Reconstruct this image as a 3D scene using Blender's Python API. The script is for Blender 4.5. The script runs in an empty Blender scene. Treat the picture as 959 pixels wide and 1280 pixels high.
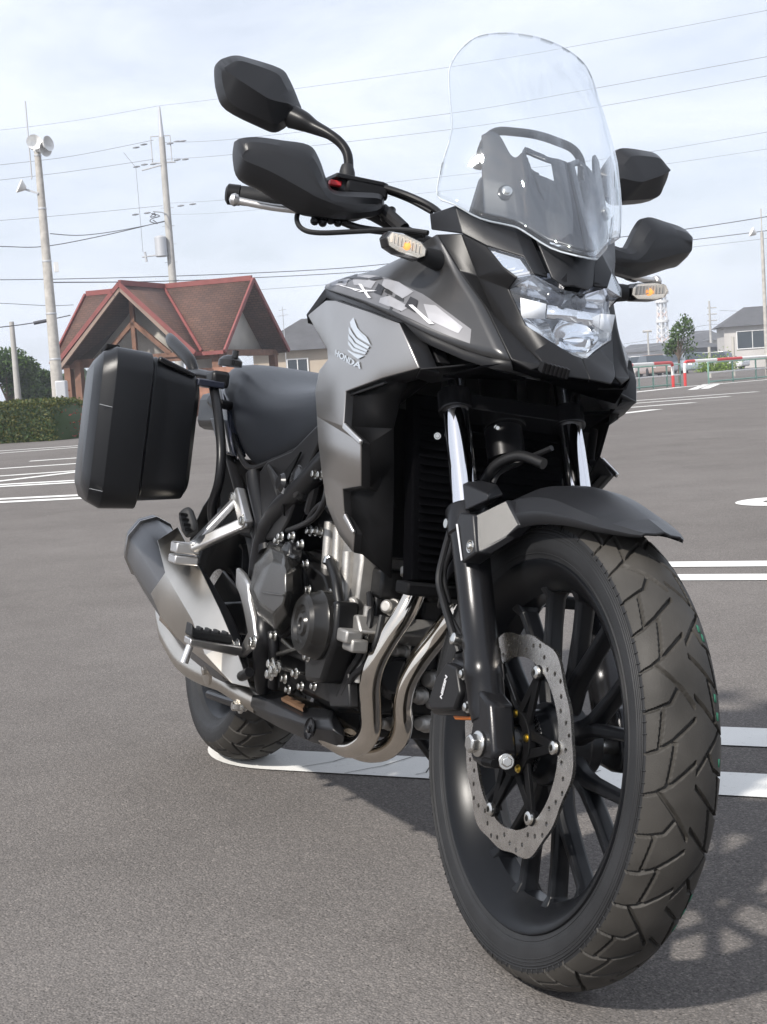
import bpy, bmesh, math, random
from mathutils import Vector, Matrix
random.seed(7)
R = math.radians
scene = bpy.context.scene
col = scene.collection

# ---------------------------------------------------------------- camera
cd = bpy.data.cameras.new('camera'); cam = bpy.data.objects.new('camera', cd); col.objects.link(cam)
cr = Vector((0.38162, 0.92202, -0.06512)); cu = Vector((-0.05825, 0.0943, 0.99384)); cf = Vector((-0.92248, 0.37548, -0.08969))
m = Matrix((cr, cu, -cf)).transposed().to_4x4(); m.translation = Vector((1.7591, -0.8909, 0.8459))
cam.matrix_world = m
cd.sensor_fit = 'HORIZONTAL'; cd.sensor_width = 36; cd.lens = 36 * 1804.15 / 959
cd.clip_start = 0.05; cd.clip_end = 4000
scene.camera = cam

# ---------------------------------------------------------------- light
SUN_AZ = math.atan2(-0.90, 0.45); SUN_EL = R(42)
w = bpy.data.worlds.new('World'); scene.world = w; w.use_nodes = True
nt = w.node_tree; N = nt.nodes; N.clear()
def nd(t, **k):
    n = N.new(t)
    for a, b in k.items(): setattr(n, a, b)
    return n
out = nd('ShaderNodeOutputWorld'); bg = nd('ShaderNodeBackground')
sky = nd('ShaderNodeTexSky', sky_type='NISHITA', sun_disc=False, sun_elevation=SUN_EL, sun_rotation=math.pi / 2 - SUN_AZ)
sky.air_density = 1.0; sky.dust_density = 2.2; sky.ozone_density = 1.0
tc = nd('ShaderNodeTexCoord'); mp = nd('ShaderNodeMapping'); mp.inputs['Scale'].default_value = (1.6, 1.6, 5.0)
nz = nd('ShaderNodeTexNoise'); nz.inputs['Scale'].default_value = 2.6; nz.inputs['Detail'].default_value = 7; nz.inputs['Roughness'].default_value = .58; nz.inputs['Distortion'].default_value = .35
rp = nd('ShaderNodeValToRGB'); rp.color_ramp.elements[0].position = .32; rp.color_ramp.elements[1].position = .62
rp.color_ramp.elements[0].color = (.62, .62, .62, 1); rp.color_ramp.elements[1].color = (.97, .97, .97, 1)
mx = nd('ShaderNodeMixRGB'); mx.inputs[2].default_value = (8.9, 9.5, 10.7, 1)
L = nt.links.new
L(tc.outputs['Generated'], mp.inputs[0]); L(mp.outputs[0], nz.inputs[0]); L(nz.outputs[0], rp.inputs[0])
L(rp.outputs[0], mx.inputs[0]); L(sky.outputs[0], mx.inputs[1]); L(mx.outputs[0], bg.inputs[0]); L(bg.outputs[0], out.inputs[0])
bg.inputs[1].default_value = 0.1
sd = bpy.data.lights.new('sun', 'SUN'); sd.energy = 4.8; sd.angle = R(2.2); sd.color = (1, .95, .88)
sun = bpy.data.objects.new('sun', sd); col.objects.link(sun)
sdir = Vector((math.cos(SUN_AZ) * math.cos(SUN_EL), math.sin(SUN_AZ) * math.cos(SUN_EL), math.sin(SUN_EL)))
sun.rotation_euler = sdir.to_track_quat('Z', 'Y').to_euler(); sun.location = (0, -6, 12)
vs = scene.view_settings; vs.view_transform = 'Standard'; vs.look = 'None'; vs.exposure = 0.15; vs.gamma = 1.0; vs.use_curve_mapping = False

# ---------------------------------------------------------------- materials
MATS = {}
def mat(name, color, rough=.5, metal=0.0, bump=0.0, bscale=400, var=0.0, vscale=8, coat=0.0, spec=.5, emit=None, estr=0):
    m = bpy.data.materials.new(name); m.use_nodes = True
    n = m.node_tree.nodes; l = m.node_tree.links.new; b = n['Principled BSDF']
    b.inputs['Base Color'].default_value = (*color, 1); b.inputs['Roughness'].default_value = rough; b.inputs['Metallic'].default_value = metal
    b.inputs['Coat Weight'].default_value = coat; b.inputs['Coat Roughness'].default_value = .1; b.inputs['Specular IOR Level'].default_value = spec
    if emit: b.inputs['Emission Color'].default_value = (*emit, 1); b.inputs['Emission Strength'].default_value = estr
    if bump or var:
        t = n.new('ShaderNodeTexCoord')
        if var:
            z = n.new('ShaderNodeTexNoise'); z.inputs['Scale'].default_value = vscale; z.inputs['Detail'].default_value = 6
            l(t.outputs['Object'], z.inputs[0])
            r = n.new('ShaderNodeValToRGB'); r.color_ramp.elements[0].position = .3; r.color_ramp.elements[1].position = .7
            r.color_ramp.elements[0].color = (*[max(0, c * (1 - var)) for c in color], 1)
            r.color_ramp.elements[1].color = (*[min(1, c * (1 + var)) for c in color], 1)
            l(z.outputs[0], r.inputs[0]); l(r.outputs[0], b.inputs['Base Color'])
            q = n.new('ShaderNodeMapRange'); q.inputs['To Min'].default_value = max(.03, rough * (1 - var * .6)); q.inputs['To Max'].default_value = min(1, rough * (1 + var * .6))
            z2 = n.new('ShaderNodeTexNoise'); z2.inputs['Scale'].default_value = vscale * 3.1; z2.inputs['Detail'].default_value = 5; l(t.outputs['Object'], z2.inputs[0])
            l(z2.outputs[0], q.inputs[0]); l(q.outputs[0], b.inputs['Roughness'])
        if bump:
            z = n.new('ShaderNodeTexNoise'); z.inputs['Scale'].default_value = bscale; z.inputs['Detail'].default_value = 3; l(t.outputs['Object'], z.inputs[0])
            bp = n.new('ShaderNodeBump'); bp.inputs['Strength'].default_value = bump; bp.inputs['Distance'].default_value = .001
            l(z.outputs[0], bp.inputs['Height']); l(bp.outputs[0], b.inputs['Normal'])
    MATS[name] = m
    return m
mat('black_plastic', (.011, .011, .012), .34, 0, .12, 900, .1, 5, spec=.22)
mat('grain_plastic', (.013, .0135, .0155), .36, 0, .2, 900, .08, 6, spec=.38)
mat('pannier_plastic', (.007, .0075, .009), .33, 0, .2, 900, .06, 5, spec=.34)
mat('gloss_black', (.012, .012, .013), .22, 0)
mat('deep_black', (.004, .004, .0045), .6, 0, spec=.12)
mat('void_black', (.0025, .0025, .003), .8, 0, spec=0.0)
mat('cover_dark', (.035, .034, .033), .24, .6, .1, 500, .12, 12)
mat('gunmetal_paint', (.056, .056, .058), .32, .6, .12, 1600, .08, 4, .15)
mat('camo_light', (.34, .34, .36), .38, .35, 0, 1, .08, 30)
mat('camo_mid', (.17, .17, .18), .4, .4, 0, 1, .08, 30)
mat('camo_dark', (.03, .03, .035), .4, .3)
mat('silver_paint', (.41, .395, .38), .29, .92, .1, 1800, .06, 4)
mat('decal_white', (.72, .72, .74), .35, .2)
mat('emblem_pale', (.52, .56, .6), .3, .5)
mat('chrome', (.78, .78, .8), .06, 1, 0, 1)
mat('polished_steel', (.68, .63, .56), .1, 1, .05, 60, .14, 14)
mat('tinted_steel', (.42, .35, .27), .26, 1, .1, 120, .2, 18)
mat('muffler_steel', (.6, .56, .5), .3, 1, .06, 300, .1, 10)
mat('dark_shield', (.1, .1, .105), .35, .6)
mat('aluminium', (.62, .61, .6), .36, .95, .12, 300, .1, 25)
mat('cast_aluminium', (.36, .35, .335), .5, .8, .35, 350, .2, 25)
mat('engine_black', (.012, .012, .0125), .3, .3, .25, 500, .15, 20, spec=.3)
mat('engine_gloss', (.13, .127, .122), .26, .85, .12, 500, .12, 12)
mat('fork_black', (.012, .012, .0135), .26, .3, .1, 900, .1, 12, spec=.4)
mat('frame_black', (.008, .008, .009), .32, 0, .1, 600, spec=.25)
mat('wheel_black', (.005, .0055, .0068), .3, 0, .08, 700, .1, 12, spec=.2)
mat('bolt_steel', (.66, .65, .62), .25, 1)
mat('gold_bolt', (.75, .55, .12), .3, 1)
mat('disc_steel', (.62, .59, .55), .27, 1, .15, 1200, .15, 40)
mat('rubber', (.018, .0185, .02), .55, 0, .3, 900, .25, 14, spec=.3)
mat('tread_rubber', (.042, .039, .035), .6, 0, .35, 500, .4, 10, spec=.25)
mat('hose_rubber', (.01, .01, .011), .4, 0, spec=.3)
mat('seat_vinyl', (.008, .0095, .013), .36, 0, .5, 900, .1, 8, spec=.4)
mat('tail_silver', (.45, .45, .46), .35, .7)
mat('tail_blue', (.015, .018, .03), .2, 0, coat=.5)
mat('orange_plastic', (.6, .16, .02), .4)
mat('red_plastic', (.6, .03, .04), .4)
mat('mirror_glass', (.8, .82, .85), .02, 1)
mat('reflector_chrome', (.88, .9, .93), .08, 1)
mat('reflector_pale', (.72, .75, .79), .14, .7)
mat('facet_pale', (.75, .78, .82), .14, .75)
mat('led_white', (.8, .82, .85), .3, 0)
mat('amber_lit', (.9, .35, .05), .3, 0, emit=(1, .42, .06), estr=1.2)
mat('rust', (.16, .09, .05), .8, .3, .4, 300, .5, 30)
def clear_mat(name, tint, gloss, haze, rough=.02):
    m = bpy.data.materials.new(name); m.use_nodes = True; n = m.node_tree.nodes; l = m.node_tree.links.new
    n.clear(); o = n.new('ShaderNodeOutputMaterial'); t = n.new('ShaderNodeBsdfTransparent'); t.inputs[0].default_value = (*tint, 1)
    g = n.new('ShaderNodeBsdfGlossy'); g.inputs['Roughness'].default_value = rough; g.inputs[0].default_value = (.95, .97, 1, 1)
    d = n.new('ShaderNodeBsdfDiffuse'); d.inputs[0].default_value = (.8, .83, .86, 1)
    lw = n.new('ShaderNodeLayerWeight'); lw.inputs[0].default_value = .5
    pw = n.new('ShaderNodeMath'); pw.operation = 'POWER'; pw.inputs[1].default_value = 3.2; l(lw.outputs['Facing'], pw.inputs[0])
    fr = n.new('ShaderNodeMapRange'); fr.inputs['To Min'].default_value = gloss; fr.inputs['To Max'].default_value = .75; l(pw.outputs[0], fr.inputs[0])
    mm = n.new('ShaderNodeMixShader'); mh = n.new('ShaderNodeMixShader'); mh.inputs[0].default_value = haze
    l(t.outputs[0], mh.inputs[1]); l(d.outputs[0], mh.inputs[2]); l(fr.outputs[0], mm.inputs[0]); l(mh.outputs[0], mm.inputs[1]); l(g.outputs[0], mm.inputs[2]); l(mm.outputs[0], o.inputs[0])
    MATS[name] = m
clear_mat('screen_clear', (.95, .962, .97), .06, .018)
clear_mat('lens_clear', (.96, .97, .98), .08, .008)
clear_mat('signal_lens', (.95, .88, .78), .06, .06)
clear_mat('window_glass', (.25, .28, .3), .1, .05)

# ---------------------------------------------------------------- mesh helpers
def V(a): return Vector(a)
class MB:
    def __init__(s): s.v = []; s.f = []; s.mi = []; s.cur = 0
    def add(s, vs, fs):
        o = len(s.v); s.v += [tuple(x) for x in vs]; s.f += [tuple(i + o for i in f) for f in fs]; s.mi += [s.cur] * len(fs)
        return s
    def box(s, c, d, rot=None):
        c = V(c); vs = []
        for z in (-1, 1):
            for y in (-1, 1):
                for x in (-1, 1):
                    q = Vector((x * d[0] / 2, y * d[1] / 2, z * d[2] / 2))
                    if rot: q = rot @ q
                    vs.append(c + q)
        return s.add(vs, [(0, 2, 3, 1), (4, 5, 7, 6), (0, 1, 5, 4), (2, 6, 7, 3), (0, 4, 6, 2), (1, 3, 7, 5)])
    def loft(s, loops, cap=True, closed=False):
        n = len(loops[0]); vs = [p for l in loops for p in l]; fs = []
        k = len(loops)
        for i in range(k if closed else k - 1):
            a, b = i * n, ((i + 1) % k) * n
            for j in range(n): fs.append((a + j, a + (j + 1) % n, b + (j + 1) % n, b + j))
        if cap and not closed: fs += [tuple(range(n - 1, -1, -1)), tuple(range((k - 1) * n, k * n))]
        return s.add(vs, fs)
    def tube(s, pts, r, n=12, sub=4, cap=True, flat=1.0):
        P = [V(p) for p in pts]; rr = list(r) if isinstance(r, (list, tuple)) else [r] * len(P)
        if sub > 1 and len(P) > 2:
            Q = []; q = []
            for i in range(len(P) - 1):
                a, b, c, d = P[max(i - 1, 0)], P[i], P[i + 1], P[min(i + 2, len(P) - 1)]
                for k in range(sub):
                    t = k / sub
                    Q.append(.5 * ((2 * b) + (c - a) * t + (2 * a - 5 * b + 4 * c - d) * t * t + (3 * b - a - 3 * c + d) * t ** 3)); q.append(rr[i] * (1 - t) + rr[i + 1] * t)
            Q.append(P[-1]); q.append(rr[-1]); P, rr = Q, q
        T = [(P[min(i + 1, len(P) - 1)] - P[max(i - 1, 0)]).normalized() for i in range(len(P))]
        up = Vector((0, 0, 1)) if abs(T[0].z) < .9 else Vector((1, 0, 0))
        nrm = (up - T[0] * up.dot(T[0])).normalized(); loops = []
        for i in range(len(P)):
            nrm = (nrm - T[i] * nrm.dot(T[i])).normalized(); bi = T[i].cross(nrm)
            loops.append([P[i] + (nrm * math.cos(a) + bi * math.sin(a) * flat) * rr[i] for a in [2 * math.pi * k / n for k in range(n)]])
        return s.loft(loops, cap)
    def cyl(s, a, b, r, n=20, r2=None):
        return s.tube([a, b], [r, r if r2 is None else r2], n, 1)
    def lathe(s, prof, o, ax, n=32, closed=False, ph=0, cap=True):
        o = V(o); ax = V(ax).normalized(); up = Vector((0, 0, 1)) if abs(ax.z) < .9 else Vector((1, 0, 0))
        e1 = (up - ax * up.dot(ax)).normalized(); e2 = ax.cross(e1); loops = []
        for (h, r) in prof:
            loops.append([o + ax * h + (e1 * math.cos(a) + e2 * math.sin(a)) * r for a in [ph + 2 * math.pi * k / n for k in range(n)]])
        return s.loft(loops, cap and not closed, closed)
    def plate(s, poly, y0, y1):            # polygon in x,z extruded along y
        return s.loft([[(x, y0, z) for x, z in poly], [(x, y1, z) for x, z in poly]])
    def slab(s, pts, n, t):                # planar-ish polygon of 3D points, thickness t along n
        n = V(n).normalized() * t; return s.loft([[V(p) for p in pts], [V(p) + n for p in pts]])
    def bar(s, a, b, w0, w1, t0, t1, side):   # rectangular bar a->b, width along 'side' cross, thickness along side
        a, b, sd = V(a), V(b), V(side).normalized(); d = (b - a).normalized(); u = d.cross(sd).normalized(); sd = u.cross(d)
        L = []
        for p, ww, tt in ((a, w0, t0), (b, w1, t1)): L.append([p + u * ww / 2 + sd * tt / 2, p - u * ww / 2 + sd * tt / 2, p - u * ww / 2 - sd * tt / 2, p + u * ww / 2 - sd * tt / 2])
        return s.loft(L)
    def bolt(s, p, d, r=.006, h=.006):
        d = V(d).normalized(); s.lathe([(0, r * 1.45), (h * .3, r * 1.4), (h * .32, r), (h * .9, r), (h, r * .8)], p, d, 12); return s
    def hexbolt(s, p, d, r=.01, h=.01):
        s.lathe([(0, r * 1.5), (h * .22, r * 1.45)], p, d, 16); s.lathe([(h * .2, r), (h * .9, r), (h, r * .85)], p, d, 6); return s
    def coons(s, c0, c1, d0, d1, nu, nv):
        # c0,c1: bottom/top curves (u), d0,d1: left/right curves (v)
        def rs(c, n):
            c = [V(x) for x in c]; ln = [0]
            for a, b in zip(c, c[1:]): ln.append(ln[-1] + (b - a).length)
            o = []; j = 0
            for i in range(n + 1):
                t = ln[-1] * i / n
                while j < len(c) - 2 and ln[j + 1] < t: j += 1
                k = (t - ln[j]) / max(1e-9, ln[j + 1] - ln[j]); o.append(c[j].lerp(c[j + 1], k))
            return o
        C0, C1, D0, D1 = rs(c0, nu), rs(c1, nu), rs(d0, nv), rs(d1, nv); vs = []
        for j in range(nv + 1):
            v = j / nv
            for i in range(nu + 1):
                u = i / nu
                vs.append(C0[i] * (1 - v) + C1[i] * v + D0[j] * (1 - u) + D1[j] * u - (C0[0] * (1 - u) * (1 - v) + C0[-1] * u * (1 - v) + C1[0] * (1 - u) * v + C1[-1] * u * v))
        return s.add(vs, [(j * (nu + 1) + i, j * (nu + 1) + i + 1, (j + 1) * (nu + 1) + i + 1, (j + 1) * (nu + 1) + i) for j in range(nv) for i in range(nu)])
    def mirror(s):
        s.v = [(x, -y, z) for x, y, z in s.v]; s.f = [tuple(reversed(f)) for f in s.f]; return s
    def both(s):
        n = len(s.v); s.v += [(x, -y, z) for x, y, z in s.v]; s.f += [tuple(reversed([i + n for i in f])) for f in s.f]; s.mi += s.mi; return s
    def xf(s, M): s.v = [tuple(M @ V(p)) for p in s.v]; return s
    def copy(s):
        c = MB(); c.v = list(s.v); c.f = list(s.f); c.mi = list(s.mi); return c
    def build(s, name, mats, parent=None, bevel=0, smooth=35, solid=0, subsurf=0, merge=0, label=None, offset=0, kind=None, recalc=True):
        me = bpy.data.meshes.new(name); me.from_pydata(s.v, [], s.f)
        if not isinstance(mats, (list, tuple)): mats = [mats]
        for x in mats: me.materials.append(MATS[x])
        if len(mats) > 1: me.polygons.foreach_set('material_index', s.mi)
        bm = bmesh.new(); bm.from_mesh(me)
        if merge: bmesh.ops.remove_doubles(bm, verts=bm.verts, dist=merge)
        if recalc: bmesh.ops.recalc_face_normals(bm, faces=bm.faces)
        bm.to_mesh(me); bm.free()
        me.shade_smooth(); me.set_sharp_from_angle(angle=R(smooth))
        o = bpy.data.objects.new(name, me); col.objects.link(o)
        if parent: o.parent = parent
        if subsurf: md = o.modifiers.new('sub', 'SUBSURF'); md.levels = md.render_levels = subsurf
        if solid: md = o.modifiers.new('sol', 'SOLIDIFY'); md.thickness = solid; md.offset = offset
        if bevel: md = o.modifiers.new('bev', 'BEVEL'); md.width = bevel; md.segments = 2; md.limit_method = 'ANGLE'; md.angle_limit = R(28); md.harden_normals = False
        if label: o['label'] = label
        if kind: o['kind'] = kind
        return o
def tag(o, label, cat, group=None):
    o['label'] = label; o['category'] = cat
    if group: o['group'] = group
    return o
def empty(name, loc=(0, 0, 0), rot=(0, 0, 0)):
    o = bpy.data.objects.new(name, None); o.location = loc; o.rotation_euler = rot; o.empty_display_size = .1; col.objects.link(o); return o
def struct(o): o['kind'] = 'structure'; return o
def curve_plate(name, loops, thick, m, parent, bevel=0):
    """flat plate with holes: loops of 2D points, in the xz plane, thickness along y"""
    cu = bpy.data.curves.new(name, 'CURVE'); cu.dimensions = '2D'; cu.fill_mode = 'BOTH'; cu.extrude = thick / 2; cu.bevel_depth = bevel
    for lp in loops:
        sp = cu.splines.new('POLY'); sp.points.add(len(lp) - 1); sp.use_cyclic_u = True
        for q, (x, z) in zip(sp.points, lp): q.co = (x, z, 0, 1)
    t = bpy.data.objects.new(name + '_c', cu); col.objects.link(t)
    me = bpy.data.meshes.new_from_object(t.evaluated_get(bpy.context.evaluated_depsgraph_get())); bpy.data.objects.remove(t)
    me.transform(Matrix(((1, 0, 0, 0), (0, 0, -1, 0), (0, 1, 0, 0), (0, 0, 0, 1))))
    me.materials.clear(); me.materials.append(MATS[m]); o = bpy.data.objects.new(name, me); col.objects.link(o); o.parent = parent
    return o
def dup(o, parent=None):
    c = o.copy(); col.objects.link(c); c.parent = parent
    for ch in list(o.children): dup(ch, c)
    return c

# ---------------------------------------------------------------- ground
def asphalt():
    m = bpy.data.materials.new('asphalt'); m.use_nodes = True; n = m.node_tree.nodes; l = m.node_tree.links.new; b = n['Principled BSDF']
    t = n.new('ShaderNodeTexCoord')
    def noise(s, d, r=.5):
        z = n.new('ShaderNodeTexNoise'); z.inputs['Scale'].default_value = s; z.inputs['Detail'].default_value = d; z.inputs['Roughness'].default_value = r; l(t.outputs['Object'], z.inputs[0]); return z.outputs[0]
    def ramp(x, p0, c0, p1, c1):
        r = n.new('ShaderNodeValToRGB'); r.color_ramp.elements[0].position = p0; r.color_ramp.elements[1].position = p1
        r.color_ramp.elements[0].color = (*c0, 1); r.color_ramp.elements[1].color = (*c1, 1); l(x, r.inputs[0]); return r.outputs[0]
    def mix(f, a, c, bt='MIX'):
        k = n.new('ShaderNodeMixRGB'); k.blend_type = bt
        for i, x in enumerate((f, a, c)):
            if isinstance(x, (int, float)): k.inputs[i].default_value = x
            else: l(x, k.inputs[i])
        return k.outputs[0]
    v = n.new('ShaderNodeTexVoronoi'); v.inputs['Scale'].default_value = 260; l(t.outputs['Object'], v.inputs[0])
    v2 = n.new('ShaderNodeTexVoronoi'); v2.inputs['Scale'].default_value = 420; l(t.outputs['Object'], v2.inputs[0])
    base = ramp(noise(.35, 6, .6), .3, (.186, .172, .163), .7, (.229, .213, .203))
    fine = ramp(noise(120, 4, .7), .3, (.8, .8, .8), .72, (1.16, 1.16, 1.16))
    c = mix(1.0, base, fine, 'MULTIPLY')
    st = ramp(v.outputs['Color'], .62, (0, 0, 0), .98, (1, 1, 1)); stm = n.new('ShaderNodeSeparateColor'); l(st, stm.inputs[0])
    edge = ramp(v.outputs['Distance'], .0, (1, 1, 1), .6, (.55, .55, .55))
    c = mix(.8, c, edge, 'MULTIPLY')
    peb = n.new('ShaderNodeMath'); peb.operation = 'MULTIPLY'; peb.inputs[1].default_value = .36; l(stm.outputs[0], peb.inputs[0])
    pc = n.new('ShaderNodeRGB'); pc.outputs[0].default_value = (.4, .36, .33, 1)
    c = mix(peb.outputs[0], c, pc.outputs[0])
    dk = ramp(v2.outputs['Color'], .08, (.45, .45, .45), .2, (1, 1, 1)); sp = n.new('ShaderNodeSeparateColor'); l(dk, sp.inputs[0]); cb = n.new('ShaderNodeCombineColor')
    for i in range(3): l(sp.outputs[1], cb.inputs[i])
    c = mix(1.0, c, cb.outputs[0], 'MULTIPLY')
    st2 = ramp(noise(1.6, 7, .68), .28, (.82, .82, .82), .62, (1.06, 1.06, 1.06)); c = mix(.7, c, st2, 'MULTIPLY')
    sm = ramp(noise(5.5, 5, .6), .2, (.93, .93, .93), .5, (1.02, 1.02, 1.02)); c = mix(.8, c, sm, 'MULTIPLY')
    l(c, b.inputs['Base Color']); b.inputs['Roughness'].default_value = 1.0; b.inputs['Specular IOR Level'].default_value = .05
    h = mix(.5, v.outputs['Distance'], noise(140, 4, .7)); bp = n.new('ShaderNodeBump'); bp.inputs['Strength'].default_value = .7; bp.inputs['Distance'].default_value = .004; bp.invert = True
    l(h, bp.inputs['Height']); l(bp.outputs[0], b.inputs['Normal']); MATS['asphalt'] = m
asphalt()
def paint():
    m = bpy.data.materials.new('road_paint'); m.use_nodes = True; n = m.node_tree.nodes; l = m.node_tree.links.new; b = n['Principled BSDF']
    t = n.new('ShaderNodeTexCoord'); z = n.new('ShaderNodeTexNoise'); z.inputs['Scale'].default_value = 60; z.inputs['Detail'].default_value = 8; z.inputs['Roughness'].default_value = .75; l(t.outputs['Object'], z.inputs[0])
    r = n.new('ShaderNodeValToRGB'); r.color_ramp.elements[0].position = .28; r.color_ramp.elements[1].position = .42
    r.color_ramp.elements[0].color = (.45, .43, .4, 1); r.color_ramp.elements[1].color = (.74, .73, .7, 1); l(z.outputs[0], r.inputs[0])
    z2 = n.new('ShaderNodeTexNoise'); z2.inputs['Scale'].default_value = 3; z2.inputs['Detail'].default_value = 6; l(t.outputs['Object'], z2.inputs[0])
    k = n.new('ShaderNodeMixRGB'); k.blend_type = 'MULTIPLY'; k.inputs[0].default_value = .5; l(r.outputs[0], k.inputs[1]); l(z2.outputs[0], k.inputs[2])
    mr = n.new('ShaderNodeMixRGB'); mr.blend_type = 'ADD'; mr.inputs[0].default_value = .25; l(k.outputs[0], mr.inputs[1]); mr.inputs[2].default_value = (.6, .6, .58, 1)
    l(mr.outputs[0], b.inputs['Base Color']); b.inputs['Roughness'].default_value = .7
    z3 = n.new('ShaderNodeTexNoise'); z3.inputs['Scale'].default_value = 220; l(t.outputs['Object'], z3.inputs[0])
    bp = n.new('ShaderNodeBump'); bp.inputs['Strength'].default_value = .4; bp.inputs['Distance'].default_value = .002; l(z3.outputs[0], bp.inputs['Height']); l(bp.outputs[0], b.inputs['Normal']); MATS['road_paint'] = m
paint()
mat('crack_dark', (.05, .047, .045), .9)
gm = MB(); gm.add([(-2500, -2500, 0), (2500, -2500, 0), (2500, 2500, 0), (-2500, 2500, 0)], [(0, 1, 2, 3)])
ground = struct(gm.build('ground', 'asphalt', recalc=False))
LD = Vector((.7226, .6913, 0)); LN = Vector((-.6913, .7226, 0)); LO = Vector((-.49, .78, 0))
def lp(s, n, z=.003): q = LO + LD * s + LN * n; return (q.x, q.y, z)
def u_mark(n0, tip, end, w=.16, W=.53):
    b = MB(); rc = W / 2; ri = W / 2 - w; sc = tip + rc; out_, inn = [], []
    out_.append(lp(end, n0)); inn.append(lp(end, n0 + w))
    for k in range(25):
        a = math.pi * k / 24
        out_.append(lp(sc - rc * math.sin(a), n0 + rc - rc * math.cos(a))); inn.append(lp(sc - ri * math.sin(a), n0 + rc - ri * math.cos(a)))
    out_.append(lp(end, n0 + W)); inn.append(lp(end, n0 + W - w)); n = len(out_)
    b.add(out_ + inn, [(i, i + 1, n + i + 1, n + i) for i in range(n - 1)])
    return struct(b.build('parking_line', 'road_paint', ground))
u_mark(0, -1.36, 3.4); u_mark(2.78, -1.3, 3.4); u_mark(5.58, -1.1, 3.6)
def s_line(a, b, w, t0=0.0, t1=1.0):
    a = Vector((*a, 0)); b = Vector((*b, 0)); d = b - a; p, q = a + d * t0, a + d * t1; u = Vector((-d.y, d.x, 0)).normalized() * w / 2
    m = MB(); m.add([tuple(x + Vector((0, 0, .003))) for x in (p - u, q - u, q + u, p + u)], [(0, 1, 2, 3)])
    return struct(m.build('parking_line', 'road_paint', ground))
for a, b in (((-11.4131,0.7944), (-10.9776,1.4248)), ((-11.8714,0.8556), (-11.3923,1.5025)), ((-14.0096,1.1411), (-13.5409,1.9052)), ((-14.3994,1.1931), (-13.9155,1.9754)),
             ((-15.1844,1.298), (-15.8185,2.2836)), ((-16.4205,1.463), (-16.1456,2.344)), ((-18.5871,1.7524), (-18.2378,2.7303)), ((-25.4085,2.6633), (-25.3589,3.6155)), ((-26.7889,2.8476), (-26.3248,4.2235))):
    s_line(a, b, .2, -1.2, 1.9)
s_line((-20.4382,2.4371), (-20.2359,3.0992), .22, 0, 2.5)
for a, b in (((-20.7314,13.1505), (-21.2563,14.1055)), ((-23.4821,14.8739), (-23.436,16.4434)), ((-26.0301,16.4702), (-25.7977,19.0287)), ((-28.0345,17.726), (-27.7845,21.2996))):
    s_line(a, b, .3, -1.5, 1)
s_line((-35.1048,24.4643), (-42.2169,29.9843), .35); s_line((-35.2199,24.8904), (-42.297,30.4923), .35)
s_line((-36.9777,23.2711), (-40.1631,27.3968), .4); s_line((-40.1631,27.3968), (-42.3864,32.7192), .4, 0, 1.3)

for a, c in (((-1.02, .03), (-.94, .15)), ((-.90, .0), (-.80, .16)), ((-.74, .02), (-.73, .07)), ((-.46, .0), (-.36, .12)), ((.06, .36), (.15, .52)), ((.22, .0), (.30, .09))):
    mid_ = ((a[0] + c[0]) / 2 + .012, (a[1] + c[1]) / 2 - .008); pts_ = [lp(*a, .0045), lp(*mid_, .0045), lp(*c, .0045)]; b = MB()
    u = Vector((LN.y, -LN.x, 0)) * .0016; vs_ = [tuple(V(p) + u * k) for p in pts_ for k in (-1, 1)]; b.add(vs_, [(0, 2, 3, 1), (2, 4, 5, 3)]); struct(b.build('paint_crack', 'crack_dark', ground))

# ---------------------------------------------------------------- motorcycle root (rests on its side stand, leaning to its left)
moto = empty('motorcycle', (0, 0, 0), (R(-11.25), 0, 0))
tag(moto, 'dark grey and silver adventure motorcycle with a side pannier and tall clear windscreen', 'motorcycle')
def mk(mb, name, m, parent=None, **k): return mb.build(name, m, parent or moto, **k)

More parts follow.
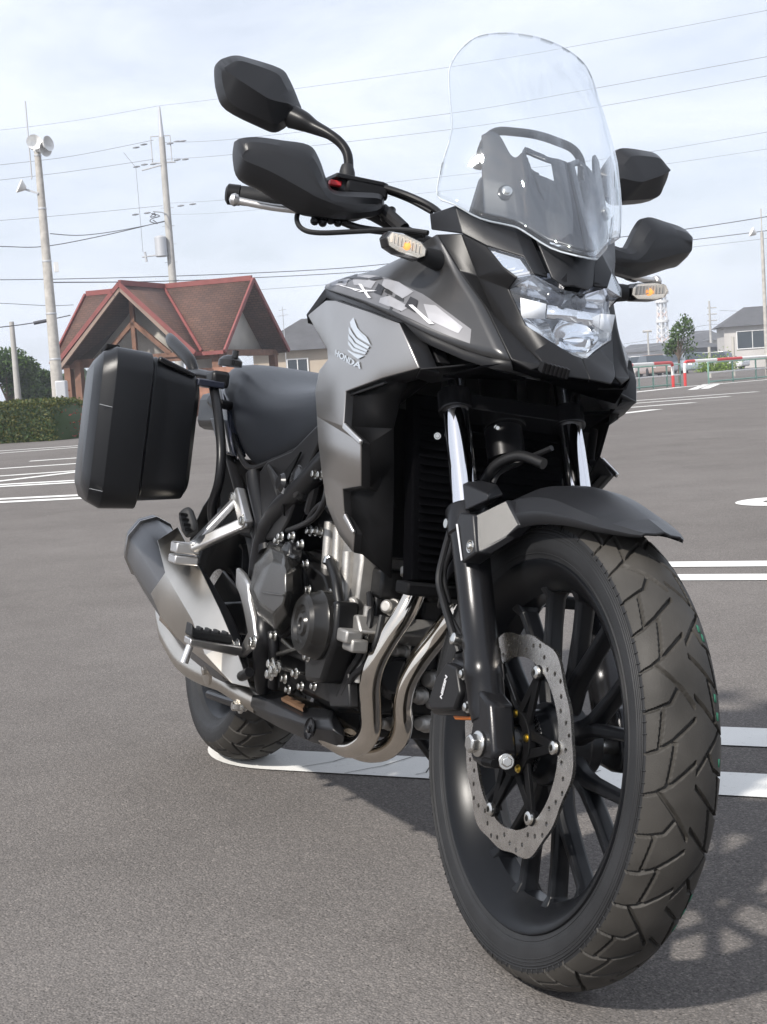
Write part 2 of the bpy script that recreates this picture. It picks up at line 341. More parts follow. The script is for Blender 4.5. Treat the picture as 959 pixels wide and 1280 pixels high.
def seg_d(p, a, b):
    ax, ay = a; bx, by = b; px, py = p; dx, dy = bx - ax, by - ay
    t = max(0, min(1, ((px - ax) * dx + (py - ay) * dy) / (dx * dx + dy * dy + 1e-12)))
    return math.hypot(px - ax - dx * t, py - ay - dy * t)
TREAD = [  # v in mm from the centre line towards the right shoulder, u in mm round the tyre, one period
    ((58, 0), (44, 5)), ((44, 5), (27, 17)), ((27, 17), (0, 46)),
    ((58, 53), (44, 58)), ((44, 58), (27, 70)), ((27, 70), (0, 98)),
    ((58, 106), (44, 110)), ((44, 110), (27, 117)), ((27, 117), (16, 138)),
    ((38, 166), (16, 138)), ((16, 138), (0, 112)),
    ((31, 15), (24, 68)), ((42, 60), (36, 112)), 
]
def tyre(name, c, Rad, half, bead, per, groove, parent, nu, nv, label=None):
    """carcass profile with a grooved tread; half = half width, per = number of pattern periods"""
    prof = []
    # sidewall from bead to shoulder
    T = per; circ = 2 * math.pi * Rad; per_mm = circ / T * 1000; sc = 160.0 / per_mm
    sh = .80
    def sect(v):   # v -1..1 over the tread arc
        a = v * R(62); rr = half / math.sin(R(62)) * 1.0
        drop = rr * (1 - math.cos(a)); return rr * math.sin(a), Rad - drop * .78
    y_s, r_s = sect(1.0)
    side = [(half * .70, bead - .004), (half * .80, bead + .002), (half * .86, bead + .006), (half * .93, bead + .016), (half * 1.0, bead + (r_s - bead) * .42), (half * 1.02, bead + (r_s - bead) * .62), (half * 1.01, bead + (r_s - bead) * .82)]
    cols = []
    # ribs on the sidewall
    for i in range(len(side) - 1):
        a, b = side[i], side[i + 1]
        for k in range(3): cols.append(('s', a[0] + (b[0] - a[0]) * k / 3, a[1] + (b[1] - a[1]) * k / 3 ))
    allc = [(-y, r, None) for (_, y, r) in cols] + [(*sect(-1 + 2 * j / nv), -1 + 2 * j / nv) for j in range(nv + 1)] + [(y, r, None) for (_, y, r) in reversed(cols)]
    n = len(allc); vs = []; zone = []
    halfmm = 58.0
    cache = {}
    for i in range(nu):
        th = 2 * math.pi * i / nu; u = (th / (2 * math.pi) * per % 1.0) * 160.0
        cu_, su_ = math.cos(th), math.sin(th)
        for j, (y, r, v) in enumerate(allc):
            d = 0
            if v is not None:
                key = (round(u, 2), j)
                if key in cache: d = cache[key]
                else:
                    sv = v * halfmm; uu = u
                    if sv > 0: uu = (u + 80) % 160
                    pv = abs(sv); md = 9
                    for (a0, b0), (a1, b1) in TREAD:
                        lo, hi = min(b0, b1) - 5, max(b0, b1) + 5
                        for off in (0, 160, -160):
                            q = uu + off
                            if lo <= q <= hi: md = min(md, seg_d((pv, q), (a0, b0), (a1, b1)))
                    w = 1.9 if abs(v) < .93 else 1.4
                    d = groove * max(0, min(1, (w + .75 - md) / 1.1))
                    cache[key] = d
            rr = r - d
            vs.append((c[0] + rr * cu_, c[1] + y, c[2] + rr * su_))
    fs = []
    mb = MB()
    for i in range(nu):
        a, b = i * n, ((i + 1) % nu) * n
        for j in range(n - 1): fs.append((a + j, a + j + 1, b + j + 1, b + j))
    mb.add(vs, fs)
    ns = len(cols)
    mb.mi = [0 if (k % (n - 1)) < ns or (k % (n - 1)) >= n - 1 - ns else 1 for k in range(len(fs))]
    return mk(mb, name, ['rubber', 'tread_rubber'], parent, smooth=38, label=label, recalc=False)

FC = (0, 0, .33); RC = (-1.445, 0, .312)
ft = tyre('front_tyre', FC, .331, .0545, .246, 13, .0055, moto, 13*130, 112)
# fine rings, bead line and green maker's stripe dots on the front tyre
for yy, rr in ((.0556, .3), (.0554, .288), (.0530, .2685), (.0522, .265), (.0552, .292), (.0555, .2965), (.0545, .284), (.0535, .272)):
    b = MB(); k = 4
    prof = [(yy + .0007 * math.cos(2 * math.pi * t / k), rr + .0009 * math.sin(2 * math.pi * t / k)) for t in range(k)]
    b.lathe([(-h, r) for h, r in prof], FC, (0, 1, 0), 120, True); mk(b, 'sidewall_ring', 'rubber', ft)
b = MB()
for k in range(132):
    a = 2 * math.pi * k / 132
    if k % 11 in (3, 4): continue
    for yy, r0, r1 in ((.0556, .3005, .3065),):
        c, sn = math.cos(a), math.sin(a); e = .0007
        b.add([(r0 * c - e * sn, -yy, .33 + r0 * sn + e * c), (r0 * c + e * sn, -yy, .33 + r0 * sn - e * c), (r1 * c + e * sn, -yy + .0012, .33 + r1 * sn - e * c), (r1 * c - e * sn, -yy + .0012, .33 + r1 * sn + e * c)], [(0, 1, 2, 3)])
mk(b, 'sidewall_ticks', 'rubber', ft, solid=.0012, kind='stuff')
mat('green_mark', (.015, .13, .075), .7)
for th, v in ((38, .5), (36, .58), (22, .62), (18, .66), (8, .70), (-24, .72), (-28, .68), (-33, .66)):
    b = MB(); hw = .0545 / math.sin(R(62)); vs_ = []
    for dt in (-.9, .9):
        for dv in (-.05, .05):
            a = (v + dv) * R(62); rr = .331 - hw * (1 - math.cos(a)) * .78 + .0006; t = R(th + dt); vs_.append((rr * math.cos(t), hw * math.sin(a), .33 + rr * math.sin(t)))
    b.add(vs_, [(0, 1, 3, 2)]); mk(b, 'paint_mark', 'green_mark', ft, solid=.0005)

# ---- front rim
fw = MB()
prof = [(-.0515, .2530), (-.0518, .2565), (-.049, .2585), (-.044, .2565), (-.037, .250), (-.034, .243), (-.022, .236), (-.012, .228), (.012, .228), (.022, .236), (.034, .243), (.037, .250), (.044, .2565), (.049, .2585), (.0518, .2565), (.0515, .2530),
        (.047, .246), (.040, .236), (.028, .226), (.014, .215), (-.014, .215), (-.028, .226), (-.040, .236), (-.047, .246)]
fw.lathe([(h, r) for h, r in prof], FC, (0, 1, 0), 96, True)
front_wheel = mk(fw, 'front_wheel_rim', 'wheel_black', smooth=30)
hub = MB(); hub.lathe([(-.05, .03), (-.05, .044), (-.03, .048), (-.022, .058), (.022, .058), (.03, .046), (.052, .042), (.052, .028)], FC, (0, 1, 0), 40)
mk(hub, 'hub', 'wheel_black', front_wheel, bevel=.002)
def y_spoke(ang, r0, rj, r1, spread, w0, wj, w1, t, C, y=0.0):
    b = MB()
    def pt(r, a, yy=0): return (C[0] + r * math.cos(a), C[1] + yy + y, C[2] + r * math.sin(a))
    for sgn in (-1, 1):   # each Y is two bent limbs that share a stem
        L = []
        stations = [(r0, ang + sgn * R(1), w0, t * 1.15), (rj * .8, ang + sgn * R(2.2), wj * 1.05, t), (rj, ang + sgn * spread * .34, wj, t * .95), (rj + (r1 - rj) * .5, ang + sgn * spread * .78, w1, t * .9), (r1 - .014, ang + sgn * spread * .98, w1 * 1.05, t * .95), (r1, ang + sgn * spread, w1 * 1.9, t * 1.5)]
        pts = [V(pt(r, a)) for r, a, _, _ in stations]
        for k, (r, a, ww, tt) in enumerate(stations):
            d = (pts[min(k + 1, len(pts) - 1)] - pts[max(k - 1, 0)]).normalized(); u = Vector((-d.z, 0, d.x))
            o = pts[k]
            L.append([o + u * ww * .5 + Vector((0, tt * .28, 0)), o + u * ww * .28 + Vector((0, tt * .5, 0)), o - u * ww * .28 + Vector((0, tt * .5, 0)), o - u * ww * .5 + Vector((0, tt * .28, 0)),
                      o - u * ww * .5 - Vector((0, tt * .28, 0)), o - u * ww * .28 - Vector((0, tt * .5, 0)), o + u * ww * .28 - Vector((0, tt * .5, 0)), o + u * ww * .5 - Vector((0, tt * .28, 0))])
        b.loft(L)
    return b
for k in range(8):
    mk(y_spoke(R(-20 + 45 * k), .045, .112, .2215, R(11.3), .03, .019, .0155, .03, FC), 'spoke', 'wheel_black', front_wheel, smooth=30, bevel=.0015)

# ---- front brake disc on the right side
DY = -.064
def wave(r, a): return r + .0042 * math.cos(6 * a) + .0022 * math.cos(12 * a + .6)
dl = [[(wave(.1535, 2 * math.pi * k / 180) * math.cos(2 * math.pi * k / 180), wave(.1535, 2 * math.pi * k / 180) * math.sin(2 * math.pi * k / 180)) for k in range(180)]]
inn = []
for k in range(180):
    a = 2 * math.pi * k / 180; tab = max(0, math.cos(6 * (a - R(8)))) ** 14
    inn.append(((.1190 - .008 * tab) * math.cos(a), (.1190 - .008 * tab) * math.sin(a)))
dl.append(inn)
for k in range(12):
    for j, (dr, da) in enumerate(((.1295, 0), (.1375, 7.5), (.1455, 15), (.1395, 22))):
        a = R(30 * k + da); cx, cz = dr * math.cos(a), dr * math.sin(a)
        dl.append([(cx + .0034 * math.cos(2 * math.pi * q / 10), cz + .0034 * math.sin(2 * math.pi * q / 10)) for q in range(10)])
disc = curve_plate('brake_disc', dl, .0045, 'disc_steel', moto); disc.location = (FC[0], DY, FC[2])
cb = MB()
cb.lathe([(-.006, .030), (-.006, .046), (.006, .046), (.006, .030)], (0, 0, 0), (0, 1, 0), 40, True)
for k in range(6):
    a0 = R(60 * k + 8)
    for da in (-20, 20):
        a1 = a0 + R(da)
        cb.bar((.04 * math.cos(a1), 0, .04 * math.sin(a1)), (.112 * math.cos(a0), 0, .112 * math.sin(a0)), .014, .010, .006, .006, (0, 1, 0))
    cb.lathe([(-.004, .0105), (.004, .0105)], (.1125 * math.cos(a0), 0, .1125 * math.sin(a0)), (0, 1, 0), 16)
mk(cb, 'disc_carrier', 'deep_black', disc, bevel=.001)
for k in range(6):
    a = R(60 * k + 8); p_ = (.1125 * math.cos(a), -.004, .1125 * math.sin(a))
    b = MB(); b.lathe([(-.006, .0042), (.001, .0042), (.0012, .0088), (-.0045, .0092), (-.006, .007)], p_, (0, 1, 0), 20, True); mk(b, 'disc_rivet', 'bolt_steel', disc)
for k in range(5):
    a = R(72 * k + 20); b = MB(); b.bolt((.04 * math.cos(a), -.006, .04 * math.sin(a)), (0, -1, 0), .0042, .004); mk(b, 'disc_bolt', 'gold_bolt', disc)
# toothed sensor ring behind the disc
tr = MB()
for k in range(50):
    a = 2 * math.pi * k / 50
    tr.box((.046 * math.cos(a), .01, .046 * math.sin(a)), (.010, .002, .0028), Matrix.Rotation(-a, 3, 'Y'))
mk(tr, 'speed_ring', 'fork_black', disc)

# ---- fork
FA = Vector((-.4617, 0, .887)); FN = Vector((.887, 0, .4617))
def fk(z, y=0.0, fwd=0.0):
    t = (z - .33) / .887; q = Vector((-.008, y, .33)) + FA * t + FN * fwd; return q
for s in (-1, 1):
    b = MB(); b.tube([fk(.60, s * .1), fk(1.0, s * .1)], .0205, 32, 1); mk(b, 'fork_tube', 'chrome')
    b = MB()
    z0 = fk(.352, s * .1)
    L_ = (fk(.645, s * .1) - z0).length
    b.lathe([(0, .012), (.004, .024), (.02, .0265), (.06, .0270), (.062, .0282), (.085, .0282), (.087, .0272), (.105, .0275), (.107, .0262), (L_ * .55, .0265), (L_ * .8, .0275), (L_ - .045, .0285), (L_ - .042, .0315), (L_ - .004, .0318), (L_, .029), (L_, .021)], z0, FA, 36)
    # axle holder lug
    slider = mk(b, 'fork_slider', 'fork_black', smooth=40)
    b = MB(); q = Vector((0, s * .1, .33))
    poly = [(-.032, .345), (-.034, .318), (-.02, .298), (.01, .296), (.038, .300), (.043, .322), (.03, .350), (.016, .385), (-.028, .40)]
    b.plate(poly, s * .083, s * .121); mk(b, 'axle_clamp', 'fork_black', slider, bevel=.006)
    b = MB(); b.lathe([(0, .018), (.004, .0185), (.006, .0145)], (0, s * .121, .326), (0, s, 0), 24)
    b.lathe([(.004, .0135), (.016, .0135), (.018, .011)], (0, s * .121, .326), (0, s, 0), 6); mk(b, 'axle_nut', 'bolt_steel', slider, bevel=.001)
    b = MB(); b.hexbolt((.046, s * .102, .312), (1, s * .25, .1), .0075, .008); mk(b, 'pinch_bolt', 'bolt_steel', slider, bevel=.0008)
    b = MB(); b.lathe([(0, .006), (.03, .006)], (.02, s * .121, .306), (1, 0, .1), 8); mk(b, 'pinch_gap', 'deep_black', slider)
ax = MB(); ax.cyl((0, -.12, .33), (0, .12, .33), .011, 20); mk(ax, 'front_axle', 'bolt_steel')
sp = MB(); sp.lathe([(0, .026), (.028, .023), (.034, .019)], (0, -.05, .33), (0, -1, 0), 28); mk(sp, 'wheel_spacer', 'gloss_black')
# lower and upper fork clamps
tcl = MB()
for z, h in ((.803, .034), (.965, .032)):
    for s in (-1, 1):
        c = fk(z, s * .1); tcl.lathe([(-h * .5, .0255), (-h * .44, .027), (h * .44, .027), (h * .5, .0255)], c, FA, 28)
    c0, c1 = fk(z, -.082, -.01), fk(z, .082, -.01)
    tcl.bar(c0, c1, .042, .042, h * .8, h * .8, FA); tcl.lathe([(-h * .5, .034), (h * .5, .034)], fk(z, 0, -.03), FA, 24)
mk(tcl, 'fork_clamp', 'fork_black', bevel=.003)
st = MB(); st.cyl(fk(.74, 0, -.035), fk(1.0, 0, -.035), .03, 24); mk(st, 'steering_head', 'frame_black')

# ---- brake caliper behind the right fork leg
cal = MB()
poly = [(-0.1347,-0.1,0.4284), (-0.1772,-0.1,0.3907), (-0.2012,-0.1,0.3429), (-0.1836,-0.1,0.3317), (-0.0738,-0.1,0.3502), (-0.0568,-0.1,0.3831), (-0.0888,-0.1,0.4261)]
pz = [(q[0], q[2]) for q in poly]
cal.plate(pz, -.112, -.05)
caliper = mk(cal, 'brake_caliper', 'fork_black', bevel=.008)
cal = MB(); cx = sum(q[0] for q in pz) / 7; cz = sum(q[1] for q in pz) / 7
cal.plate([(cx + (x - cx) * .72, cz + (z - cz) * .8) for x, z in pz], -.122, -.11); mk(cal, 'caliper_cover', 'black_plastic', caliper, bevel=.004)
for px in ((-0.0783,-0.117,0.4094), (-0.0538,-0.117,0.3668)):
    b = MB(); b.bolt(px, (0, -1, 0), .006, .008); mk(b, 'caliper_bolt', 'bolt_steel', caliper)
b = MB(); b.plate([(x, z) for x, _, z in ((-0.1402,-0.09,0.3416), (-0.0743,-0.09,0.354), (-0.0772,-0.09,0.3454), (-0.1277,-0.09,0.3357))], -.1, -.06); mk(b, 'brake_pad', 'orange_plastic', caliper, bevel=.002)
# hoses down to the caliper
for pts, r in (([(-0.2114,-0.1,0.6178), (-0.2174,-0.105,0.5743), (-0.2149,-0.11,0.5314), (-0.1808,-0.112,0.4963), (-0.1433,-0.112,0.4618), (-0.1227,-0.108,0.4355)], .0058), ([(-0.2015,-0.1,0.6124), (-0.2134,-0.1,0.5629), (-0.2175,-0.104,0.5255), (-0.1743,-0.106,0.4879), (-0.1271,-0.105,0.4586)], .003),
               ([(-0.1959,-0.1,0.6128), (-0.2041,-0.102,0.5757), (-0.2166,-0.102,0.538), (-0.1879,-0.101,0.4987)], .004)):
    b = MB(); b.tube(pts, r, 10, 5); mk(b, 'brake_hose', 'hose_rubber')
b = MB(); b.lathe([(0, .009), (.018, .009), (.02, .006)], (-0.0997,-0.115,0.4536), (0, -1, .2), 16); mk(b, 'hose_fitting', 'bolt_steel')
b = MB(); b.lathe([(0, .007), (.012, .007)], (-0.1694,-0.12,0.6186), (0, -1, 0), 12); mk(b, 'hose_clip_bolt', 'bolt_steel')

# ---- rear wheel
rt = tyre('rear_tyre', RC, .313, .079, .221, 12, .006, moto, 12*96, 96)
b = MB(); prof = [(-.062, .226), (-.058, .231), (-.053, .229), (-.048, .214), (-.02, .204), (.02, .204), (.048, .214), (.053, .229), (.058, .231), (.062, .226), (.058, .216), (.045, .205), (.015, .192), (-.015, .192), (-.045, .205), (-.058, .216)]
b.lathe(prof, RC, (0, 1, 0), 80, True); rw = mk(b, 'rear_wheel_rim', 'wheel_black')
b = MB(); b.lathe([(-.06, .03), (-.06, .05), (-.02, .062), (.02, .062), (.07, .055), (.07, .03)], RC, (0, 1, 0), 32); mk(b, 'hub', 'wheel_black', rw)
for k in range(6): mk(y_spoke(R(10 + 60 * k), .05, .1, .197, R(15), .032, .02, .017, .032, RC), 'spoke', 'wheel_black', rw, smooth=30, bevel=.0015)
b = MB()
dl = [[(.12 * math.cos(2 * math.pi * k / 80), .12 * math.sin(2 * math.pi * k / 80)) for k in range(80)], [(.085 * math.cos(2 * math.pi * k / 60), .085 * math.sin(2 * math.pi * k / 60)) for k in range(60)]]
rd = curve_plate('rear_brake_disc', dl, .0045, 'disc_steel', moto); rd.location = (RC[0], -.085, RC[2])

# ---------------------------------------------------------------- engine, exhaust, frame, rear end
def xz(pts): return [(q[0], q[2]) for q in pts]
# crankcase: stacked side profile
b = MB()
case = [(-.98, .36), (-.96, .30), (-.86, .235), (-.66, .225), (-.56, .25), (-.51, .30), (-.50, .38), (-.52, .44), (-.60, .50), (-.80, .53), (-.95, .50), (-1.0, .43)]
b.plate([(x, max(z, .262)) for x, z in case], -.114, .125)
engine = mk(b, 'crankcase', 'engine_black', bevel=.014)
# flange ring where the right cover bolts on
b = MB(); b.plate([(x * .95 - .035, max(z * .97 + .012, .335)) for x, z in case], -.150, -.112); mk(b, 'cover_flange', 'engine_black', engine, bevel=.004)
# clutch cover: faceted dome
o1 = [(-1.0012,-0.158,0.4193), (-0.9813,-0.158,0.4793), (-0.8914,-0.158,0.5281), (-0.7777,-0.158,0.5326), (-0.701,-0.158,0.5067), (-0.6661,-0.158,0.4566), (-0.6793,-0.158,0.4074), (-0.7644,-0.158,0.3666), (-0.8946,-0.158,0.3751)]
o2 = [(-0.8475,-0.205,0.4418), (-0.812,-0.205,0.4938), (-0.7331,-0.205,0.5274), (-0.6593,-0.205,0.525), (-0.6114,-0.205,0.501), (-0.597,-0.205,0.4605), (-0.6094,-0.205,0.4227), (-0.6679,-0.205,0.3882), (-0.7838,-0.205,0.4069)]
o3 = [(-0.7652,-0.222,0.4479), (-0.7275,-0.222,0.4884), (-0.6702,-0.222,0.5096), (-0.6201,-0.222,0.5071), (-0.5983,-0.222,0.4952), (-0.5867,-0.222,0.4631), (-0.5952,-0.222,0.4385), (-0.6369,-0.222,0.4194), (-0.7184,-0.222,0.4268)]
b = MB(); b.loft([o1, o2, o3]); clutch = mk(b, 'clutch_cover', 'engine_gloss', engine, bevel=.004, smooth=18)
b = MB(); b.bar((-0.7031,-0.222,0.4488), (-0.589,-0.222,0.4573), .004, .004, .008, .008, (0, 1, 0)); mk(b, 'cover_rib', 'engine_gloss', engine, bevel=.001)
b = MB(); b.loft([o1, [(x, -.135, z) for x, _, z in o1]]); b.v = [(-.72 + (x + .72) * 1.06, y, .45 + (z - .45) * 1.07) for x, y, z in b.v]; mk(b, 'cover_rim', 'engine_black', engine, bevel=.003)
b = MB(); b.lathe([(0, .026), (.022, .026), (.026, .022)], (-0.711,-0.165,0.5169), (0, -1, .1), 24); mk(b, 'oil_filler_cap', 'gloss_black', engine, bevel=.002)
b = MB(); b.box((-0.6364,-0.196,0.5221), (.034, .012, .008)); mk(b, 'cap_grip', 'gloss_black', engine, bevel=.002)
# pulse cover, round
pc = Vector((-0.5499,-0.172,0.4147))
b = MB(); b.lathe([(-.03, .060), (.0, .060), (.004, .057), (.024, .052), (.030, .046), (.030, .034), (.025, .031), (.025, .022), (.030, .018), (.030, .011), (.027, .009)], pc, (0, -1, 0), 44); mk(b, 'pulse_cover', 'cover_dark', engine, smooth=30)
b = MB(); b.plate([(pc.x - .07, pc.z - .05), (pc.x - .05, pc.z - .105), (pc.x + .03, pc.z - .095), (pc.x + .07, pc.z - .02), (pc.x + .06, pc.z + .05), (pc.x - .05, pc.z + .03)], -.165, -.12); mk(b, 'lower_cover', 'engine_black', engine, bevel=.008)
# flange bolts round the covers
for q in ((-0.8046,-0.165,0.5479), (-0.7416,-0.165,0.5526), (-0.689,-0.165,0.542), (-0.6517,-0.165,0.5092), (-0.6242,-0.165,0.4664), (-0.55,-0.172,0.4505), (-0.5321,-0.172,0.3978), (-0.5895,-0.165,0.3539), (-0.6539,-0.16,0.3143), (-0.7099,-0.16,0.2964), (-0.849,-0.165,0.3789), (-0.7801,-0.165,0.3639), (-0.7201,-0.14,0.5669), (-0.6907,-0.14,0.569), (-0.6919,-0.13,0.5669)):
    b = MB(); b.hexbolt(q, (0, -1, 0), .0068, .010); mk(b, 'cover_bolt', 'bolt_steel', engine, bevel=.0006)
# casting ribs, lower bolts, drain plug and a pressed frame plate
for p0, p1 in (((-0.7672,-0.156,0.332), (-0.6319,-0.156,0.3666)), ((-0.7501,-0.156,0.3107), (-0.6361,-0.156,0.3174)), ((-0.7441,-0.158,0.362), (-0.6865,-0.158,0.3527)), ((-0.5831,-0.156,0.3344), (-0.5249,-0.156,0.3766))):
    b = MB(); b.bar(p0, p1, .008, .006, .016, .012, (0, 1, 0)); mk(b, 'case_rib', 'engine_gloss', engine, bevel=.002)
for q in ((-0.5404,-0.15,0.3389), (-0.5146,-0.15,0.3676), (-0.6448,-0.15,0.2934), (-0.7095,-0.15,0.2764), (-0.5812,-0.15,0.3043), (-0.56,-0.15,0.4691), (-0.5238,-0.15,0.4073), (-0.8251,-0.165,0.5387), (-0.959,-0.16,0.5066)):
    b = MB(); b.hexbolt(q, (0, -1, 0), .006, .009); mk(b, 'case_bolt', 'bolt_steel', engine, bevel=.0006)
b = MB(); b.lathe([(0, .024), (.006, .024), (.008, .020), (.012, .019), (.013, .012)], (-0.5495,-0.165,0.3807), (0, -1, -.1), 20); mk(b, 'timing_plug', 'cast_aluminium', engine)
b = MB(); b.tube([(-0.609,-0.14,0.5239), (-0.5409,-0.15,0.4946), (-0.5143,-0.15,0.4605), (-0.4952,-0.145,0.4319)], .009, 12, 4); mk(b, 'bypass_hose', 'hose_rubber', engine)
for q in ((-0.6081,-0.14,0.5211), (-0.4985,-0.146,0.4382)):
    b = MB(); b.lathe([(-.006, .0115), (.006, .0115)], q, (.2, -.3, -1), 14); mk(b, 'hose_clamp', 'bolt_steel', engine)
b = MB(); b.tube([(-0.7182,-0.15,0.5792), (-0.6778,-0.155,0.6031), (-0.6333,-0.155,0.6199), (-0.6021,-0.15,0.6081)], .006, 10, 4); mk(b, 'wiring_loom', 'hose_rubber', engine)
# cylinder block, leaning forward, with fins / ribs in raw alloy
b = MB()
cyl = xz([(-0.6719,-0.12,0.3893), (-0.6743,-0.12,0.4588), (-0.6745,-0.12,0.5343), (-0.67,-0.12,0.5956), (-0.5499,-0.12,0.6142), (-0.517,-0.12,0.5339), (-0.5206,-0.12,0.4511), (-0.5276,-0.12,0.402)])
b.plate(cyl, -.118, .12); block = mk(b, 'cylinder_block', 'cast_aluminium', engine, bevel=.006)
for top, bot in (((-0.6749,-0.122,0.5892), (-0.6542,-0.122,0.4277)), ((-0.6273,-0.122,0.5809), (-0.5979,-0.122,0.4303)), ((-0.5678,-0.122,0.5431), (-0.5508,-0.122,0.4307))):
    b = MB(); b.cyl(top, bot, .011, 14); mk(b, 'cylinder_rib', 'cast_aluminium', engine)
b = MB(); b.plate(xz([(-0.666,-0.13,0.4155), (-0.4747,-0.13,0.4451), (-0.4483,-0.13,0.419), (-0.4713,-0.13,0.3997), (-0.6448,-0.13,0.3779)]), -.132, .12); mk(b, 'cylinder_base', 'cast_aluminium', engine, bevel=.004)
b = MB(); b.plate(xz([(-0.6644,-0.13,0.5848), (-0.6339,-0.13,0.6653), (-0.4587,-0.13,0.6586), (-0.4227,-0.13,0.5414), (-0.5111,-0.13,0.595)]), -.125, .12); mk(b, 'cylinder_head', 'engine_black', engine, bevel=.008)
b = MB(); b.cyl((-0.5111,-0.14,0.4289), (-0.502,-0.14,0.3892), .0085, 14); b.hexbolt((-0.5111,-0.14,0.4289), (0, 0, 1), .008, .012); mk(b, 'drain_bolt', 'bolt_steel', engine)
b = MB()
for q in ((-0.4494,-0.15,0.4108), (-0.4451,-0.14,0.3974)): b.box(q, (.045, .03, .022))
mk(b, 'water_joint', 'cast_aluminium', engine, bevel=.004)
b = MB(); b.lathe([(0, .03), (.02, .03), (.024, .026), (.024, .02)], (-0.47,-0.0521,0.3465), (1, -.2, .1), 24); b.lathe([(0, .036), (.05, .038), (.055, .03)], (-0.51,-0.0393,0.3434), (1, -.2, 0), 24); mk(b, 'oil_filter', 'gloss_black', engine)
# lower sump and small hardware between pipes
b = MB(); b.box((-.70, .02, .245), (.26, .16, .05)); mk(b, 'sump', 'engine_black', engine, bevel=.012)
for q, rr in (((-0.48,-0.0355,0.4131), .012), ((-0.48,-0.0352,0.387), .010), ((-0.49,0.012,0.3122), .012), ((-0.49,-0.0388,0.2612), .009), ((-0.47,-0.0653,0.4614), .012), ((-0.49,0.0357,0.3413), .014), ((-0.5,0.035,0.2626), .012), ((-0.5,0.0504,0.2984), .010), ((-0.5386,-0.1,0.4546), .013), ((-0.5805,-0.1,0.4666), .009)):
    b = MB(); b.lathe([(0, rr * 1.3), (.01, rr * 1.3), (.012, rr), (.03, rr), (.034, rr * .7)], q, (.6, -.8, .1), 14); mk(b, 'fitting', 'cast_aluminium', engine, bevel=.001)
b = MB()
for y in (-.06, .03): b.box((-.515, y, .40), (.05, .07, .16)); b.box((-.49, y, .50), (.05, .075, .05))
b.box((-.53, 0, .31), (.05, .2, .07)); mk(b, 'engine_front', 'engine_black', engine, bevel=.006)
for y in (-.11, -.03, .04, .1):
    b = MB(); b.cyl((-.485, y, .33), (-.48, y, .46), .0075, 12); mk(b, 'engine_stud', 'cast_aluminium', engine)

# ---- radiator behind the fork
b = MB(); b.box((-.315, 0, .665), (.035, .27, .30), Matrix.Rotation(R(-14), 3, 'Y')); rad = mk(b, 'radiator', 'void_black', bevel=.004)
for k in range(22):
    b = MB() if k == 0 else b
    z = .53 + k * .0125; b.box((-.2925 - (z - .665) * .25, 0, z), (.003, .25, .004), Matrix.Rotation(R(-14), 3, 'Y'))
mk(b, 'radiator_fin', 'void_black', rad, kind='stuff')
b = MB(); b.box((-.262, 0, .512), (.05, .30, .02)); mk(b, 'radiator_frame', 'deep_black', rad, bevel=.004)
b = MB(); b.tube([(-0.398,-0.06,0.7547), (-0.37,-0.09,0.7214), (-0.3412,-0.12,0.6904)], .008, 10, 4); mk(b, 'radiator_stay', 'frame_black', rad)
for q in ((-0.3038,-0.1,0.7507), (-0.273,-0.02,0.8075), (-0.2587,-0.02,0.7735)):
    b = MB(); b.hexbolt(q, (.9, -.4, 0), .0038, .006); mk(b, 'radiator_bolt', 'bolt_steel', rad)
b = MB(); b.tube([(-0.1329,0,0.7227), (-0.1736,-0.02,0.7314), (-0.2049,-0.04,0.7161), (-0.2238,-0.05,0.6873)], .0085, 12, 5); mk(b, 'coolant_hose', 'hose_rubber')
b = MB(); b.tube([(-0.1505,0.02,0.7487), (-0.197,0,0.7271), (-0.2134,-0.03,0.7047), (-0.2133,-0.04,0.6864)], .0045, 10, 5); mk(b, 'brake_hose', 'hose_rubber')
for pts, r_ in (([(-0.5056,-0.1,0.4791), (-0.4646,-0.11,0.4384), (-0.4624,-0.12,0.3842), (-0.5078,-0.12,0.3404), (-0.5395,-0.12,0.2964)], .006), ([(-0.4393,-0.1,0.4491), (-0.4289,-0.11,0.4031), (-0.4538,-0.115,0.3629), (-0.4852,-0.12,0.34), (-0.5185,-0.12,0.3029)], .006)):
    b = MB(); b.tube(pts, r_, 10, 4); mk(b, 'breather_hose', 'hose_rubber')
b = MB(); b.plate(xz([(-0.5948,-0.12,0.3319), (-0.5023,-0.12,0.3468), (-0.4758,-0.12,0.2874), (-0.5665,-0.12,0.2706)]), -.125, -.105); mk(b, 'hose_guide', 'black_plastic', bevel=.004)

# ---- exhaust
b = MB(); b.tube([(-0.42,-0.0541,0.5485), (-0.42,-0.0539,0.5244), (-0.42,-0.0556,0.4922), (-0.42,-0.0711,0.4537), (-0.43,-0.0904,0.4109), (-0.44,-0.1027,0.3699), (-0.45,-0.1024,0.3307), (-0.46,-0.0914,0.2877), (-0.47,-0.0845,0.2536), (-0.49,-0.0877,0.2262), (-0.53,-0.0952,0.2106), (-0.58,-0.1064,0.2138), (-0.64,-0.1173,0.224)], .0185, 24, 6); hp = mk(b, 'header_pipe', 'polished_steel', label='bare steel exhaust header pipe nearer the right side')
b = MB(); b.tube([(-0.4,0.0271,0.4876), (-0.41,0.0096,0.4528), (-0.43,-0.0071,0.4125), (-0.44,-0.0273,0.3745), (-0.45,-0.0388,0.337), (-0.455,-0.0396,0.3021), (-0.46,-0.0319,0.2701), (-0.48,-0.0268,0.2389), (-0.51,-0.0348,0.213), (-0.54,-0.0512,0.2018), (-0.57,-0.0696,0.2032), (-0.62,-0.093,0.2147)], .0185, 24, 6); mk(b, 'header_pipe', 'polished_steel')
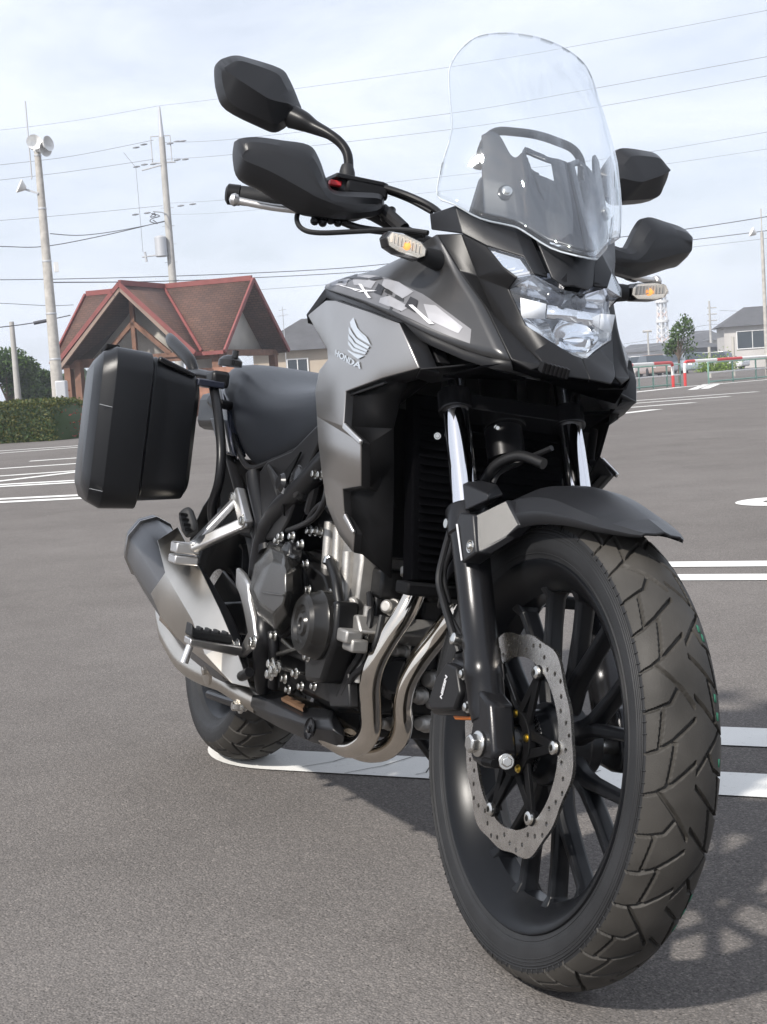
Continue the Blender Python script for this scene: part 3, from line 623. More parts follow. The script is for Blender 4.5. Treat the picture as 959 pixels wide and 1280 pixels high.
b = MB(); b.lathe([(0, .03), (.012, .03), (.013, .024)], (-0.42,-0.0538,0.5351), (.3, 0, -1), 24); mk(b, 'header_collar', 'cast_aluminium', hp)
b = MB(); b.tube([(-0.5897,-0.075,0.2102), (-0.6591,-0.078,0.2118), (-0.7928,-0.085,0.2137), (-0.9805,-0.095,0.2066), (-1.0723,-0.105,0.2044)], [.022, .03, .033, .030, .024], 24, 4); cat = mk(b, 'exhaust_chamber', 'tinted_steel')
b = MB()
A = [(-0.9836,-0.15,0.2241), (-1.0676,-0.115,0.218), (-0.989,-0.145,0.196), (-1.0618,-0.115,0.1742)]
def sec(top_in, top_out, side, bot): return [top_in, top_out, side, bot]
L_ = [sec((-1.1082,-0.1,0.2118), (-1.0145,-0.14,0.2193), (-1.0006,-0.142,0.2005), (-1.0613,-0.11,0.1745)),
      sec((-0.87,-0.1,0.2482), (-0.8237,-0.148,0.2369), (-0.8038,-0.15,0.2131), (-0.8115,-0.12,0.184)),
      sec((-0.797,-0.08,0.2376), (-0.6185,-0.15,0.2425), (-0.6054,-0.15,0.2294), (-0.6348,-0.12,0.1933)),
      sec((-0.6837,-0.07,0.247), (-0.5344,-0.135,0.2593), (-0.5057,-0.138,0.2441), (-0.5431,-0.11,0.2031)),
      sec((-0.6399,-0.06,0.2208), (-0.5106,-0.115,0.2386), (-0.4958,-0.12,0.2332), (-0.5398,-0.1,0.2083))]
b.loft(L_); b.mi = [0] * len(b.f); cover = mk(b, 'exhaust_guard', 'grain_plastic', bevel=.004)
b = MB(); b.slab([(-0.7767,-0.139,0.2443), (-0.8016,-0.118,0.2455), (-0.7181,-0.112,0.2444), (-0.6606,-0.137,0.2451)], (0, -.3, 1), .006); mk(b, 'guard_slot', 'rust', cover)
b = MB(); b.lathe([(0, .020), (.003, .0185), (-.006, .015)], (-0.5818,-0.151,0.2298), (0, -1, .1), 24); b.hexbolt((-0.5801,-0.15,0.2288), (0, -1, 0), .006, .005); mk(b, 'guard_bolt', 'fork_black', cover)
b = MB(); b.hexbolt((-0.9781,-0.15,0.1962), (0, -1, 0), .010, .02); b.hexbolt((-0.9878,-0.14,0.1933), (.5, -1, 0), .006, .02); mk(b, 'clamp_bolt', 'bolt_steel')
b = MB(); b.tube([(-1.3404,-0.11,0.1585), (-1.1833,-0.115,0.1722), (-1.0829,-0.12,0.1834)], .010, 10, 3); mk(b, 'brake_link', 'frame_black')
b = MB(); b.tube([(-0.9514,-0.12,0.2106), (-0.9831,-0.145,0.2229), (-1.0672,-0.165,0.2334), (-1.1674,-0.18,0.2362), (-1.266,-0.19,0.2477), (-1.3773,-0.198,0.2843), (-1.4789,-0.203,0.3219)], [.025, .025, .025, .03, .034, .034, .018], 20, 4); mp_ = mk(b, 'link_pipe', 'muffler_steel')
b = MB(); b.lathe([(0, .03), (.006, .03), (.008, .02)], (-1.0167,-0.216,0.2583), (0, -1, -.2), 20); b.hexbolt((-0.9965,-0.222,0.2612), (0, -1, -.2), .008, .012); mk(b, 'pipe_boss', 'muffler_steel', mp_)
# muffler body (hexagonal section) and outer heat shield
def mufsec(c, sy, sz, tilt=0):
    c = V(c); pts = []
    for a, ry, rz in ((90, 1, 1), (125, 1, 1), (160, 1.02, 1), (200, 1.02, 1), (235, 1, 1), (270, 1, 1), (305, 1, 1), (340, 1, 1), (20, 1, 1), (55, 1, 1)):
        pts.append(c + Vector((tilt * math.sin(R(a)) * sz, sy * math.cos(R(a)), sz * math.sin(R(a)))))
    return pts
mu0, mu1 = Vector((-1.66, -.205, .455)), Vector((-.90, -.195, .275))
def mc(t): return mu0.lerp(mu1, t)
b = MB(); b.loft([mufsec(mc(t), sy, sz, .25) for t, sy, sz in ((0, .052, .068), (.03, .06, .075), (.2, .062, .077), (.5, .062, .075), (.75, .056, .064), (.92, .04, .045), (1.0, .027, .029))]); muf = mk(b, 'muffler', 'dark_shield', smooth=50, bevel=.004)
b = MB(); b.loft([mufsec(mc(t), sy, sz, .25) for t, sy, sz in ((-.045, .044, .058), (-.03, .058, .073), (.012, .064, .079), (.016, .0625, .0775))]); mk(b, 'muffler_cap', 'dark_shield', muf, smooth=50)
b = MB(); b.loft([mufsec(mc(t), sy, sz, .25) for t, sy, sz in ((.0125, .0645, .0795), (.0165, .0645, .0795))]); mk(b, 'cap_seam', 'aluminium', muf)
hs_top = [(-1.3005,-0.235,0.5252), (-1.0393,-0.238,0.441), (-0.8625,-0.228,0.3543), (-0.8196,-0.19,0.2582)]
hs_mid = [(-1.3218,-0.272,0.4903), (-1.2205,-0.274,0.4299), (-0.9781,-0.27,0.3624), (-0.8987,-0.262,0.3146), (-0.8378,-0.22,0.2656)]
hs_low = [(-1.3218,-0.272,0.4903), (-1.2469,-0.273,0.4325), (-1.3651,-0.262,0.3705), (-1.2755,-0.258,0.334), (-1.0323,-0.25,0.3022), (-0.8833,-0.215,0.2567)]
b = MB()
vs_ = [(-1.3005,-0.235,0.5252), (-1.3218,-0.272,0.4903), (-1.0323,-0.24,0.4416), (-1.206,-0.276,0.4311), (-0.9158,-0.236,0.3915), (-0.971,-0.272,0.3632), (-0.8436,-0.226,0.3433), (-0.8896,-0.262,0.3068), (-0.8252,-0.185,0.2575), (-0.8303,-0.222,0.2637), (-1.3008,-0.278,0.3764), (-1.2125,-0.274,0.339), (-1.0745,-0.27,0.3126), (-0.9859,-0.262,0.2986)]
b.add(vs_, [(0, 1, 3, 2), (2, 3, 5, 4), (4, 5, 7, 6), (6, 7, 9, 8), (3, 10, 11), (3, 11, 5), (5, 11, 12), (5, 12, 13, 7), (7, 13, 9)])
mk(b, 'heat_shield', 'muffler_steel', muf, solid=.003, bevel=.003, smooth=20)
b = MB(); b.bar((-1.312,-0.248,0.3249), (-1.0827,-0.235,0.2893), .012, .012, .006, .006, (0, 1, 0)); mk(b, 'shield_seam', 'tinted_steel', muf)

# ---- frame
for s in (-1, 1):
    b = MB(); b.tube([(-.30, s * .05, .93), (-.45, s * .14, .80), (-.70, s * .16, .66), (-.92, s * .155, .56), (-.96, s * .15, .42), (-.94, s * .14, .30)], .022, 14, 4); mk(b, 'frame_tube', 'frame_black')
    b = MB(); b.tube([(-.82, s * .13, .66), (-1.15, s * .13, .73), (-1.55, s * .12, .82)], .016, 12, 3); mk(b, 'subframe_tube', 'frame_black')
    b = MB(); b.tube([(-1.0, s * .14, .52), (-1.2, s * .14, .63), (-1.45, s * .125, .78)], .013, 12, 3); mk(b, 'subframe_tube', 'frame_black')
    b = MB(); b.bar((-.92, s * .115, .38), (-1.47, s * .115, .318), .075, .06, .034, .03, (0, 1, 0)); mk(b, 'swingarm', 'frame_black', bevel=.006)
    b = MB(); b.plate([(-1.53, .29), (-1.53, .345), (-1.40, .352), (-1.38, .288)], s * .1, s * .135); b.hexbolt((-1.445, s * .135, .312), (0, s, 0), .014, .012); mk(b, 'swingarm_end', 'aluminium', bevel=.004)
# side cover below the seat, right and left
sc0 = [(-1.0083,-0.16,0.6639), (-0.9495,-0.165,0.6874), (-0.7864,-0.172,0.7103), (-0.6446,-0.176,0.7622), (-0.6309,-0.176,0.734), (-0.7152,-0.17,0.6578), (-0.7838,-0.165,0.5809), (-0.8398,-0.162,0.541), (-0.9982,-0.16,0.5259), (-0.9619,-0.162,0.5857)]
for s in (-1, 1):
    b = MB(); n = len(sc0); b.loft([sc0, [(x, y + .03, z) for x, y, z in sc0]])
    if s > 0: b.mirror()
    mk(b, 'side_cover', 'black_plastic', bevel=.004)
b = MB(); b.add([(-0.9355,-0.168,0.6749), (-0.9062,-0.175,0.6812), (-0.7754,-0.175,0.5879), (-0.8076,-0.18,0.6532)], [(0, 1, 3), (0, 3, 2)]); mk(b, 'cover_crease', 'black_plastic', solid=.003)
b = MB(); b.slab([(-0.7157,-0.176,0.7082), (-0.8005,-0.176,0.6269), (-0.8243,-0.176,0.653)], (0, -1, 0), .004); mk(b, 'cover_slot', 'deep_black')
b = MB(); b.slab([(-0.7945,-0.179,0.6478), (-0.7979,-0.179,0.6312), (-0.7778,-0.179,0.6276), (-0.7839,-0.179,0.6572)], (0, -1, 0), .003); mk(b, 'cover_clip', 'aluminium')
b = MB(); b.tube([(-1.0494,-0.155,0.6599), (-1.0277,-0.155,0.6314), (-0.9665,-0.152,0.5705), (-0.9245,-0.15,0.5104)], .019, 14, 3); mk(b, 'frame_tube', 'frame_black')
b = MB(); b.cyl((-0.9861,-0.152,0.5532), (-0.9538,-0.152,0.468), .016, 16); mk(b, 'frame_tube', 'frame_black')
b = MB(); b.tube([(-0.8512,-0.165,0.3848), (-0.8328,-0.165,0.349), (-0.8601,-0.15,0.2844), (-0.8822,-0.14,0.2471)], [.024, .026, .022, .016], 14, 3); mk(b, 'frame_lower', 'frame_black')
b = MB(); b.tube([(-0.8111,-0.16,0.3676), (-0.8005,-0.155,0.324), (-0.8283,-0.14,0.2625)], .011, 12, 3); mk(b, 'frame_lower', 'frame_black')
for q in ((-0.7274,-0.18,0.3188), (-0.7159,-0.178,0.309), (-0.7354,-0.178,0.2985), (-0.7181,-0.172,0.3163)):
    b = MB(); b.hexbolt(q, (0, -1, 0), .008, .012); mk(b, 'frame_bolt', 'bolt_steel')
# airbox, throttle and dark fill between tank and engine
b = MB(); b.box((-.62, 0, .68), (.34, .22, .24)); mk(b, 'airbox', 'deep_black', bevel=.02)
b = MB(); b.lathe([(0, .035), (.03, .038), (.045, .03), (.05, .018)], (-0.7385,-0.13,0.654), (0, -1, 0), 24); b.lathe([(0, .02), (.05, .02), (.058, .014)], (-0.7969,-0.13,0.644), (0, -1, .1), 16); mk(b, 'throttle_body', 'gloss_black')
for q in ((-0.6425,-0.17,0.6706), (-0.6134,-0.17,0.6701)):
    b = MB(); b.hexbolt(q, (0, -1, 0), .006, .01); mk(b, 'throttle_bolt', 'bolt_steel')
b = MB(); b.tube([(-0.6097,-0.16,0.6629), (-0.6006,-0.165,0.6277), (-0.6356,-0.165,0.5975), (-0.7154,-0.16,0.577), (-0.806,-0.155,0.5608)], .0055, 10, 4); mk(b, 'throttle_cable', 'hose_rubber')
b = MB(); b.tube([(-0.6803,-0.15,0.7192), (-0.6859,-0.15,0.6612), (-0.7224,-0.145,0.6015)], .012, 10, 4); mk(b, 'fuel_hose', 'hose_rubber')
b = MB(); b.box((-1.05, 0, .60), (.20, .16, .20)); mk(b, 'battery_box', 'deep_black', bevel=.02)
b = MB(); b.plate([(-1.16, .42), (-1.14, .74), (-1.10, .80), (-1.06, .74), (-1.08, .42)], -.09, .09); mk(b, 'rear_mudguard', 'deep_black', bevel=.01)
# hugger over the rear tyre
b = MB()
L_ = []
for k in range(9):
    a = R(60 + 11 * k); r_ = .335
    L_.append([(RC[0] + r_ * math.cos(a), y, RC[2] + (r_ - abs(y) * .25) * math.sin(a)) for y in (-.09, -.06, 0, .06, .09)])
b.add([p for l in L_ for p in l], [(i * 5 + j, i * 5 + j + 1, (i + 1) * 5 + j + 1, (i + 1) * 5 + j) for i in range(8) for j in range(4)]); mk(b, 'rear_hugger', 'black_plastic', solid=.004)
b = MB(); b.plate([(-1.12, .40), (-1.12, .36), (-1.28, .34), (-1.36, .40), (-1.30, .44)], -.125, -.118); mk(b, 'swingarm_guard', 'black_plastic', bevel=.003)

# ---- right footrest bracket with heel guard, peg and pedal
b = MB(); hg = [(-0.9737,-0.196,0.4719), (-0.9265,-0.198,0.4652), (-0.8834,-0.198,0.4493), (-0.8676,-0.196,0.4189), (-0.8369,-0.194,0.3891), (-0.8154,-0.192,0.3557), (-0.8236,-0.192,0.3378), (-0.8935,-0.192,0.3044), (-0.9377,-0.192,0.3071), (-0.8977,-0.192,0.3287), (-0.8609,-0.194,0.3584), (-0.8956,-0.196,0.397), (-0.9317,-0.196,0.4209), (-0.9643,-0.196,0.4347)]
b.loft([hg, [(x, y + .012, z) for x, y, z in hg]]); rb = mk(b, 'footrest_bracket', 'aluminium', bevel=.004)
for q in ((-0.792,-0.2,0.3479), (-0.8915,-0.2,0.3259)):
    b = MB(); b.hexbolt(q, (0, -1, 0), .010, .010); mk(b, 'bracket_bolt', 'bolt_steel', rb, bevel=.001)
b = MB(); pin, tip = Vector((-0.859,-0.205,0.3257)), Vector((-0.79,-0.3288,0.3439))
b.loft([[pin + Vector((dx, 0, dz)) for dx, dz in ((.016, .006), (-.016, .006), (-.016, -.014), (.016, -.014))], [tip + Vector((dx, 0, dz)) for dx, dz in ((.024, .006), (-.024, .006), (-.024, -.008), (.024, -.008))]]); peg = mk(b, 'rider_footrest', 'aluminium', bevel=.003)
b = MB(); a0, a1 = pin.lerp(tip, .2) + Vector((0, 0, .012)), pin.lerp(tip, 1.0) + Vector((0, 0, .012))
b.loft([[a0 + Vector((dx, 0, dz)) for dx, dz in ((.018, -.005), (.014, .012), (-.014, .012), (-.018, -.005))], [a0.lerp(a1, .9) + Vector((dx, 0, dz)) for dx, dz in ((.024, -.005), (.02, .011), (-.02, .011), (-.024, -.005))], [a1 + Vector((dx, 0, dz)) for dx, dz in ((.024, -.003), (.02, .022), (-.02, .022), (-.024, -.003))]]); mk(b, 'footrest_rubber', 'rubber', peg, bevel=.004)
for k in range(4):
    b = MB(); q = a0.lerp(a1, .15 + .2 * k) + Vector((0, 0, .013)); b.box(q, (.030, .006, .006)); mk(b, 'rubber_rib', 'rubber', peg, bevel=.001)
b = MB(); b.cyl(tip + Vector((.01, .004, -.008)), tip + Vector((.01, -.004, -.040)), .007, 12, .0085); mk(b, 'bank_sensor', 'aluminium', peg)
b = MB(); b.tube([(-0.8001,-0.2,0.2911), (-0.8391,-0.205,0.2754), (-0.904,-0.21,0.2659)], .010, 12, 3); mk(b, 'brake_pedal', 'fork_black')
# passenger footrest hanger
b = MB(); apex = Vector((-1.0734,-0.262,0.4974)); lug1, lug2 = Vector((-1.0749,-0.175,0.6074)), Vector((-0.9819,-0.178,0.5638))
b.bar(apex, lug1, .030, .026, .018, .016, (0, 1, 0)); b.bar(apex, lug2, .026, .026, .018, .016, (0, 1, 0)); b.bar(lug1 + Vector((0, -.002, .01)), lug2 + Vector((0, -.002, -.012)), .03, .034, .022, .022, (0, 1, 0))
ph = mk(b, 'passenger_footrest_hanger', 'aluminium', bevel=.005)
b = MB(); b.box(apex + Vector((-.02, -.008, -.004)), (.05, .05, .022)); b.box(apex + Vector((-.025, -.008, -.028)), (.055, .05, .018)); mk(b, 'footrest_clevis', 'aluminium', ph, bevel=.003)
for q in (lug1, lug2):
    b = MB(); b.hexbolt(q + Vector((0, -.012, 0)), (0, -1, 0), .009, .008); mk(b, 'hanger_bolt', 'bolt_steel', ph)
b = MB(); pr0 = Vector((-1.0479,-0.272,0.5243)); pr1 = Vector((-1.076,-0.285,0.5714))
b.tube([pr0, pr0.lerp(pr1, .3), pr0.lerp(pr1, .8), pr1], [.016, .022, .02, .012], 10, 3, True, .6); pp = mk(b, 'passenger_footrest', 'rubber', bevel=.002)
for k in range(4):
    b = MB(); q = pr0.lerp(pr1, .2 + .2 * k); b.box(q + Vector((.012, -.010, 0)), (.016, .012, .006)); mk(b, 'rubber_rib', 'deep_black', pp)
# side stand on the left
b = MB(); b.tube([(-.80, .10, .25), (-.72, .155, .17), (-.60, .235, .055)], .014, 12, 3); ss = mk(b, 'side_stand', 'frame_black')
b = MB(); b.box((-.58, .25, .045), (.07, .045, .010), Matrix.Rotation(R(11.25), 3, 'X')); mk(b, 'stand_foot', 'frame_black', ss, bevel=.003)

# ---------------------------------------------------------------- bodywork
def LR(fn, name, m, **k):
    o = []
    for s in (-1, 1):
        b = MB(); fn(b)
        if s > 0: b.mirror()
        o.append(mk(b, name, m, **k))
    return o
# ---- front mudguard
b = MB(); rows = []
for th, rs, rc_, rm, ys, yc in ((57.0, .3635, .3690, .3735, .030, .021), (58.5, .3560, .3645, .3715, .039, .029), (60.5, .3490, .3600, .3690, .048, .037), (64, .3385, .3525, .3655, .061, .047), (74, .320, .343, .362, .076, .062), (85, .306, .341, .363, .081, .066), (96, .297, .340, .364, .084, .068), (106, .294, .340, .364, .086, .07), (116, .298, .340, .362, .088, .07), (126, .304, .340, .360, .088, .07), (140, .312, .338, .356, .084, .066), (152, .325, .338, .352, .07, .055)):
    t = R(th); row = []
    for y, r in ((-ys, rs), (-ys * .995, rs + (rc_ - rs) * .5), (-yc - .004, rc_), (-yc * .5, rm - .004), (0, rm), (yc * .5, rm - .004), (yc + .004, rc_), (ys * .995, rs + (rc_ - rs) * .5), (ys, rs)):
        row.append((r * math.cos(t), y, .33 + r * math.sin(t)))
    rows.append(row)
def cr4(a, b_, c, d, t): return .5 * ((2 * b_) + (c - a) * t + (2 * a - 5 * b_ + 4 * c - d) * t * t + (3 * b_ - a - 3 * c + d) * t ** 3)
dr = []
for i in range(len(rows) - 1):
    for k in range(4):
        dr.append([tuple(cr4(V(rows[max(i - 1, 0)][j]), V(rows[i][j]), V(rows[i + 1][j]), V(rows[min(i + 2, len(rows) - 1)][j]), k / 4) if i > 2 else V(rows[i][j]).lerp(V(rows[i + 1][j]), k / 4)) for j in range(9)])
rows = dr + [rows[-1]]
n = 9; b.add([p for r_ in rows for p in r_], [(i * n + j, i * n + j + 1, (i + 1) * n + j + 1, (i + 1) * n + j) for i in range(len(rows) - 1) for j in range(n - 1)])
fender = mk(b, 'front_mudguard', 'grain_plastic', solid=.0035, smooth=19)
# fork shroud brackets of the mudguard
def brk(b):
    # outer plate
    pl = [(-0.1291,-0.13,0.6378), (-0.0865,-0.13,0.6369), (-0.0621,-0.13,0.5839), (-0.1041,-0.13,0.5654), (-0.1383,-0.13,0.6221)]
    b.loft([pl, [(x, y + .03, z) for x, y, z in pl]])
def brk2(b):
    pl = [(-0.0898,-0.127,0.6359), (-0.0678,-0.088,0.6641), (-0.0225,-0.087,0.6305), (-0.048,-0.094,0.6123), (-0.0629,-0.127,0.583)]
    b.loft([pl, [(x + .004, y + .02, z) for x, y, z in pl]])
def brk3(b):
    t = [(-0.1365,-0.128,0.6798), (-0.0716,-0.116,0.6678), (-0.0732,-0.114,0.6588), (-0.1177,-0.128,0.6399)]
    i = [(-0.2201,-0.07,0.6902), (-0.1461,-0.066,0.685), (-0.1219,-0.066,0.6707), (-0.1851,-0.07,0.6407)]
    b.loft([t, i])
for f_, n_, m_ in ((brk, 'mudguard_bracket', 'grain_plastic'), (brk2, 'mudguard_side', 'grain_plastic'), (brk3, 'mudguard_cap', 'grain_plastic')):
    for s in (-1, 1):
        b = MB(); f_(b)
        if s > 0: b.mirror()
        mk(b, n_, m_, fender, bevel=.003, smooth=25)
for s in (-1, 1):
    b = MB(); q = (-0.0822,-0.13,0.5914); q = (q[0], s * .130, q[2]); b.lathe([(0, .010), (.0015, .0095), (.001, .0075), (-.002, .007)], q, (0, s, 0), 20); b.bolt(q, (0, s, 0), .0045, .004); mk(b, 'mudguard_bolt', 'bolt_steel', fender)
b = MB()
for k, (u, v) in enumerate(((571, 656), (573, 665), (574, 674), (575.5, 683), (576.5, 692), (577.5, 699))):
    pass
b.slab([(-0.1332,-0.1315,0.6199), (-0.1279,-0.1315,0.6203), (-0.0989,-0.1315,0.5703), (-0.1024,-0.1315,0.5688)], (0, -1, 0), .0006); mk(b, 'reflector_strip', 'decal_white', fender)

# ---- headlight: clear lens, reflector housing
a_ = (-0.1885,-0.108,1.035); b_ = (-0.1289,-0.074,1.0178); c_ = (-0.1157,-0.062,0.9939); d_ = (-0.1008,-0.02,0.9772); e_ = (-0.1078,0,0.9786); f_ = (-0.1168,-0.088,0.985); g_ = (-0.1415,-0.101,1.0016); h_ = (-0.1442,-0.085,0.9715); i_ = (-0.1241,-0.082,0.9492); j_ = (-0.1026,-0.072,0.9166); k_ = (-0.0826,-0.038,0.8962); l_ = (-0.0615,-0.012,0.8794); m_ = (-0.0589,0,0.8775)
mid = (-.075, -.035, .945); midc = (-.062, 0, .945)
HLF = [(a_, b_, c_, f_, g_), (c_, d_, mid), (d_, e_, midc, mid), (c_, mid, h_, f_), (h_, mid, i_), (i_, mid, j_), (j_, mid, k_), (k_, mid, midc, m_, l_)]
def polys(b, fl):
    for f in fl: b.add(f, [tuple(range(len(f)))])
b = MB(); polys(b, HLF); b.both(); lens = mk(b, 'headlight', 'lens_clear', merge=.0005, smooth=60)
# reflector housing behind the lens: tapering bright walls, two bowls above, light bar, wide lower bowl
def inb(p, k=.82, d=.05): return (p[0] - d, p[1] * k, .945 + (p[2] - .945) * k)
ol = [c_, d_, e_]; lo = [f_, h_, i_, j_, k_, l_, m_]
b = MB(); ring = [e_, d_, c_, f_, h_, i_, j_, k_, l_, m_]; fr_ = [(p[0] - .004, p[1] * .985, p[2]) for p in ring]; bk_ = [inb(p) for p in ring]; n = len(ring)
b.add(fr_ + bk_, [(i, i + 1, n + i + 1, n + i) for i in range(n - 1)]); b.both(); mk(b, 'reflector', 'reflector_pale', lens, merge=.0003, smooth=15)
b = MB(); b.add(bk_ + [(-.165, 0, .945)], [(i, i + 1, n) for i in range(n - 1)]); b.both(); mk(b, 'reflector_back', 'reflector_pale', lens, merge=.0003, smooth=15)
for s in (-1, 1):
    b = MB(); b.lathe([(.036, .030), (.024, .026), (.010, .018), (0, .006)], (-.150, s * .036, .968), (1, s * .12, .04), 24, cap=False); mk(b, 'reflector_bowl', 'chrome', lens, smooth=60)
    b = MB(); b.lathe([(0, .002), (.002, .010), (.008, .0135), (.012, .010), (.014, .003)], (-.13, s * .020, .967), (1, 0, .05), 24); mk(b, 'projector_lens', 'tail_blue', lens)
    b = MB(); b.add([(-.116, -.080, .957), (-.098, -.046, .952), (-.097, -.046, .930), (-.113, -.076, .928)], [(0, 1, 2, 3)])
    if s > 0: b.mirror()
    mk(b, 'position_light', 'led_white', lens, solid=.002)
    b = MB(); b.add([(-.098, -.044, .951), (-.088, 0, .949), (-.086, 0, .930), (-.097, -.044, .930)], [(0, 1, 2, 3)])
    if s > 0: b.mirror()
    mk(b, 'light_bar', 'reflector_chrome', lens, solid=.002)
    b = MB(); polys(b, [tuple((x - .007, y, z) for x, y, z in (a_, b_, c_, f_, g_))])
    if s > 0: b.mirror()
    mk(b, 'running_light', 'reflector_chrome', lens)
    b = MB()
    for k in range(9):
        t = .2 + k * .09; p0 = V(a_).lerp(V(f_), t); p1 = V(a_).lerp(V(c_), t); b.bar(p0 - Vector((.004, 0, 0)), p1 - Vector((.004, 0, 0)), .003, .003, .003, .003, (1, 0, 0))
    if s > 0: b.mirror()
    mk(b, 'running_light_rib', 'led_white', lens, kind='stuff')
for s in (-1, 1):
    for pl in ((f_, c_, (-0.1099,-0.028,0.9755), (-0.1151,-0.034,0.962), (-0.122,-0.076,0.9652), h_), (i_, (-0.1128,-0.056,0.9373), (-0.0931,-0.036,0.925), (-0.0844,-0.024,0.8984), k_, j_)):
        b = MB(); b.add([(x - .010, y, z) for x, y, z in pl], [(0, 1, 2, 3, 4, 5)])
        if s > 0: b.mirror()
        mk(b, 'brightening_facet', 'facet_pale', lens, solid=.001)  # pale facets added behind the lens to brighten the headlight's inside
b = MB(); b.lathe([(.034, .036), (.02, .030), (.008, .018), (0, .004)], (-.125, 0, .908), (1, 0, .08), 28, cap=False); b.v = [(x, y, .908 + (z - .908) * .72) for x, y, z in b.v]; mk(b, 'low_beam_bowl', 'reflector_chrome', lens, smooth=60)

# ---- nose cowl panels round the headlight
r1a, r1b, r1c, r1d = (-0.2673,-0.156,1.0539), (-0.2213,-0.134,0.9979), (-0.1593,-0.113,0.9411), (-0.0847,-0.099,0.8621)
r2a, r2b, r2c, r2d, r2e = (-0.2253,-0.134,1.054), (-0.202,-0.11,0.9892), (-0.1564,-0.092,0.9216), (-0.0788,-0.064,0.8784), (-0.0586,-0.058,0.8578)
w1, w2 = (-0.3134,-0.152,1.0914), (-0.2909,-0.156,1.0642)
gt, gb = (-0.1528,-0.055,1.0521), (-0.1179,-0.038,0.9934)
s0, s1, s2 = (-0.2473,-0.14,1.0982), (-0.2184,-0.108,1.0771), (-0.1858,-0.07,1.0738)
ch0, ch1, ch2 = (-0.0291,0,0.8455), (-0.0435,-0.044,0.8456), (-0.066,-0.075,0.8499)
hb = lambda p, dx=.004: (p[0] - dx, p[1], p[2])
ct, cg = (-0.1214,0,1.0367), e_
# outer strip between the two ridges
def strip(b):
    b.add([r1a, r1b, r1c, r1d, r2a, r2b, r2c, r2e, ch2], [(0, 1, 5, 4), (1, 2, 6, 5), (2, 3, 7, 6), (3, 8, 7)])
LR(strip, 'nose_side_panel', 'black_plastic', solid=.004, bevel=.0025, smooth=20, merge=.0003)
def brow(b):   # panel above the running light, from the side wall up to the screen
    b.add([w1, w2, r2a, a_, b_, c_, gb, gt, s2, s1, s0], [(0, 1, 2, 10), (10, 2, 3, 9), (9, 3, 4, 8), (8, 4, 5, 6, 7)])
LR(brow, 'nose_upper_panel', 'grain_plastic', solid=.004, bevel=.0025, smooth=20, merge=.0003)
def cheek(b):  # between ridge two and the lens
    b.add([r2a, a_, g_, f_, h_, i_, j_, r2b, r2c, r2d, k_, r2e, l_, m_, ch0, ch1], [(0, 7, 2, 1), (7, 3, 2), (7, 4, 3), (7, 8, 5, 4), (8, 6, 5), (8, 9, 10, 6), (9, 11, 15, 12, 10), (8, 11, 9), (12, 15, 14, 13)])
LR(cheek, 'headlight_surround', 'black_plastic', solid=.004, bevel=.0015, smooth=20, merge=.0003)
b = MB(); off = .004
cgt, cgb = (-0.1484,-0.052,1.0521), (-0.1159,-0.035,0.9925)
b.add([cgt, cgb, (-0.1019,-0.02,0.982), (-0.1095,0,0.9859), ct], [(0, 1, 2, 3, 4)]); b.v = [(x + .003, y, z) for x, y, z in b.v]; b.both(); mk(b, 'nose_center_panel', 'grain_plastic', solid=.004, bevel=.002, smooth=50, merge=.0003)
# grille ribs under the headlight
for s in (-1,):
    for k in range(7):
        b = MB(); t = k / 6; q = V((-0.046,-0.068,0.8514)).lerp(V((-0.0326,-0.036,0.8464)), t) + Vector((-.001, 0, .004)); b.box((q.x, s * -q.y, q.z), (.012, .0035, .014), Matrix.Rotation(R(20), 3, 'Y')); mk(b, 'chin_rib', 'black_plastic')
# underside of the nose
def under(b):
    b.add([r1d, ch2, ch1, ch0, (-.17, 0, .85), (-.2, -.10, .84), (-.2, -.15, .835)], [(0, 1, 5, 6), (1, 2, 5), (2, 3, 4, 5)])
LR(under, 'nose_underside', 'void_black', solid=.004, merge=.0003)

# dark core behind the nose panels
b = MB(); b.loft([[(-.30, y, z) for y, z in ((-.12, .90), (-.14, 1.02), (-.12, 1.055), (0, 1.07), (.12, 1.055), (.14, 1.02), (.12, .90), (0, .87))], [(-.262, y, z) for y, z in ((-.075, .90), (-.095, 1.0), (-.08, 1.03), (0, 1.03), (.08, 1.03), (.095, 1.0), (.075, .90), (0, .88))], [(-.242, y, z) for y, z in ((-.06, .91), (-.075, .98), (-.05, 1.0), (0, 1.0), (.05, 1.0), (.075, .98), (.06, .91), (0, .89))]]); mk(b, 'nose_core', 'deep_black')
# ---- windscreen
ctr = [(-.073, 0, 1.023), (-.092, 0, 1.05), (-.128, 0, 1.11), (-.178, 0, 1.19), (-.24, 0, 1.285), (-.29, 0, 1.355), (-.322, 0, 1.405)]
edge = [(-.268, -.163, 1.112), (-.273, -.160, 1.158), (-.280, -.147, 1.217), (-.311, -.142, 1.271), (-.335, -.139, 1.318), (-.342, -.133, 1.34)]
bot = [(-.073, 0, 1.023), (-.079, -.014, 1.025), (-.115, -.040, 1.036), (-.148, -.072, 1.060), (-.168, -.082, 1.068), (-.213, -.112, 1.079), (-.240, -.145, 1.098), (-.268, -.163, 1.112)]
top = [(-.322, 0, 1.405), (-.326, -.04, 1.403), (-.331, -.075, 1.396), (-.336, -.102, 1.384), (-.340, -.122, 1.362), (-.342, -.133, 1.34)]
b = MB(); b.coons(bot, top, ctr, edge, 28, 30)
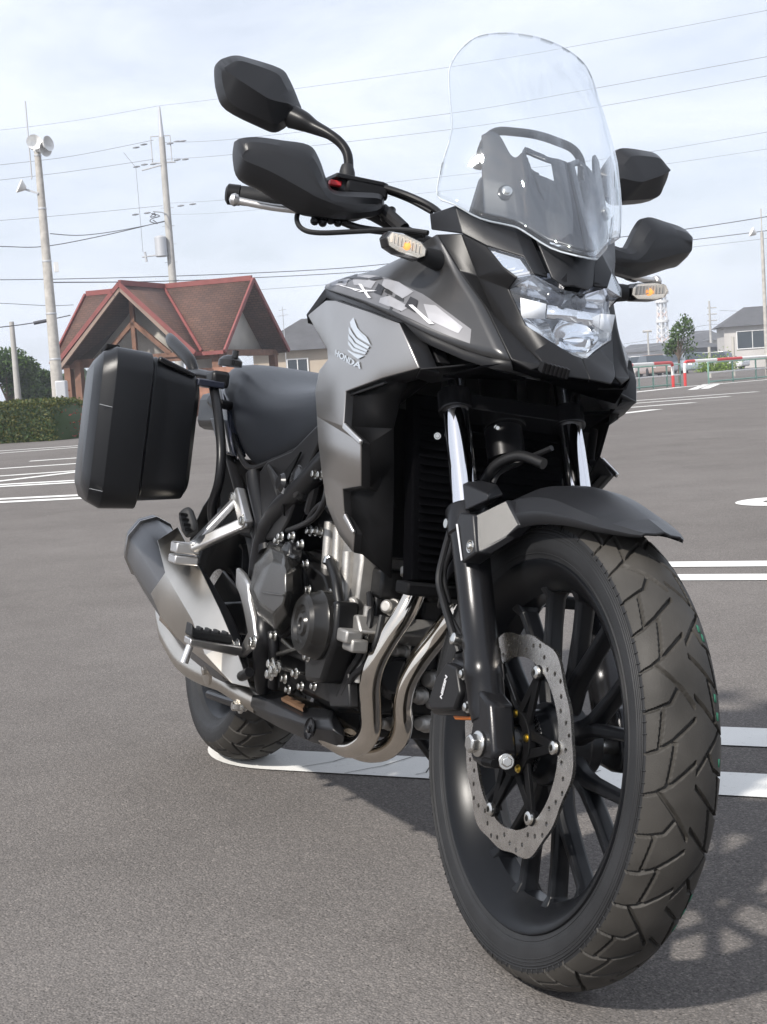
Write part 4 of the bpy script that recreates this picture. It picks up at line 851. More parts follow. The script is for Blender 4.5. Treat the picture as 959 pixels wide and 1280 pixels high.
# bow the sheet forward between centre and edge
nu_ = 29
for idx, (x, y, z) in enumerate(b.v):
    u = (idx % nu_) / 28; v = (idx // nu_) / 30
    b.v[idx] = (x + .034 * math.sin(math.pi * u) * math.sin(math.pi * min(1, v * 1.1 + .0)) ** .7 if 0 < v < .9 else x + .02 * math.sin(math.pi * u) * (1 - v) * 2 * (v > 0), y, z)
b.both(); screen = mk(b, 'windscreen', 'screen_clear', merge=.0005, solid=.0035, smooth=60)
mat('screen_edge', (.5, .54, .58), .25, 0)
full = bot[1:] + edge[1:] + list(reversed(top[:-1]))
full = full + [(x, -y, z) for x, y, z in reversed(full[:-1])]
b = MB(); b.tube(full + [full[0]], .0014, 6, 3, False); mk(b, 'screen_rim', 'screen_edge', screen)
# inner screen carrier (dark) with two openings, and the hoop
mat('carrier_grey', (.022, .025, .033), .24, 0, .1, 900, spec=.5)
SC = MB(); SC.coons(bot, top, ctr, edge, 28, 30)
def carrier(b):
    vs = []; fs = []; U0, V0 = 60, 44
    for j in range(V0 + 1):
        for i in range(U0 + 1):
            t = i / U0; uu = t * .66; top_v = .40 + .07 * t * (1 - max(0, t - .86) * 4) - .10 * math.exp(-((t - .62) / .13) ** 2); vv = .03 + j / V0 * (top_v - .03); fi = uu * 28; fj = vv * 30; i0, j0 = int(fi), int(fj); a, c = fi - i0, fj - j0
            q = [V(SC.v[(j0 + y) * 29 + i0 + x]) for y in (0, 1) for x in (0, 1)]; p = (q[0] * (1 - a) + q[1] * a) * (1 - c) + (q[2] * (1 - a) + q[3] * a) * c
            w_ = j / V0; groove = max(0, min(1, (w_ - .35) * 5)) * max(0, min(1, (t - .10) * 14)) * max(0, min(1, (.52 - t - (1 - w_) * .25) * 12)); p += Vector((-.004 - .014 * groove - .012 * w_ * t, 0, .003 * groove)); vs.append(p)
    for j in range(V0):
        for i in range(U0):
            t = (i + .5) / U0; w_ = (j + .5) / V0
            hole = .14 < t < .48 - (1 - w_) * .2 and .74 + .10 * (t - .3) < w_ < .93
            if not hole: fs.append((j * (U0 + 1) + i, j * (U0 + 1) + i + 1, (j + 1) * (U0 + 1) + i + 1, (j + 1) * (U0 + 1) + i))
    b.add(vs, fs)
cs = LR(carrier, 'screen_carrier', 'carrier_grey', solid=.004, smooth=50, offset=1)
for s in (-1, 1):
    for q, par in (((-.191, s * .085, 1.121), screen), ((-.262, s * .095, 1.19), screen)):
        b = MB(); d = V((.9, s * .35, .42)); b.lathe([(0, .013), (.004, .013), (.006, .009)], V(q) - d.normalized() * .004, d, 24); mk(b, 'screen_grommet', 'gloss_black', par)
        b = MB(); b.bolt(V(q) + d.normalized() * .002, d, .006, .006); mk(b, 'screen_bolt', 'bolt_steel', par)
b = MB(); hp_ = [(-.29, -.092, 1.17), (-.285, -.088, 1.21), (-.285, -.07, 1.232), (-.282, -.035, 1.238), (-.28, 0, 1.24), (-.282, .035, 1.238), (-.285, .07, 1.232), (-.285, .088, 1.21), (-.29, .092, 1.17)]
b.tube(hp_, .0068, 14, 4); mk(b, 'instrument_hoop', 'black_plastic')
b = MB(); b.box((-.33, 0, 1.12), (.03, .15, .10), Matrix.Rotation(R(25), 3, 'Y')); mk(b, 'instrument_panel', 'gloss_black', bevel=.01)

# ---- upper side cowl with the camouflage print
cl = [(-0.6661,-0.214,0.9494), (-0.6073,-0.206,0.9912), (-0.3939,-0.214,0.9488), (-0.2685,-0.205,0.9176), (-0.2119,-0.17,0.8929), (-0.1631,-0.138,0.8749), (-0.1203,-0.116,0.8646), (-0.0844,-0.099,0.8609)]   # lower edge
cu_ = [(-0.6278,-0.198,0.9999), (-0.5539,-0.18,1.0114), (-0.4759,-0.168,1.0155), (-0.3809,-0.16,1.0296), (-0.2986,-0.156,1.049), (-0.2673,-0.156,1.0539)]                      # upper edge
low = cl[1:]
def cowl(b):
    b.coons(low, cu_, [low[0], V(low[0]).lerp(V(cu_[0]), .5), cu_[0]], [low[-1], r1c, r1b, r1a], 22, 12)
    nu = 23
    for idx in range(len(b.v)):
        u = (idx % nu) / 22; v = (idx // nu) / 12; x, y, z = b.v[idx]
        k = math.sin(math.pi * u) ** .8 * math.sin(math.pi * v); b.v[idx] = (x + .004 * k, y - .020 * k, z + .006 * k)
LR(cowl, 'upper_side_cowl', 'gunmetal_paint', solid=.004, smooth=60)
COWL = MB(); cowl(COWL)
def cw(u, v, off=.0025):
    """point on the right cowl, u along 0..1, v across 0..1, lifted outward"""
    i = min(21, int(u * 22)); j = min(11, int(v * 12)); fu = u * 22 - i; fv = v * 12 - j
    q = [V(COWL.v[(j + b_) * 23 + i + a]) for b_ in (0, 1) for a in (0, 1)]
    p = (q[0] * (1 - fu) + q[1] * fu) * (1 - fv) + (q[2] * (1 - fu) + q[3] * fu) * fv
    n = (q[1] - q[0]).cross(q[2] - q[0]).normalized()
    if n.y > 0: n = -n
    return p + n * off
def decal(poly, m, parent, off=.0027, k=10):
    # poly of (u,v) laid on the cowl: gridded so it follows the curve
    c = (sum(p[0] for p in poly) / len(poly), sum(p[1] for p in poly) / len(poly)); n = len(poly); b = MB()
    dense = []
    for i in range(n):
        a, d = poly[i], poly[(i + 1) % n]
        for t in range(8): dense.append((a[0] + (d[0] - a[0]) * t / 8, a[1] + (d[1] - a[1]) * t / 8))
    n = len(dense); rings = 8; vs = []
    for r_ in range(rings):
        s = 1 - r_ / rings
        for (u, v) in dense: vs.append(cw(min(.999, max(0, c[0] + (u - c[0]) * s)), min(.999, max(0, c[1] + (v - c[1]) * s)), off))
    vs.append(cw(*c, off)); fs = []
    for r_ in range(rings - 1):
        for i in range(n): fs.append((r_ * n + i, r_ * n + (i + 1) % n, (r_ + 1) * n + (i + 1) % n, (r_ + 1) * n + i))
    for i in range(n): fs.append(((rings - 1) * n + i, (rings - 1) * n + (i + 1) % n, rings * n))
    b.add(vs, fs); return mk(b, 'camouflage_print', m, parent, smooth=80)

# camouflage patches on both cowls (right one is what shows)
right_cowl = [o for o in moto.children if o.name.startswith('upper_side_cowl')][0]
decal([(.02, .12), (.3, .08), (.6, .08), (.88, .07), (.91, .2), (.76, .44), (.55, .64), (.38, .80), (.2, .96), (.04, .94)], 'camo_mid', right_cowl, .0024)
for poly, m_ in (([(.10, .80), (.26, .74), (.28, .90), (.20, .95), (.10, .93)], 'camo_light'), ([(.31, .84), (.32, .66), (.44, .58), (.52, .64), (.42, .74)], 'camo_light'),
                 ([(.10, .34), (.26, .34), (.28, .58), (.20, .68), (.08, .62)], 'camo_light'), ([(.34, .38), (.48, .34), (.52, .50), (.44, .56), (.32, .56)], 'camo_light'),
                 ([(.56, .42), (.66, .30), (.72, .44), (.66, .54), (.58, .56)], 'camo_light'), ([(.75, .16), (.85, .13), (.88, .20), (.80, .34), (.75, .32)], 'camo_light'), ([(.52, .14), (.64, .12), (.68, .22), (.60, .28), (.54, .22)], 'camo_light')):
    decal(poly, m_, right_cowl, .0031)
for poly in ([(.27, .90), (.30, .88), (.30, .66), (.36, .60), (.46, .58), (.45, .54), (.34, .56), (.27, .62)], [(.46, .58), (.56, .62), (.57, .57), (.48, .52)], [(.17, .52), (.22, .52), (.22, .44), (.17, .44)], [(.50, .28), (.54, .46), (.58, .40), (.55, .26)], [(.06, .72), (.16, .70), (.16, .66), (.06, .67)], [(.66, .20), (.70, .36), (.73, .34), (.70, .18)]):
    decal(poly, 'camo_dark', right_cowl, .0038)
# thin white swoosh and the X mark
decal([(.08, .40), (.36, .24), (.42, .27), (.36, .275)], 'decal_white', right_cowl, .0045)
decal([(.385, .40), (.41, .40), (.475, .17), (.45, .16)], 'decal_white', right_cowl, .0048)
decal([(.37, .22), (.42, .24), (.53, .32), (.44, .29)], 'decal_white', right_cowl, .0051)
decal([(.68, .24), (.745, .11), (.765, .13), (.70, .26)], 'decal_white', right_cowl, .0045)

# black lip under the cowl and the duct behind it
def lip(b):
    up_ = [V(q) for q in cl]; dn = [q + Vector((0, .004, -.014)) for q in up_]; inn_ = [q + Vector((0, .05, -.02)) for q in up_]
    n = len(up_); b.add(up_ + dn + inn_, [(i, i + 1, n + i + 1, n + i) for i in range(n - 1)] + [(n + i, n + i + 1, 2 * n + i + 1, 2 * n + i) for i in range(n - 1)])
LR(lip, 'cowl_lip', 'black_plastic', solid=.003, smooth=30)
def ductback(b):
    b.add([(-0.7056,-0.17,0.9561), (-0.6669,-0.17,0.9892), (-0.3922,-0.15,0.9342), (-0.2152,-0.085,0.8692), (-0.2113,-0.085,0.8545), (-0.2926,-0.14,0.8394), (-0.486,-0.18,0.7994), (-0.6011,-0.18,0.8707)], [(0, 1, 2, 5, 6, 7), (2, 3, 4, 5)])
LR(ductback, 'duct_panel', 'deep_black', solid=.003)
def ductfin(b):
    b.slab([(-0.2958,-0.165,0.9181), (-0.2678,-0.16,0.9085), (-0.2081,-0.155,0.8553), (-0.2263,-0.157,0.8533)], (0, 1, 0), .02)
LR(ductfin, 'duct_fin', 'black_plastic', bevel=.002)
def ductfloor(b):
    b.add([(-0.1978,-0.188,0.8408), (-0.186,-0.15,0.8493), (-0.1661,-0.112,0.8587), (-0.1953,-0.105,0.8439), (-0.237,-0.15,0.8267), (-0.2302,-0.18,0.8297)], [(0, 1, 4, 5), (1, 2, 3, 4)])
LR(ductfloor, 'duct_floor', 'black_plastic', solid=.003, bevel=.001)

# ---- silver side shroud
A0 = (-0.5621,-0.218,0.9649); A1 = (-0.5089,-0.22,0.9605); A2 = (-0.3572,-0.217,0.9316); A3 = (-0.2569,-0.205,0.9095); A4 = (-0.2234,-0.198,0.875); A5 = (-0.2011,-0.188,0.8421)
B0 = (-0.6569,-0.214,0.9474); B1 = (-0.593,-0.215,0.9139); B2 = (-0.5314,-0.216,0.8804); B3 = (-0.522,-0.216,0.8638); B4 = (-0.5593,-0.216,0.8462); B5 = (-0.5669,-0.216,0.8094)
C0 = (-0.2732,-0.214,0.8262); C1 = (-0.3686,-0.236,0.8043); M1 = (-0.3633,-0.226,0.8928); M2 = (-0.294,-0.222,0.8527); M3 = (-0.4408,-0.226,0.8579); M0 = (-0.4898,-0.223,0.9267)
E0 = (-0.3668,-0.234,0.7501); E1 = (-0.3012,-0.227,0.7253); E2 = (-0.3483,-0.2,0.6596); E3 = (-0.4138,-0.205,0.6511); E4 = (-0.4314,-0.19,0.6074); E5 = (-0.3974,-0.182,0.5831); E6 = (-0.4198,-0.172,0.551)
F1 = (-0.528,-0.222,0.7673); F2 = (-0.5125,-0.219,0.7206); F3 = (-0.5033,-0.211,0.6748); F4 = (-0.5005,-0.197,0.6227); F5 = (-0.4682,-0.182,0.5767)
def shroud(b):
    b.add([A0, A1, A2, A3, A4, A5, B0, B1, B2, B3, B4, B5, C0, C1, M1, M2, M3, M0, E0, E1, E2, E3, E4, E5, E6, F1, F2, F3, F4, F5],
          [(17, 0, 1, 2, 14), (14, 2, 3, 4, 15), (15, 4, 5, 12), (15, 12, 13), (14, 15, 13, 16), (17, 14, 16, 8), (0, 17, 8, 7, 6), (8, 16, 9), (9, 16, 13, 11, 10), (11, 13, 18, 25), (25, 18, 19, 26), (26, 19, 20, 27), (27, 20, 21), (27, 21, 22, 28), (28, 22, 23, 29), (29, 23, 24)])
_sf = shroud
def shroud(b):
    _sf(b); nf = []
    for f in b.f: nf += [(f[0], f[k], f[k + 1]) for k in range(1, len(f) - 1)]
    b.f = nf; b.mi = [0] * len(nf)
sh = LR(shroud, 'side_shroud', 'silver_paint', solid=.0035, bevel=.002, smooth=48, merge=.0004)
def shroud_return(b):
    # return edge folded inward along the front outline
    fr = [A3, A4, A5, C0, C1, E0, E1, E2, E3, E4, E5, E6]; inn_ = [V(q) + Vector((.006, .03, -.004)) for q in fr]; n = len(fr)
    b.add(fr + inn_, [(i, i + 1, n + i + 1, n + i) for i in range(n - 1)])
    tp = [B0, A0, A1, A2, A3]; it = [V(q) + Vector((0, .035, .004)) for q in tp]; n = len(tp); b.add(tp + it, [(i, i + 1, n + i + 1, n + i) for i in range(n - 1)])
LR(shroud_return, 'shroud_return', 'black_plastic', solid=.003, bevel=.001, smooth=22, merge=.0004)
# shroud rear flange, bright, wrapping to the tank
def flange(b):
    b.add([B0, B1, B2, V(B0) + Vector((-.02, .03, .012)), V(B1) + Vector((-.03, .04, 0)), V(B2) + Vector((-.03, .04, 0))], [(0, 1, 4, 3), (1, 2, 5, 4)])
LR(flange, 'shroud_flange', 'silver_paint', solid=.003, smooth=40)
# black inner shroud towards the radiator, with ledges
I0 = (-.238, -.168, .862); I1 = (-.268, -.184, .805); I2 = (-.285, -.184, .752); I3 = (-.300, -.170, .700); I4 = (-.315, -.152, .600); I5 = (-.335, -.138, .520)
def inner(b):
    q = [V(x) + Vector((.006, .012, 0)) for x in (A5, C0, C1, E0, E1, E2, E3, E4, E5, E6)]
    b.add([*q, I0, I1, I2, I3, I4, I5], [(0, 1, 10), (1, 2, 11, 10), (2, 3, 12, 11), (3, 4, 12), (4, 5, 13, 12), (5, 6, 13), (6, 7, 14, 13), (7, 8, 14), (8, 9, 15, 14)])
inn_o = LR(inner, 'inner_shroud', 'deep_black', solid=.003, smooth=20)
def ledge(b):
    b.slab([(-0.3779,-0.232,0.8012), (-0.2815,-0.21,0.8221), (-0.2771,-0.19,0.8284), (-0.3344,-0.165,0.8246), (-0.4599,-0.19,0.7977)], (0, 0, -1), .006)
LR(ledge, 'shroud_ledge', 'black_plastic', bevel=.0015)
def ledge2(b):
    b.slab([(-0.4488,-0.19,0.6499), (-0.3747,-0.188,0.6585), (-0.397,-0.165,0.6575), (-0.4854,-0.165,0.6429)], (0, 0, -1), .004)
LR(ledge2, 'shroud_ledge', 'black_plastic', bevel=.0015)
def edge_glint(b):
    b.bar((-0.3615,-0.236,0.7499), (-0.2962,-0.229,0.7251), .010, .008, .006, .006, (0, 1, 0))  # bright bar stands in for the highlight along the shroud's notch edge
LR(edge_glint, 'shroud_glint', 'aluminium', bevel=.002)
def edge_glint2(b):
    b.bar((-0.4266,-0.192,0.6088), (-0.3959,-0.184,0.583), .009, .007, .006, .006, (0, 1, 0))  # same built-in highlight on the lower notch edge
LR(edge_glint2, 'shroud_glint', 'aluminium', bevel=.002)
def web(b):
    b.slab([(-0.4344,-0.205,0.7483), (-0.3583,-0.2,0.724), (-0.3516,-0.165,0.7079), (-0.4286,-0.165,0.7481)], (0, 0, -1), .003); b.slab([(-0.4684,-0.172,0.6003), (-0.4299,-0.166,0.5797), (-0.424,-0.145,0.5742), (-0.4829,-0.145,0.6021)], (0, 0, -1), .003)
LR(web, 'shroud_web', 'black_plastic')
b = MB(); b.slab([(-0.44,-0.17,0.6208), (-0.4305,-0.165,0.6416), (-0.438,-0.16,0.614)], (0, -1, 0), .002); mk(b, 'shroud_clip', 'cast_aluminium')

# ---- maker's wing emblem and lettering printed on the right shroud
def sheet(u, v):   # print space: u along the panel, v up, metres; follows the flat of the shroud
    return V((-0.3522,-0.2285,0.8666)) + PU * u + PV * v
PO, PX, PY = V((-0.3522,-0.2285,0.8666)), V((-0.2587,-0.2235,0.8535)), V((-0.3755,-0.2285,0.9184))
PU = (PX - PO).normalized(); PV = (PY - PO); PV = (PV - PU * PV.dot(PU)).normalized(); PN = PU.cross(PV); PN = PN if PN.y < 0 else -PN
def img(px, py):   # corner-referenced helper tables below are already in 3D
    return None
right_sh = sh[0]
feathers = [
    [(-0.4072,-0.23,0.9254), (-0.4156,-0.23,0.9182), (-0.4039,-0.23,0.9098), (-0.3656,-0.229,0.8912), (-0.3174,-0.2275,0.8764), (-0.3395,-0.2285,0.8911), (-0.377,-0.2292,0.907)],
    [(-0.4137,-0.23,0.9104), (-0.406,-0.23,0.8996), (-0.3662,-0.229,0.8824), (-0.3214,-0.2278,0.8704), (-0.3195,-0.2277,0.874), (-0.3685,-0.229,0.8894), (-0.4028,-0.2298,0.9046)],
    [(-0.4092,-0.23,0.8985), (-0.4044,-0.23,0.8893), (-0.3673,-0.229,0.8748), (-0.3227,-0.228,0.8654), (-0.3208,-0.2278,0.8685), (-0.3652,-0.229,0.8792), (-0.399,-0.2298,0.8929)],
    [(-0.4059,-0.2298,0.8868), (-0.4002,-0.2298,0.8801), (-0.3688,-0.229,0.8686), (-0.3266,-0.228,0.8619), (-0.3228,-0.2278,0.8642), (-0.3628,-0.229,0.8715), (-0.3922,-0.2296,0.881)],
    [(-0.4006,-0.2294,0.8725), (-0.3961,-0.2294,0.8697), (-0.371,-0.2288,0.863), (-0.3459,-0.2282,0.8551), (-0.3275,-0.228,0.8594), (-0.3581,-0.2286,0.8644), (-0.3829,-0.229,0.8692)],
]
from mathutils.bvhtree import BVHTree
_sb = MB(); shroud(_sb); SHB = BVHTree.FromPolygons([V(p) for p in _sb.v], _sb.f)
def drape(p, off):
    p = V(p); h = SHB.ray_cast(Vector((p.x, -.6, p.z)), Vector((0, 1, 0)))
    return Vector((p.x, (h[0].y if h[0] else p.y) - .0030 - off, p.z))
for f in feathers:
    b = MB(); n = len(f); mid_f = sum((V(q) for q in f), Vector((0, 0, 0))) / n; d_ = []
    for i in range(n):
        for t in range(3): d_.append(V(f[i]).lerp(V(f[(i + 1) % n]), t / 3))
    rg = [d_, [q.lerp(mid_f, .5) for q in d_]]; n = len(d_); vs_ = [drape(q, .0008) for r_ in rg for q in r_] + [drape(mid_f, .0008)]
    b.add(vs_, [(i, (i + 1) % n, n + (i + 1) % n, n + i) for i in range(n)] + [(n + i, n + (i + 1) % n, 2 * n) for i in range(n)]); mk(b, 'wing_emblem', 'emblem_pale', right_sh, smooth=80)
def lettering(txt, pa, pb, ptop, m, parent, name, lift=.0025, surf=False):
    a, bb, tp = V(pa), V(pb), V(ptop); u = bb - a; wlen = u.length; u.normalize(); vv = tp - a; hgt = (vv - u * vv.dot(u)).length; vv = (vv - u * vv.dot(u)).normalized(); nn = u.cross(vv)
    c = bpy.data.curves.new(name, 'FONT'); c.body = txt; c.extrude = .02; c.offset = .024
    t = bpy.data.objects.new(name + '_f', c); col.objects.link(t)
    me = bpy.data.meshes.new_from_object(t.evaluated_get(bpy.context.evaluated_depsgraph_get())); bpy.data.objects.remove(t)
    xs = [v.co.x for v in me.vertices]; ys = [v.co.y for v in me.vertices]; sx = wlen / (max(xs) - min(xs)); sy = hgt / (max(ys) - min(ys))
    for v in me.vertices:
        q = a + u * (v.co.x - min(xs)) * sx + vv * (v.co.y - min(ys)) * sy + nn * (lift + v.co.z * .02)
        v.co = drape(q, .0006 + .0004 * (v.co.z > 0)) if surf else q
    me.materials.clear(); me.materials.append(MATS[m]); o = bpy.data.objects.new(name, me); col.objects.link(o); o.parent = parent; return o
lettering('HONDA', (-0.4628,-0.2285,0.8663), (-0.3306,-0.2255,0.8387), (-0.4584,-0.2285,0.8753), 'emblem_pale', right_sh, 'maker_lettering', surf=True)
lettering('NISSIN', (-0.13,-0.1225,0.3643), (-0.1202,-0.1225,0.3987), (-0.1379,-0.1225,0.3628), 'decal_white', caliper, 'caliper_lettering', .0008)

# ---- fuel tank
b = MB()
Tk = [(-.36, .10, .97, .80), (-.42, .15, 1.0, .78), (-.52, .175, 1.005, .77), (-.60, .185, .985, .77), (-.68, .165, .94, .77), (-.74, .12, .885, .78), (-.78, .08, .85, .78)]
loops = []
for x, w_, zt, zb in Tk:
    loops.append([(x, y * w_, zb + (zt - zb) * z) for y, z in ((-.6, 0), (-1, .25), (-1, .65), (-.82, .88), (-.45, .98), (0, 1), (.45, .98), (.82, .88), (1, .65), (1, .25), (.6, 0))])
b.loft(loops); tank = mk(b, 'fuel_tank', 'gunmetal_paint', subsurf=1, smooth=60)
b = MB(); b.lathe([(0, .04), (.006, .04), (.008, .034)], (-.5, 0, 1.003), (0, 0, 1), 28); mk(b, 'fuel_cap', 'aluminium', tank)

# ---- seat
prof_seat = [(-.70, .105, .852, .800), (-.76, .125, .850, .755), (-.86, .142, .842, .715), (-.97, .155, .842, .688), (-1.07, .162, .852, .672), (-1.14, .163, .868, .690), (-1.22, .162, .890, .735), (-1.31, .158, .902, .785), (-1.37, .150, .906, .815), (-1.40, .135, .900, .835)]
b = MB(); loops = []
for x, w_, zt, zb in prof_seat:
    loops.append([(x, y * w_, zb + (zt - zb) * z) for y, z in ((-.80, -.06), (-.96, 0), (-1.01, .30), (-.99, .66), (-.90, .88), (-.66, .985), (-.3, 1.01), (0, 1.01), (.3, 1.01), (.66, .985), (.90, .88), (.99, .66), (1.01, .30), (.96, 0), (.80, -.06))])
b.loft(loops); seat = mk(b, 'seat', 'seat_vinyl', subsurf=1, smooth=60)
for s in (-1, 1):
    b = MB(); b.tube([(x, s * w_ * .975, zb - .002) for x, w_, zt, zb in prof_seat[1:-1]], .006, 8, 3); mk(b, 'seat_edge', 'black_plastic', seat)
b = MB(); loops = [[(x, y * w_, z0 + (z1 - z0) * t) for y, t in ((-.9, 0), (-1, .5), (-.85, .9), (0, 1), (.85, .9), (1, .5), (.9, 0))] for x, w_, z0, z1 in ((-1.40, .14, .84, .895), (-1.55, .13, .85, .90), (-1.68, .10, .86, .895))]
b.loft(loops); mk(b, 'passenger_seat', 'seat_vinyl', subsurf=1, smooth=60)
# tail side panels and grab handles
def tailp(b):
    pl = [(-1.4578,-0.158,0.8411), (-1.3599,-0.162,0.8457), (-1.2748,-0.168,0.8115), (-1.2187,-0.168,0.7335), (-1.1788,-0.166,0.6916), (-1.2913,-0.164,0.6963), (-1.3729,-0.16,0.7509)]
    b.loft([pl, [(x, y + .03, z) for x, y, z in pl]])
tp_ = LR(tailp, 'tail_panel', 'tail_blue', bevel=.004)
b = MB(); pl = [(-1.3729,-0.168,0.7715), (-1.2582,-0.173,0.7672), (-1.182,-0.173,0.6992), (-1.2663,-0.17,0.7014)]; b.slab(pl, (0, -1, 0), .004); mk(b, 'tail_insert', 'tail_silver', tp_[0], bevel=.001)
b = MB(); pl = [(-1.3925,-0.166,0.817), (-1.3178,-0.168,0.8404), (-1.2733,-0.172,0.811), (-1.356,-0.168,0.809)]; b.slab(pl, (0, -1, 0), .004); mk(b, 'tail_insert', 'tail_silver', tp_[0], bevel=.001)
b = MB(); b.box((-1.55, 0, .80), (.36, .22, .09)); mk(b, 'tail_body', 'black_plastic', bevel=.02)
b = MB(); b.slab([(-1.372,-0.14,0.6903), (-1.1101,-0.14,0.6795), (-1.1128,-0.12,0.5208), (-1.4432,-0.1,0.5268)], (0, 1, 0), .12); mk(b, 'under_seat_panel', 'deep_black', bevel=.005)
def grab(b):
    b.tube([(-1.4488,-0.2,0.8718), (-1.4767,-0.205,0.8977), (-1.5408,-0.21,0.9219), (-1.6235,-0.215,0.9478), (-1.6816,-0.21,0.9631)], [.013, .015, .016, .016, .012], 14, 4, True, .8)
LR(grab, 'grab_rail', 'black_plastic')

# ---- panniers with their rails
def rr_(cx, cz, hx, hz, c, y, skx=0):
    pts = []
    for sx, sz in ((1, 1), (-1, 1), (-1, -1), (1, -1)):
        for k in range(5):
            a = R({(1, 1): 0, (-1, 1): 90, (-1, -1): 180, (1, -1): 270}[(sx, sz)] + 22.5 * k)
            pts.append((cx + sx * (hx - c) + c * math.cos(a) + skx * ((cz + sz * (hz - c)) - cz), y, cz + sz * (hz - c) + c * math.sin(a)))
    return pts
def pannier(b):
    b.loft([rr_(-1.455, .722, .190, .118, .03, -.232, .02), rr_(-1.455, .722, .212, .135, .035, -.246, .02), rr_(-1.452, .728, .224, .154, .045, -.338, .03), rr_(-1.452, .727, .223, .153, .045, -.3415, .03), rr_(-1.452, .726, .224, .154, .045, -.344, .03), rr_(-1.45, .722, .234, .166, .05, -.349, .03), rr_(-1.45, .720, .238, .171, .055, -.425, .03), rr_(-1.45, .720, .222, .158, .055, -.452, .03), rr_(-1.45, .722, .190, .130, .045, -.468, .03)])
    for i, (x, y, z) in enumerate(b.v): b.v[i] = (x, y + .14 * max(0, -1.22 - x) * max(0, (-y - .23) / .23), z)
pn = LR(pannier, 'pannier', 'pannier_plastic', bevel=.006, smooth=40)

for k, s in enumerate((-1, 1)):
    f = lambda q: (q[0], q[1] * -s, q[2])
    b = MB(); b.box(f((-1.30, -.425, .884)), (.05, .03, .014), Matrix.Rotation(R(-12), 3, 'Y')); mk(b, 'lid_slot', 'deep_black', pn[k], bevel=.003)
    b = MB(); b.bar(f((-1.235, -.335, .876)), f((-1.25, -.25, .852)), .014, .012, .012, .010, (0, 0, 1)); mk(b, 'latch_lever', 'gloss_black', pn[k], bevel=.003)
    for z in (.76, .585):
        b = MB(); b.bar(f((-1.213 + (z - .72) * .03, -.425, z + .002)), f((-1.216 + (z - .72) * .03, -.452, z + .005)), 0.0012, .0012, .0012, .0012, (1, 0, 0)); mk(b, 'lid_mark', 'bolt_steel', pn[k])
    b = MB(); b.tube([f((-1.30, -.20, .86)), f((-1.20, -.205, .78)), f((-1.14, -.205, .70)), f((-1.13, -.205, .635)), f((-1.16, -.205, .58)), f((-1.17, -.19, .53))], .0105, 12, 4); mk(b, 'pannier_rail', 'frame_black')
    b = MB(); b.tube([f((-1.30, -.20, .86)), f((-1.45, -.205, .87)), f((-1.62, -.2, .86)), f((-1.68, -.17, .80))], .0105, 12, 4); mk(b, 'pannier_rail', 'frame_black')
    b = MB(); b.tube([f((-1.22, -.2, .80)), f((-1.26, -.16, .80)), f((-1.3, -.1, .81))], .010, 12, 3); mk(b, 'pannier_rail', 'frame_black')
    b = MB(); b.box(f((-1.265, -.195, .852)), (.055, .04, .036)); mk(b, 'rail_clamp', 'black_plastic', bevel=.008)
    b = MB(); b.box(f((-1.262, -.215, .84)), (.05, .06, .016)); mk(b, 'clamp_plate', 'tail_blue', bevel=.003)
    b = MB(); b.lathe([(0, .026), (.012, .026), (.02, .018), (.024, .008)], f((-1.27, -.17, .885)), (0, 0, 1), 20); b.lathe([(.018, .007), (.034, .007)], f((-1.255, -.165, .885)), (0, 0, 1), 10); mk(b, 'rail_knob', 'gloss_black')

# ---------------------------------------------------------------- handlebar, controls, mirrors, hand guards, turn signals
def f_(q, s): return (q[0], q[1] * -s, q[2])
b = MB(); hb_ = [(-.59, -.385, 1.118), (-.55, -.30, 1.118), (-.49, -.20, 1.115), (-.44, -.12, 1.075), (-.42, -.06, 1.06), (-.42, 0, 1.06)]
hb_ = hb_ + [(x, -y, z) for x, y, z in reversed(hb_[:-1])]
b.tube(hb_, .0125, 14, 5); bar = mk(b, 'handlebar', 'frame_black')
b = MB(); b.box((-.415, 0, 1.04), (.05, .14, .05)); mk(b, 'bar_clamp', 'frame_black', bevel=.006)
for s in (-1, 1):
    b = MB(); b.tube([f_((-.587, -.38, 1.118), s), f_((-.553, -.305, 1.118), s)], .0165, 20, 1); mk(b, 'grip', 'rubber', bar)
    b = MB(); b.lathe([(0, .013), (.002, .0175), (.022, .0175), (.026, .012)], f_((-.587, -.38, 1.118), s), f_((-.4, -.9, 0), s), 20); mk(b, 'bar_end', 'black_plastic', bar)
    b = MB(); b.box(f_((-.515, -.255, 1.12), s), (.055, .05, .05), Matrix.Rotation(R(-24 * -s), 3, 'Z')); mk(b, 'switch_box', 'black_plastic', bar, bevel=.008)
    # lever
    b = MB(); b.tube([f_((-.455, -.235, 1.100), s), f_((-.465, -.29, 1.092), s), f_((-.50, -.35, 1.092), s), f_((-.53, -.405, 1.098), s)], [.010, .0065, .006, .006], 12, 4, True, .8); lv = mk(b, 'lever', 'aluminium')
    b = MB(); b.lathe([(0, .001), (.003, .0085), (.009, .011), (.015, .0085), (.018, .001)], f_((-.527, -.398, 1.098), s), f_((-.35, -.93, 0), s), 16); mk(b, 'lever_ball', 'aluminium', lv)
    b = MB(); b.box(f_((-.465, -.235, 1.105), s), (.045, .05, .03)); mk(b, 'lever_perch', 'black_plastic', bevel=.006)
